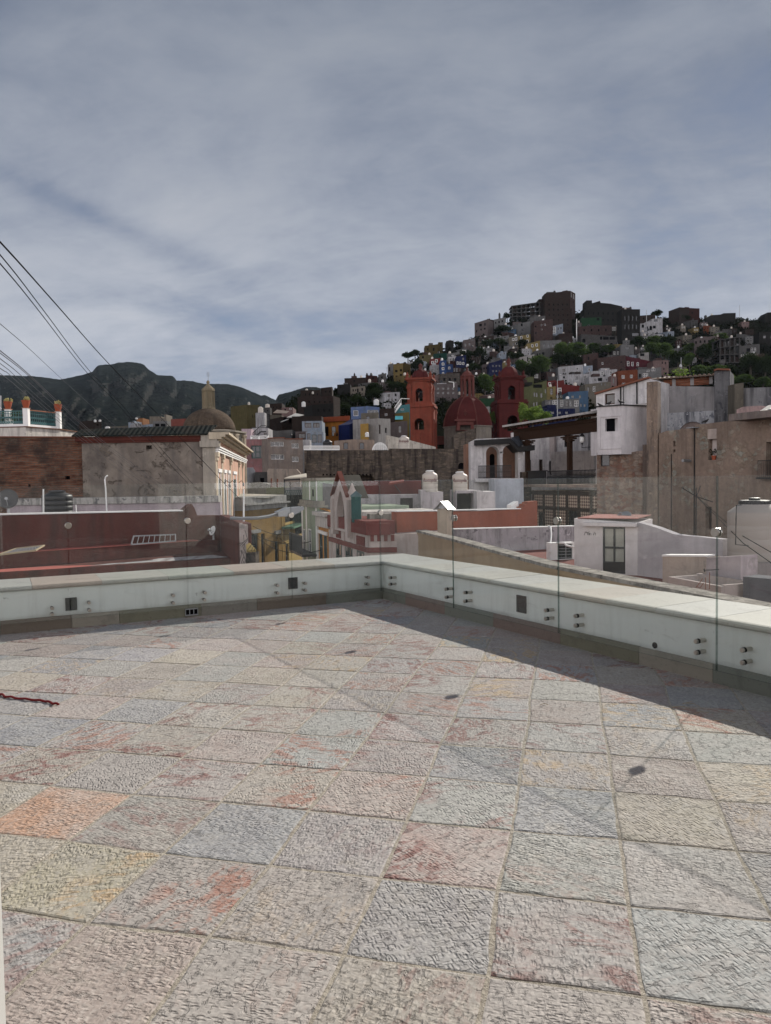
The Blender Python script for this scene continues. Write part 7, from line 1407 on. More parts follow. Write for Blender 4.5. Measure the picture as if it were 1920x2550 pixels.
# small white rooftop hut and its sloping wall
HW = plaster((.64, .61, .60), .18, (.32, .30, .29)); LV = plaster((.52, .495, .51), .4, (.26, .24, .245))
t = thing('rooftop_hut', P(1500, 1420, 22), 'small white rooftop hut with a dark glazed metal door and sloping side wall', 'hut'); f = Fac(1430, 22.5, 1592, 21.6, 1350); dh_ = rect(f, 1501, 1313, 1557, 1427)
b = MB(); z0, z1 = f.uz(1430, 1291)[1], f.uz(1590, 1302)[1]; plate(b, f, [(0, -3), (f.L, -3), (f.L, z1), (0, z0)], [dh_], 0, 2.2, .12); b.build('wall', HW, t)
b = MB(); u0 = f.uz(1456, 1300)[0]; b.box(f.w(u0, -.22, z1-.10), f.e.to_3d()*(f.L-u0-.05), f.n.to_3d()*.22, (0, 0, .10)); b.build('door_hood', HW, t); b = MB(); b.box(f.w(.1, -.01, max(z0, z1)+.002), f.e.to_3d()*(f.L-.15), f.n.to_3d()*2.3, (0, 0, .02)); b.build('roof', plaster((.32, .13, .11), .3), t)
b = MB(); u0, u1, za, zb_ = dh_[0][0], dh_[1][0], dh_[0][1], dh_[2][1]; e = f.e.to_3d(); nn = f.n.to_3d()
for a, c_, p, q in ((u0, u1, zb_-.05, zb_), (u0, u0+.05, za, zb_-.05), (u1-.05, u1, za, zb_-.05), (u0+.05, u1-.05, za, za+.34), (u0+.05, u1-.05, za+.34+.38, za+.34+.44)): b.box(f.w(a, .05, p), e*(c_-a), nn*.05, (0, 0, q-p))
b.box(f.w((u0+u1)/2-.025, .05, za+.34), e*.05, nn*.05, (0, 0, zb_-za-.39)); dr_ = b.build('door', M['blackmetal'], t); b = MB(); b.face([f.w(u, .085, z) for u, z in dh_]); b.build('pane', simple('frosted', (.30, .31, .27), .25, 0, .35, 2.5), dr_)
f3 = Fac.xy(f.w(f.L-.05, .003, 0).xy, P(1800, 1350, 19.2).xy); tz = [f3.uz(*q) for q in ((1590, 1300), (1635, 1314), (1680, 1331), (1720, 1335), (1800, 1343))]; tz[0] = (0, tz[0][1]); tz[-1] = (f3.L, tz[-1][1]); b = MB(); plate(b, f3, [(0, -3), (f3.L, -3)]+tz[::-1], [], -.003, .25); b.build('sloping_wall', LV, t)
b = MB(); rr = random.Random(3)
for x0, y0, pts in ((1455, 1333, [(0, 0), (2, -8), (6, -9), (8, -2)]), (1457, 1327, [(0, 0), (8, -1)]), (1464, 1333, [(0, 0), (1, -6), (4, -5), (5, 0)]), (1467, 1333, [(0, -10), (0, 0), (2, -5), (5, -4), (5, 0)]), (1478, 1333, [(0, -4), (0, 0), (2, -7), (5, -5), (5, 0)])): b.tube([f.pw(x0+dx, y0+dy, -.004) for dx, dy in pts], .006, 4)
b.build('graffiti', M['rubber'], t)
dish(P(1553, 1291, 23.3), .27, (-.8, -.6, 1.2), 'graymetal', 'gray satellite dish lying on the small white hut', .12)
# walls, basin and tank at the right edge
t = thing('water_basin', P(1730, 1466, 15), 'concrete water basin with a slanted rim behind the old parapet', 'basin'); f = Fac(1664, 16, 1796, 14.6, 1450); z1 = f.uz(1664, 1436)[1]; b = MB(); plate(b, f, [(0, -2.2), (f.L, -2.2), (f.L, z1-.02), (0, z1)], [], 0, .08); plate(b, f, [(0, -2.2), (f.L, -2.2), (f.L, z1+.03), (0, z1+.03)], [], .75, .08)
for u in (0, f.L-.08): b.box(f.w(u, .085, -2.2), f.e.to_3d()*.08, f.n.to_3d()*.66, (0, 0, z1+2.2))
b.box(f.w(.08, .085, z1-.3), f.e.to_3d()*(f.L-.16), f.n.to_3d()*.66, (0, 0, .02)); b.build('trough', plaster((.46, .40, .37), .3), t)
B('wall', 'low cream ledge wall in front of the sloping white wall', 1650, 18, 1762, 17, (1386, 1387), -3, plaster((.48, .42, .36), .4), (), th=.5, cat='wall', cop=('white_paint', .04, .03)); B('wall', 'pinkish lilac low wall behind the water basin', 1760, 16.4, 1846, 15.6, (1389, 1384), -3, plaster((.46, .41, .42), .4), (), th=.5, cat='wall')
B('wall', 'dark bluish rooftop wall at the right edge below the big tank', 1852, 14.6, 2050, 13.4, [(1852, 1436), (1900, 1440), (2050, 1450)], -3, plaster((.12, .125, .14), .5), (), th=.5, cat='wall'); B('wall', 'gray concrete tank plinth at the right edge', 1806, 18.0, 2000, 17.2, (1402, 1404), -3, plaster((.33, .30, .29), .4), (), th=2.2, cat='plinth')
def bigtank():
    d = 18.4; a = P(1878, 1404, d); k = d/FPX; r = 62*k; z = lambda y: P(1878, y, d).z-a.z; t = thing('water_tank', a, 'big ribbed beige water tank with a black lid at the right edge', 'water tank'); b = MB(); prof = [(r, 0)]; zz = z(1275)
    for i in range(1, 4): q = zz*i/4; prof += [(r, q-.01), (r*.994, q), (r, q+.01)]
    prof += [(r, zz), (r*.985, zz+.01), (r*.60, z(1256)), (r*.58, z(1255))]; b.lathe(a, prof, 36); b.build('body', simple('tank_tan', (.33, .30, .27), .6, var=.12, sc=2.5, spec=.2), t, True)
    b = MB(); b.lathe(a, [(r*.56, z(1256)+.002), (r*.56, z(1247)), (r*.52, z(1245.5))], 24); b.lathe(a, [(r*.20, z(1246)), (r*.22, z(1240)), (r*.12, z(1239))], 16)
    for i in range(24): an = i*math.pi/12; b.bar(a+Vector((math.cos(an)*r*.57, math.sin(an)*r*.57, z(1256))), a+Vector((math.cos(an)*r*.57, math.sin(an)*r*.57, z(1247))), .02)
    b.build('lid', M['tank_black'], t); b = MB(); b.tube([P(1846, 1257, d-.7), P(1834, 1258, d-.75), P(1833, 1290, d-.75), P(1832, 1356, d-.75), P(1864, 1359, d-.8)], .014, 6); b.build('pipe', M['rubber'], t)
bigtank()
b = MB()
for pts in ([(1757, 1468), (1757, 1438)], [(1767, 1467), (1767, 1425)], [(1733, 1463), (1742, 1452), (1750, 1440)], [(1735, 1460), (1743, 1464), (1752, 1452)]): b.tube([P(x, y, 12.6) for x, y in pts], .007, 5)
tag(b.build('rebar_stubs', M['rust'], at=P(1757, 1468, 12.6)), 'rusty reinforcing bars sticking out of the old parapet', 'rebar')
t = thing('pipe_bracket', P(1790, 1419, 14), 'thin white bent pipe beside the glass joint at the right', 'pipe'); b = MB(); b.tube([P(1753, 1420, 14.5), P(1772, 1419, 14.5), P(1790, 1418, 14.5)], .01, 6); b.tube([P(1753, 1416, 14.5), P(1755, 1424, 14.5)], .012, 6); b.build('tube', M['rubber'], t)
t = thing('broken_antenna', P(1733, 1320, 24), 'tangled broken antenna mast in front of the stone wall', 'aerial'); b = MB(); b.tube([P(1733, 1335, 22), P(1734, 1215, 22)], .016, 6); b.tube([P(1697, 1214, 22), P(1733, 1236, 22), P(1775, 1250, 22)], .014, 5); b.tube([P(1735, 1236, 22), P(1744, 1210, 22)], .012, 5)
for k in range(6): a = P(1700+k*11, 1217+k*5.4, 22); b.tube([a-Vector((.0, .12, .0)), a+Vector((.05, .12, .07))], .008, 4)
b.build('mast', M['rubber'], t)
for k, (pts, lb) in enumerate((([(1737, 1237, 22), (1790, 1285, 20), (1850, 1335, 18), (1925, 1378, 16)], 'upper black cable sagging past the big beige tank'), ([(1737, 1239, 22), (1790, 1292, 20), (1850, 1352, 17), (1925, 1405, 15)], 'lower black cable sagging past the big beige tank'))):
    b = MB(); b.tube([P(*q) for q in pts], .009, 6); tag(b.build('cable', M['cable'], at=P(*pts[0])), lb, 'cable')
# ------------------------------------------------------------------ white arcade house, timber porch and stone walls on the right
WHT = plaster((.60, .585, .58), .5, (.16, .15, .16)); BLW = plaster((.50, .53, .58), .35, (.2, .2, .22))
f = Fac(1172, 62, 1303, 62, 1150); t = thing('house', f.w(f.L/2, 2, -9), 'white house with two round arches, a dark tiled eave and an iron balcony', 'house')
ah = [archpx(f, 1211, 1111, 1244, 1191, 0, 0, 14), archpx(f, 1252, 1107, 1290, 1191, 0, 0, 14)]; tz = [f.uz(*q) for q in ((1172, 1100), (1186, 1093), (1270, 1090), (1288, 1108), (1303, 1110))]; tz[0] = (0, tz[0][1]); tz[-1] = (f.L, tz[-1][1])
b = MB(); plate(b, f, [(0, -9), (f.L, -9)]+tz[::-1], ah, 0, 1.5, 1.5, 0, None, False); b.build('wall', WHT, t)
b = MB(); plate(b, f, [(0, -9), (f.L, -9), (f.L, f.uz(1200, 1105)[1]), (0, f.uz(1200, 1100)[1])], [], 3.6, 2); b.build('back_wall', plaster((.30, .17, .12), .3), t)
b = MB(); z = f.uz(1220, 1191)[1]; b.box(f.w(.3, -1.0, z-.3), f.e.to_3d()*(f.L-.5), f.n.to_3d()*4.5, (0, 0, .28)); b.build('balcony_slab', WHT, t)
b = MB(); z1 = z+1.0; u0, u1 = f.uz(1188, 1175)[0], f.uz(1268, 1175)[0]
for k in range(31): b.bar(f.w(u0+(u1-u0)*k/30, -.9, z), f.w(u0+(u1-u0)*k/30, -.9, z1), .035)
b.bar(f.w(u0, -.9, z1), f.w(u1, -.9, z1), .06); b.bar(f.w(u0, -.9, z+.08), f.w(u1, -.9, z+.08), .05); b.bar(f.w(u0, -.9, z+.5), f.w(u1, -.9, z+.5), .03); b.build('railing', M['blackmetal'], t)
b = MB()
for (x0, y0), (x1, y1) in (((1183, 1096), (1271, 1091)), ((1271, 1091), (1291, 1112)), ((1291, 1112), (1332, 1108))):
    a, c_ = f.pw(x0, y0, -.7), f.pw(x1, y1, -.7); b.box(a, c_-a, f.n.to_3d()*3, (0, 0, -.42))
b.build('eave', M['rubber'], t); b = MB(); q = [f.pw(1271, 1090, -.75), f.pw(1291, 1111, -.75), f.pw(1319, 1103, 1.5), f.pw(1300, 1083, 1.5)]; b.face(q); b.face([p-Vector((0, 0, .12)) for p in q][::-1]); b.build('roof_slope', plaster((.13, .15, .18), .8, (.03, .03, .035), 1.5), t)
for h, u in ((ah[0], 0), (ah[1], 0)):
    for uu in (h[0][0]-.28, h[1][0]+.02): b = MB(); zi = h[3][1]; b.box(f.w(uu, -.06, zi-.18), f.e.to_3d()*.26, f.n.to_3d()*.05, (0, 0, .16)); b.build('impost', WHT, t)
b = MB(); f4 = Fac.xy(f.w(ah[0][0][0]+.1, 2.2, 0).xy, f.w(ah[0][1][0]-.1, 2.2, 0).xy); b.face([f4.w(u, 0, zz_) for u, zz_ in arch(.5, f4.L, z, f.uz(1230, 1128)[1], 10)]); b.build('dark_door', M['void'], t)
B('house', 'tall bluish white blank wall house under the arcade', 1230, 57, 1303, 57, (1193, 1192), -9, BLW, (), th=3)
root, f = B('house', 'white back house with several small dark openings behind the timber porch', 1272, 72, 1494, 66, [(1272, 1078), (1300, 1073), (1302, 1079), (1335, 1079), (1336, 1076), (1420, 1071), (1494, 1064)], -9, WHT, [(1342, 1144, 1351, 1172, 'b'), (1367, 1147, 1374, 1182, 'o', 'a'), (1387, 1148, 1400, 1172, 'o'), (1405, 1075, 1411, 1113, 'o'), (1316, 1145, 1322, 1172, 'd'), (1465, 1078, 1468, 1121, 'o')], th=5)
b = MB(); u0, u1 = f.uz(1374, 1100)[0], f.uz(1386, 1100)[0]; b.box(f.w(u0, -.4, f.uz(1380, 1142)[1]), f.e.to_3d()*(u1-u0), f.n.to_3d()*.39, (0, 0, f.uz(1380, 1066)[1]-f.uz(1380, 1142)[1])); b.build('pipe_pier', plaster((.46, .40, .38), .4), root)
b = MB(); u0, u1 = f.uz(1388, 1130)[0], f.uz(1494, 1130)[0]; b.box(f.w(u0, -1.2, f.uz(1400, 1180)[1]), f.e.to_3d()*(u1-u0), f.n.to_3d()*1.19, (0, 0, f.uz(1430, 1125)[1]-f.uz(1430, 1180)[1])); b.build('lower_wall', plaster((.50, .46, .44), .4), root)
# porch
pf = Fac(1286, 63.5, 1492, 52, 1120); t = thing('timber_porch', pf.w(pf.L/2, 1, -6), 'dark timber porch with carved posts and a pale sheet roof', 'porch'); e = pf.e.to_3d(); nn = pf.n.to_3d()
zr = pf.uz(1440, 1036)[1]; zbm = pf.uz(1418, 1083)[1]; zfl = pf.uz(1418, 1206)[1]; simple('dark_timber', (.034, .018, .011), .85, var=.4, sc=5, spec=.15)
b = MB(); q = [pf.w(-.4, -1.1, zr-.12), pf.w(pf.L, -1.1, zr-.12), pf.w(pf.L, 5, zr+.75), pf.w(-.4, 5, zr+.75)]; q2 = [p+Vector((0, 0, .16)) for p in q]; b.face(q[::-1]); b.face(q2)
for i in range(4): b.face([q[i], q[(i+1) % 4], q2[(i+1) % 4], q2[i]])
b.build('roof_sheet', plaster((.44, .42, .40), .3), t)
b = MB(); k = -.3
while k < pf.L: b.bar(pf.w(k, -1.0, zr-.22), pf.w(k, 4.8, zr+.6), .16, .18); k += .55
b.build('rafter', M['dark_timber'], t)
b = MB(); b.box(pf.w(-.2, -.15, zbm), e*(pf.L+.1), nn*.3, (0, 0, zr-.32-zbm)); b.box(pf.w(-.2, -.25, zr-.31-.25), e*(pf.L+.1), nn*.5, (0, 0, .2)); b.build('beam', M['dark_timber'], t)
for px in (1313, 1418):
    u = pf.uz(px, 1140)[0]; b = MB(); b.box(pf.w(u-.17, -.12, zfl), e*.34, nn*.3, (0, 0, zbm-zfl-.02))
    for i, (w, z_) in enumerate(((.45, .36), (.75, .22), (1.05, .08))): b.box(pf.w(u-w, -.121-.001*i, zbm-z_-.12), e*2*w, nn*.302, (0, 0, .115))
    b.build('post', M['dark_timber'], t)
b = MB(); b.box(pf.w(.1, -.5, zfl-.22), e*(pf.L), nn*5, (0, 0, .2)); b.build('floor_slab', plaster((.36, .28, .23), .5), t)
b = MB(); u0, u1 = pf.uz(1372, 1180)[0], pf.L; k = u0; zh = zfl+1.0
while k < u1: b.bar(pf.w(k, -.3, zfl), pf.w(k, -.3, zh), .045); b.lathe(pf.w(k, -.3, zfl+.5), [(.03, -.1), (.06, 0), (.03, .1)], 6); k += .17
for z_ in (zfl+.08, zfl+.62, zh): b.bar(pf.w(u0, -.3, z_), pf.w(u1, -.3, z_), .06)
b.build('railing', M['blackmetal'], t); b = MB(); u0, u1 = pf.uz(1323, 1180)[0], pf.uz(1366, 1180)[0]; b.box(pf.w(u0, -.3, zfl), e*(u1-u0), nn*.1, (0, 0, 1.0)); b.box(pf.w(u0-.1, -.4, zfl+1.002), e*(u1-u0+.2), nn*.3, (0, 0, .08)); b.build('panel', M['blackmetal'], t)
b = MB(); u0 = pf.uz(1303, 1180)[0]; b.box(pf.w(u0, -.45, -9), e*.75, nn*.8, (0, 0, zfl+10)); b.build('stone_pier', M['stone_wall'], t)
# latticed brick ground floor below the porch
n = NT('lattice_brick'); v = n.uv(); b_ = n.n('ShaderNodeTexChecker'); n.l(n.uv((1, 1.25, 1), math.pi/4, (0, 0, .1)), b_.inputs[0]); b_.inputs['Scale'].default_value = 5.0; fn = n.noise(v, 8, 4)
c = n.mix(b_.outputs['Fac'], (.13, .075, .055), n.mix(fn, (.52, .39, .29), (.66, .52, .41))); n.bump(b_.outputs['Fac'], 1, .05); M['lattice_brick'] = n.fin(c, .9)
lf = Fac.xy(pf.w(pf.uz(1320, 1250)[0], .3, 0).xy, pf.w(pf.uz(1476, 1250)[0], .3, 0).xy); ho = [rect(lf, 1337, 1276, 1356, 1330), rect(lf, 1411, 1268, 1446, 1330)]
t2 = thing('building', lf.w(lf.L/2, 1, -9), 'ground floor of diagonal lattice brickwork below the timber porch', 'building'); b = MB(); zt3 = zfl-.5; plate(b, lf, [(0, -9), (lf.L, -9), (lf.L, zt3), (0, zt3)], ho, 0, 3, .3); b.build('wall', M['lattice_brick'], t2)
for h in ho: window(t2, lf, h, 'k', .3, name='door')
b = MB()
for px in (1320, 1356, 1382, 1414, 1443, 1474): u = max(.0, lf.uz(px, 1250)[0]-.1); b.box(lf.w(u, -.12, -6), lf.e.to_3d()*.2, lf.n.to_3d()*.11, (0, 0, zt3+6))
b.box(lf.w(0, -.16, zt3-.3), lf.e.to_3d()*lf.L, lf.n.to_3d()*.15, (0, 0, .28)); u = lf.uz(1395, 1266)[0]; b.box(lf.w(0, -.14, lf.uz(1395, 1270)[1]), lf.e.to_3d()*lf.L, lf.n.to_3d()*.13, (0, 0, .22)); b.build('timber_frame', M['dark_timber'], t2)
# lantern on a bracket
c_ = P(1449.5, 1095, 54); t = thing('wall_lantern', c_, 'white glass wall lantern hanging on a black bracket under the porch', 'lantern'); b = MB(); b.lathe(c_+Vector((0, 0, -.22)), [(.06, 0), (.16, .1), (.17, .42), (.09, .46)], 8); b.build('lantern_glass', M['white_paint'], t)
b = MB(); b.lathe(c_+Vector((0, 0, .22)), [(.2, 0), (.17, .08), (.06, .22), (.05, .3), (.08, .34), (.01, .5)], 8); b.lathe(c_+Vector((0, 0, -.4)), [(.02, 0), (.05, .1), (.1, .18)], 8); b.tube([c_+Vector((0, 0, -.4)), c_+Vector((0, .1, -.55)), c_+Vector((.5, .3, -.52)), c_+Vector((1.05, .6, -.5))], .022, 6); b.tube([c_+Vector((0, 0, -.0))+Vector((.19, 0, -.15)), c_+Vector((.19, 0, .2))], .015, 4); b.build('bracket', M['blackmetal'], t)
# white boxed upper storey
BX = plaster((.58, .555, .555), .3, (.25, .23, .24)); BXS = plaster((.56, .555, .59), .4, (.22, .22, .25))
fl_ = Fac(1487, 50.9, 1548, 50, 1070); fr2 = Fac.xy(fl_.w(fl_.L, 0, 0).xy, P(1614, 1070, 51).xy); t = thing('house', fl_.w(fl_.L, 1, P(1548, 1130, 50).z), 'white boxy upper house with one black square window above the stone wall', 'house')
z0, z1 = P(1548, 1131, 50).z, P(1548, 1010, 50).z; hb = rect(fl_, 1507, 1041, 1538, 1075)
b = MB(); plate(b, fl_, [(0, z0), (fl_.L, z0), (fl_.L, z1), (0, z1)], [hb], 0, 3, .35); plate(b, fr2, [(0.003, z0), (fr2.L, z0), (fr2.L, z1), (.003, z1)], [], .003, 3); b.build('wall', BX, t); window(t, fl_, hb, 'o', .35)
b = MB()
for f, L in ((fl_, fl_.L), (fr2, fr2.L)): b.box(f.w(-.1, -.12, z1+.002), f.e.to_3d()*(L+.15), f.n.to_3d()*.5, (0, 0, .07))
b.build('roof_edge', M['rubber'], t); b = MB(); r = rect(fl_, 1493, 1036, 1547, 1119); 
for a, c2, p, q in ((r[0][0], r[0][0]+.08, r[0][1], r[2][1]), (r[0][0], r[1][0], r[0][1], r[0][1]+.06), (r[0][0], r[1][0], r[2][1], r[2][1]+.07)): b.box(fl_.w(a, -.06, p), fl_.e.to_3d()*(c2-a), fl_.n.to_3d()*.059, (0, 0, q-p))
b.build('wall_trim', BX, t)
root, f = B('house', 'white gable house rising behind the white box, with a wide barred window', 1485, 56, 1618, 53.5, [(1485, 983), (1618, 943)], -2, WHT, [(1506, 979, 1531, 1008, 'b')], th=8, cop=('rust', .12, .3))
b = MB()
for px, y0, y1 in ((1546.5, 962, 1008), (1554, 960, 1008), (1587, 950, 1008)):
    b = MB(); a = f.uz(px, y1); c2 = f.uz(px, y0); b.tube([f.w(a[0], -.08, a[1]), f.w(a[0], -.08, c2[1])], .05 if px != 1554 else .025, 6); b.build('drainpipe', M['rubber'], root)
rubble('stone_tan', [(.24, .185, .14), (.36, .29, .22), (.29, .22, .175), (.46, .40, .32), (.34, .36, .31)], (.235, .185, .145), 3.0, .035, .5, (.08, .064, .054), (1, 1.5, 1), (.29, .222, .175)); rubble('stone_brick', [(.25, .13, .10), (.32, .22, .16), (.40, .33, .27), (.23, .18, .15)], (.19, .15, .12), 3.2, .045, .5, (.05, .043, .038), (1, 1.6, 1))
root, f = B('wall', 'stone and brick wall below the white box with one barred window', 1486, 51.5, 1642, 49.5, [(1486, 1127), (1550, 1129), (1612, 1120), (1642, 1085)], -9, 'stone_brick', [(1496, 1131, 1518, 1161, 'k')], th=3, cat='wall')
b = MB(); u0, u1 = f.uz(1613, 1100)[0], f.uz(1640, 1100)[0]; b.box(f.w(u0, -.35, -9), f.e.to_3d()*(u1-u0), f.n.to_3d()*1.2, (0, 0, P(1628, 950, 49.3).z+9)); b.build('corner_pier', plaster((.24, .185, .145), 1.0, (.075, .062, .055), 1.6), root)
b = MB(); u0 = f.uz(1602, 1200)[0]; u1 = f.uz(1618, 1200)[0]; b.box(f.w(u0, -.2, -9), f.e.to_3d()*(u1-u0), f.n.to_3d()*.6, (0, 0, f.uz(1610, 1107)[1]+9)); b.build('drain_shaft', plaster((.11, .085, .072), .5), root)
fw = Fac(1640, 49.3, 2050, 38, 1150); hs = [rect(fw, 1764, 1066, 1785, 1146), rect(fw, 1676, 1098, 1682, 1112), rect(fw, 1676, 1119, 1682, 1127), rect(fw, 1907, 1098, 1960, 1186), rect(fw, 1756, 1262, 1772, 1318)]
t = thing('wall', fw.w(fw.L/2, 2, -9), 'tall old tan stone wall with a pale niche, the largest wall on the right', 'wall'); tz = [fw.uz(*q) for q in ((1640, 1080), (1660, 1073), (1728, 1066), (1731, 1058), (1760, 1055), (1800, 1050), (1830, 1048), (1856, 1044), (1920, 1040), (2050, 1022))]; tz[0] = (0, tz[0][1]); tz[-1] = (fw.L, tz[-1][1])
b = MB(); plate(b, fw, [(0, -9), (fw.L, -9)]+tz[::-1], hs, 0, 4, .5); b.build('wall_body', M['stone_tan'], t)
b = MB(); b.face([fw.w(u, .3, z_) for u, z_ in hs[0]]); b.build('niche_back', plaster((.56, .50, .47), .25), t); b = MB(); b.box(fw.w(hs[0][0][0]-.02, -.05, hs[0][2][1]-.62), fw.e.to_3d()*(hs[0][1][0]-hs[0][0][0]+.04), fw.n.to_3d()*.25, (0, 0, .6)); b.build('niche_lintel', plaster((.50, .42, .37), .2), t)
for h in (hs[1], hs[2]): window(t, fw, h, 'o', .4)
window(t, fw, hs[3], 'b', .45); window(t, fw, hs[4], 'b', .4)
b = MB(); z = fw.uz(1930, 1188)[1]; b.box(fw.w(hs[3][0][0]-.2, -.5, z-.1), fw.e.to_3d()*2, fw.n.to_3d()*.5, (0, 0, .1))
for k in range(14): b.bar(fw.w(hs[3][0][0]-.1+k*.13, -.45, z), fw.w(hs[3][0][0]-.1+k*.13, -.45, z+.9), .025)
b.bar(fw.w(hs[3][0][0]-.1, -.45, z+.9), fw.w(hs[3][0][0]+1.7, -.45, z+.9), .04); b.build('window_balcony', M['blackmetal'], t)
b = MB(); u = fw.uz(1731, 1100)[0]; b.tube([fw.w(u, -.06, fw.uz(1731, 1335)[1]), fw.w(u, -.06, fw.uz(1731, 1062)[1])], .035, 6); b.build('drainpipe', M['rubber'], t); b = MB(); u = fw.uz(1673, 1200)[0]; b.tube([fw.w(u, -.04, fw.uz(1673, 1320)[1]), fw.w(u, -.04, fw.uz(1673, 1130)[1])], .025, 6); b.build('drainpipe', M['rubber'], t)
b = MB(); b.tube([fw.pw(1722, 1148, .1), fw.pw(1700, 1147, -.8)], .09, 8); b.build('water_spout', M['graymetal'], t); b = MB(); b.box(fw.pw(1709, 1067, -.5), fw.e.to_3d()*.55, fw.n.to_3d()*.5, (0, 0, .06)); b.build('ledge_sheet', M['graymetal'], t)
p = fw.pw(1778, 1145, .05); t3 = thing('potted_plant', p, 'small potted plant in the pale niche of the stone wall', 'potted plant'); b = MB(); b.lathe(p, [(.1, 0), (.15, .25), (.16, .25)], 10); b.build('pot', M['terracotta'], t3); b = MB(); rr = random.Random(2)
for k in range(60): q = p+Vector((rr.gauss(0, .14), rr.gauss(-.05, .08), .3+rr.uniform(0, .35))); u = Vector((rr.gauss(0, 1), rr.gauss(0, 1), rr.gauss(0, 1))).normalized()*.06; w = Vector((rr.gauss(0, 1), rr.gauss(0, 1), rr.gauss(0, 1))).normalized()*.04; b.face([q-u, q-w, q+u, q+w])
b.build('leaves', M['leaf_dark'], t3)
# concrete slab with small roof at the right edge
t = thing('roof_canopy', P(1890, 1055, 42), 'concrete roof slab with a small slatted cover at the right edge of the stone wall', 'canopy'); f = Fac(1856, 42.5, 2000, 39, 1040); b = MB(); z0, z1 = f.uz(1870, 1048)[1], f.uz(1870, 1031)[1]; b.box(f.w(0, -1.2, z0), f.e.to_3d()*f.L, f.n.to_3d()*4, (0, 0, z1-z0)); b.build('slab', plaster((.22, .18, .16), .6), t)
b = MB(); q = [f.pw(1880, 1031, -.8), f.pw(1990, 1026, -.8), f.pw(1990, 990, 1), f.pw(1912, 1010, 1)]; b.face(q); b.face([p-Vector((0, 0, .08)) for p in q][::-1]); b.build('slatted_cover', M['corr_gray'], t)
# gray walls behind the stone wall
GW = plaster((.30, .29, .29), .55, (.10, .10, .105)); GW2 = plaster((.44, .45, .47), 1.0, (.06, .065, .08), 1.0)
root, f = B('building', 'broad gray rendered wall building with a brick top strip under corrugated roofing', 1641, 57, 1780, 55, [(1641, 961), (1780, 963)], -2, GW, (), th=9, cat='building')
b = MB(); f5 = Fac.xy(f.w(-.3, -.3, 0).xy, f.w(f.L+1.2, -.3, 0).xy); za = f5.uz(1700, 1027)[1]; tz = [f5.uz(*q) for q in ((1641, 1030), (1820, 1028))]; plate(b, f5, [(0, -2), (f5.L, -2), (f5.L, za), (0, za)], [arch(f5.uz(1690, 1060)[0], f5.uz(1760, 1060)[0], -1.5, f5.uz(1725, 1050)[1], 12)], -.1, .38, .2); b.build('lower_wall', GW2, root)
b = MB(); b.face([f5.w(u, .08, z_) for u, z_ in arch(f5.uz(1690, 1060)[0], f5.uz(1760, 1060)[0], -1.5, f5.uz(1725, 1050)[1], 12)]); b.build('arch_infill', plaster((.30, .24, .22), .4), root)
b = MB(); zb0, zb1 = f.uz(1700, 961)[1]+.003, f.uz(1700, 941)[1]; b.box(f.w(.3, .1, zb0), f.e.to_3d()*(f.L-.5), f.n.to_3d()*.3, (0, 0, zb1-zb0)); b.build('brick_strip', brick('brick_red', (.26, .095, .055), (.32, .13, .075), (.17, .12, .09), .3, .12, .018, stain=.3), root); b = MB()
for px in (1678, 1723, 1770): u = f.uz(px, 950)[0]; b.box(f.w(u-.12, .06, zb0), f.e.to_3d()*.24, f.n.to_3d()*.35, (0, 0, zb1-zb0))
b.build('brick_pier', GW, root); b = MB(); q = [f.w(-.6, -.4, zb1), f.w(f.L+.1, -.4, zb1-.05), f.w(f.L+.1, 6, zb1+.45), f.w(-.6, 6, zb1+.85)]; q2 = [p+Vector((0, 0, .08)) for p in q]; b.face(q[::-1]); b.face(q2)
for i in range(4): b.face([q[i], q[(i+1) % 4], q2[(i+1) % 4], q2[i]])
b.build('corrugated_roof', M['corr_brown'], root)
b = MB(); k = 0
while k < f.L: b.lathe(f.w(k, -.42, zb1+.05), [(.09, 0), (.09, 2.5)], 8, axis=f.n.to_3d()); k += .32
b.build('roof_ridges', M['corr_brown'], root)
p = f.w(1.4, .3, zb1+.3); t3 = thing('roof_weed', p, 'small yellow green weed growing on the corrugated roof edge', 'plant'); b = MB(); rr = random.Random(4)
for k in range(120): q = p+Vector((rr.gauss(0, .4), rr.gauss(0, .2), rr.uniform(-.1, .4))); u = Vector((rr.gauss(0, 1), rr.gauss(0, 1), rr.gauss(0, 1))).normalized()*.1; w = Vector((rr.gauss(0, 1), rr.gauss(0, 1), rr.gauss(0, 1))).normalized()*.07; b.face([q-u, q-w, q+u, q+w])
b.build('leaves', M['leaf_bright'], t3)
B('building', 'black stained concrete water box standing over the gray wall', 1778, 53.5, 1817, 53, [(1778, 925), (1788, 922), (1817, 923)], -2, plaster((.13, .13, .135), 1.0, (.025, .026, .03), 1.2), (), th=3, cat='building', cop=('rust', .1, .25))
B('wall', 'mottled gray wall running off the right edge', 1812, 52, 2050, 46, [(1812, 976), (1830, 967), (2050, 960)], -2, plaster((.25, .25, .255), 1.0, (.06, .06, .065), .8), (), th=.5, cat='wall')
B('house', 'small pinkish roof house at the right above the stone wall', 1834, 46, 1892, 45, [(1834, 1020), (1850, 1013), (1892, 1010)], 2, plaster((.36, .26, .25), .5), [(1846, 1030, 1856, 1042, 'o')], th=3)
B('wall', 'small sunlit beige block on the mottled gray wall', 1829, 50.5, 1851, 50.5, (956, 953), 3, 'beige', (), th=1, cat='block')
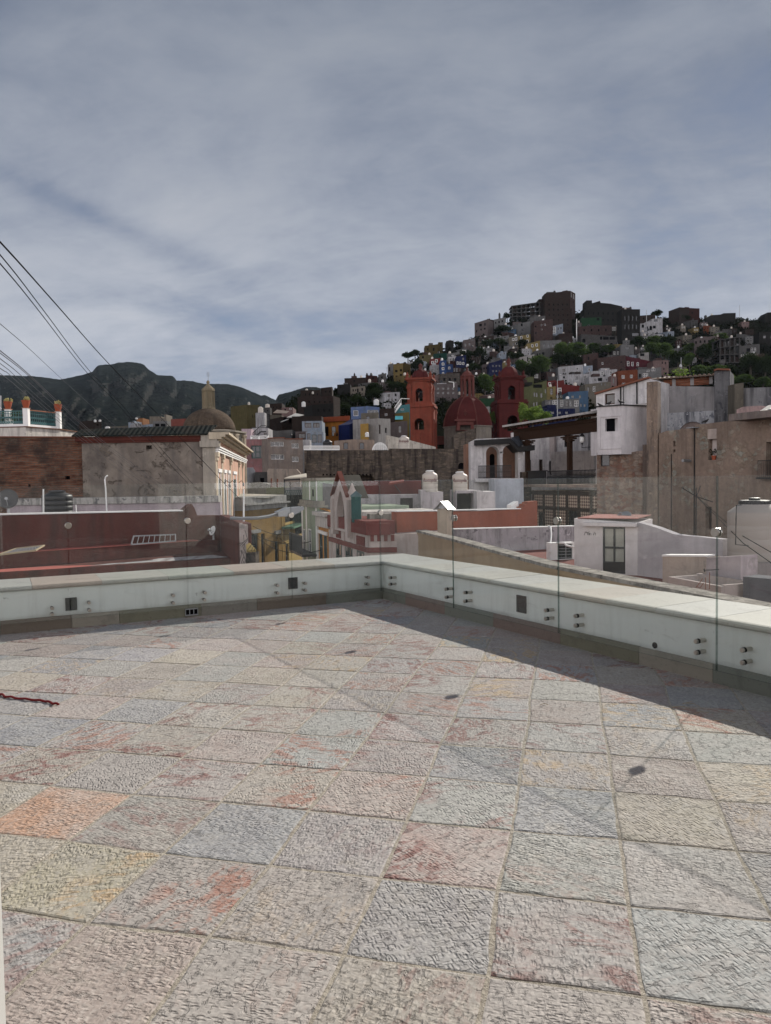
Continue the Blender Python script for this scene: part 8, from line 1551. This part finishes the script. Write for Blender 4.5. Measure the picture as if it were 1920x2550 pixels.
for i, (px, py, d, lb) in enumerate(((1495, 1013, 51.6, 'dark pigeon at the left end of the white box roof'), (1516, 1009, 50.6, 'dark pigeon crouching in the middle of the white box roof'), (1546, 1005, 49.2, 'dark pigeon standing on the corner of the white box roof'), (1757, 1054, 46, 'dark pigeon on the top of the tan stone wall'))):
    c_ = P(px, py, d)+Vector((0, 0, .02)); b = MB(); s_ = 1 if i % 2 else -1
    b.tube([c_+Vector((-.24*s_, 0, .03)), c_+Vector((-.13*s_, 0, .07)), c_+Vector((0, 0, .1)), c_+Vector((.09*s_, 0, .14)), c_+Vector((.13*s_, 0, .2)), c_+Vector((.17*s_, 0, .225)), c_+Vector((.215*s_, 0, .215))], [.02, .05, .08, .07, .04, .037, .008], 10)
    for y_ in (-.03, .03): b.tube([c_+Vector((.01, y_, .05)), c_+Vector((.01, y_, -.03))], .008, 5)
    tag(b.build('pigeon', M['rubber'], at=c_, smooth=True), lb, 'bird', 'pigeons on the roofs')

# ------------------------------------------------------------------ overhead cables, far left
CABS = [(((-200, 400, 7), (0, 602, 9), (140, 758, 14), (275, 910, 22), (430, 1070, 30), (560, 1205, 35), (600, 1245, 37)), .011, 'cable', 'thick black overhead cable, highest at the left edge'),
 (((-200, 420, 7), (0, 634, 9), (110, 775, 14), (220, 920, 22), (305, 1010, 28), (430, 1150, 34), (480, 1205, 37)), .008, 'cable', 'thin black overhead cable, second from the top at the left edge'),
 (((-200, 440, 7), (0, 656, 9), (100, 778, 14), (215, 926, 22), (300, 1014, 28), (420, 1152, 34), (470, 1206, 37)), .008, 'cable', 'thin black overhead cable, third from the top at the left edge'),
 (((-200, 640, 8), (0, 806, 10), (80, 875, 15), (155, 945, 22), (250, 1030, 30), (335, 1100, 36)), .005, 'palecable', 'very thin lone overhead wire in the middle of the bundle gap'),
 (((-200, 720, 8), (0, 873, 10), (75, 935, 15), (150, 1005, 22), (240, 1085, 30), (340, 1162, 35), (440, 1235, 38)), .007, 'palecable', 'overhead wire at the top of the lower bundle'),
 (((-200, 728, 8), (0, 879, 10), (75, 939, 15), (150, 1010, 22), (240, 1090, 30), (340, 1168, 35), (436, 1237, 38)), .006, 'palecable', 'overhead wire just under the top of the lower bundle'),
 (((-200, 748, 8), (0, 893, 10), (55, 937, 15), (130, 1004, 22), (215, 1078, 30), (310, 1150, 35), (400, 1215, 38)), .006, 'palecable', 'overhead wire in the upper middle of the lower bundle'),
 (((-200, 765, 8), (0, 905, 10), (40, 938, 15), (110, 1002, 22), (200, 1078, 30), (300, 1155, 35), (395, 1222, 38)), .005, 'palecable', 'overhead wire in the lower middle of the lower bundle'),
 (((-200, 780, 8), (0, 917, 10), (28, 937, 15), (110, 1012, 22), (200, 1088, 30), (290, 1155, 35), (385, 1225, 38)), .006, 'palecable', 'overhead wire second from the bottom of the lower bundle'),
 (((-200, 800, 8), (0, 930, 10), (60, 978, 15), (120, 1028, 22), (200, 1095, 30), (280, 1158, 35), (370, 1228, 38)), .005, 'palecable', 'lowest overhead wire of the lower bundle')]
for pts, r, mt, lb in CABS:
    p = [P(*q) for q in pts]; sm = []
    for i in range(len(p)-1):
        a0 = p[max(i-1, 0)]; a1, a2 = p[i], p[i+1]; a3 = p[min(i+2, len(p)-1)]
        for k in range(6):
            s_ = k/6; sm.append(.5*((2*a1)+(a2-a0)*s_+(2*a0-5*a1+4*a2-a3)*s_*s_+(3*a1-a0-3*a2+a3)*s_**3))
    sm.append(p[-1]); b = MB(); b.tube(sm, r, 5); tag(b.build('overhead_cable', M[mt], at=p[1], smooth=True), lb, 'cable', 'overhead cables at the left')
for k, (a_, b_, sg) in enumerate((((612, 1318, 50), (786, 1346, 40), .5), ((630, 1310, 52), (770, 1322, 42), .4), ((640, 1340, 52), (800, 1370, 38), .5), ((705, 1352, 57), (760, 1300, 43), .3), ((690, 1330, 56), (775, 1385, 41), .3))):
    p0, p1 = P(*a_), P(*b_); b = MB(); b.tube([p0.lerp(p1, i/8)-Vector((0, 0, sg*4*(i/8)*(1-i/8))) for i in range(9)], .018, 4); tag(b.build('street_cable', M['cable'], at=p0), ('highest cable slung across the narrow street', 'second cable slung across the narrow street', 'long low cable slung across the narrow street', 'short cable rising to the green facade', 'short cable dropping to the green balcony')[k], 'cable', 'cables slung across the street')
SC.cycles.transparent_max_bounces = 16; SC.cycles.max_bounces = 8
# ------------------------------------------------------------------ the air
hz = MB(); hz.bx(-4200, 4200, -600, 4200, -10.4, 420)
n = NT('haze'); n.t.nodes.remove(n.b); pv = n.n('ShaderNodeVolumePrincipled'); pv.inputs['Color'].default_value = (.70, .84, 1.0, 1); pv.inputs['Density'].default_value = 0.000022; pv.inputs['Anisotropy'].default_value = 0.2
n.l(pv.outputs[0], n.out.inputs['Volume'])
tag(hz.build('haze', n.m, uv=False), 'thin bluish haze over the town and the mountains', 'haze', kind='stuff')
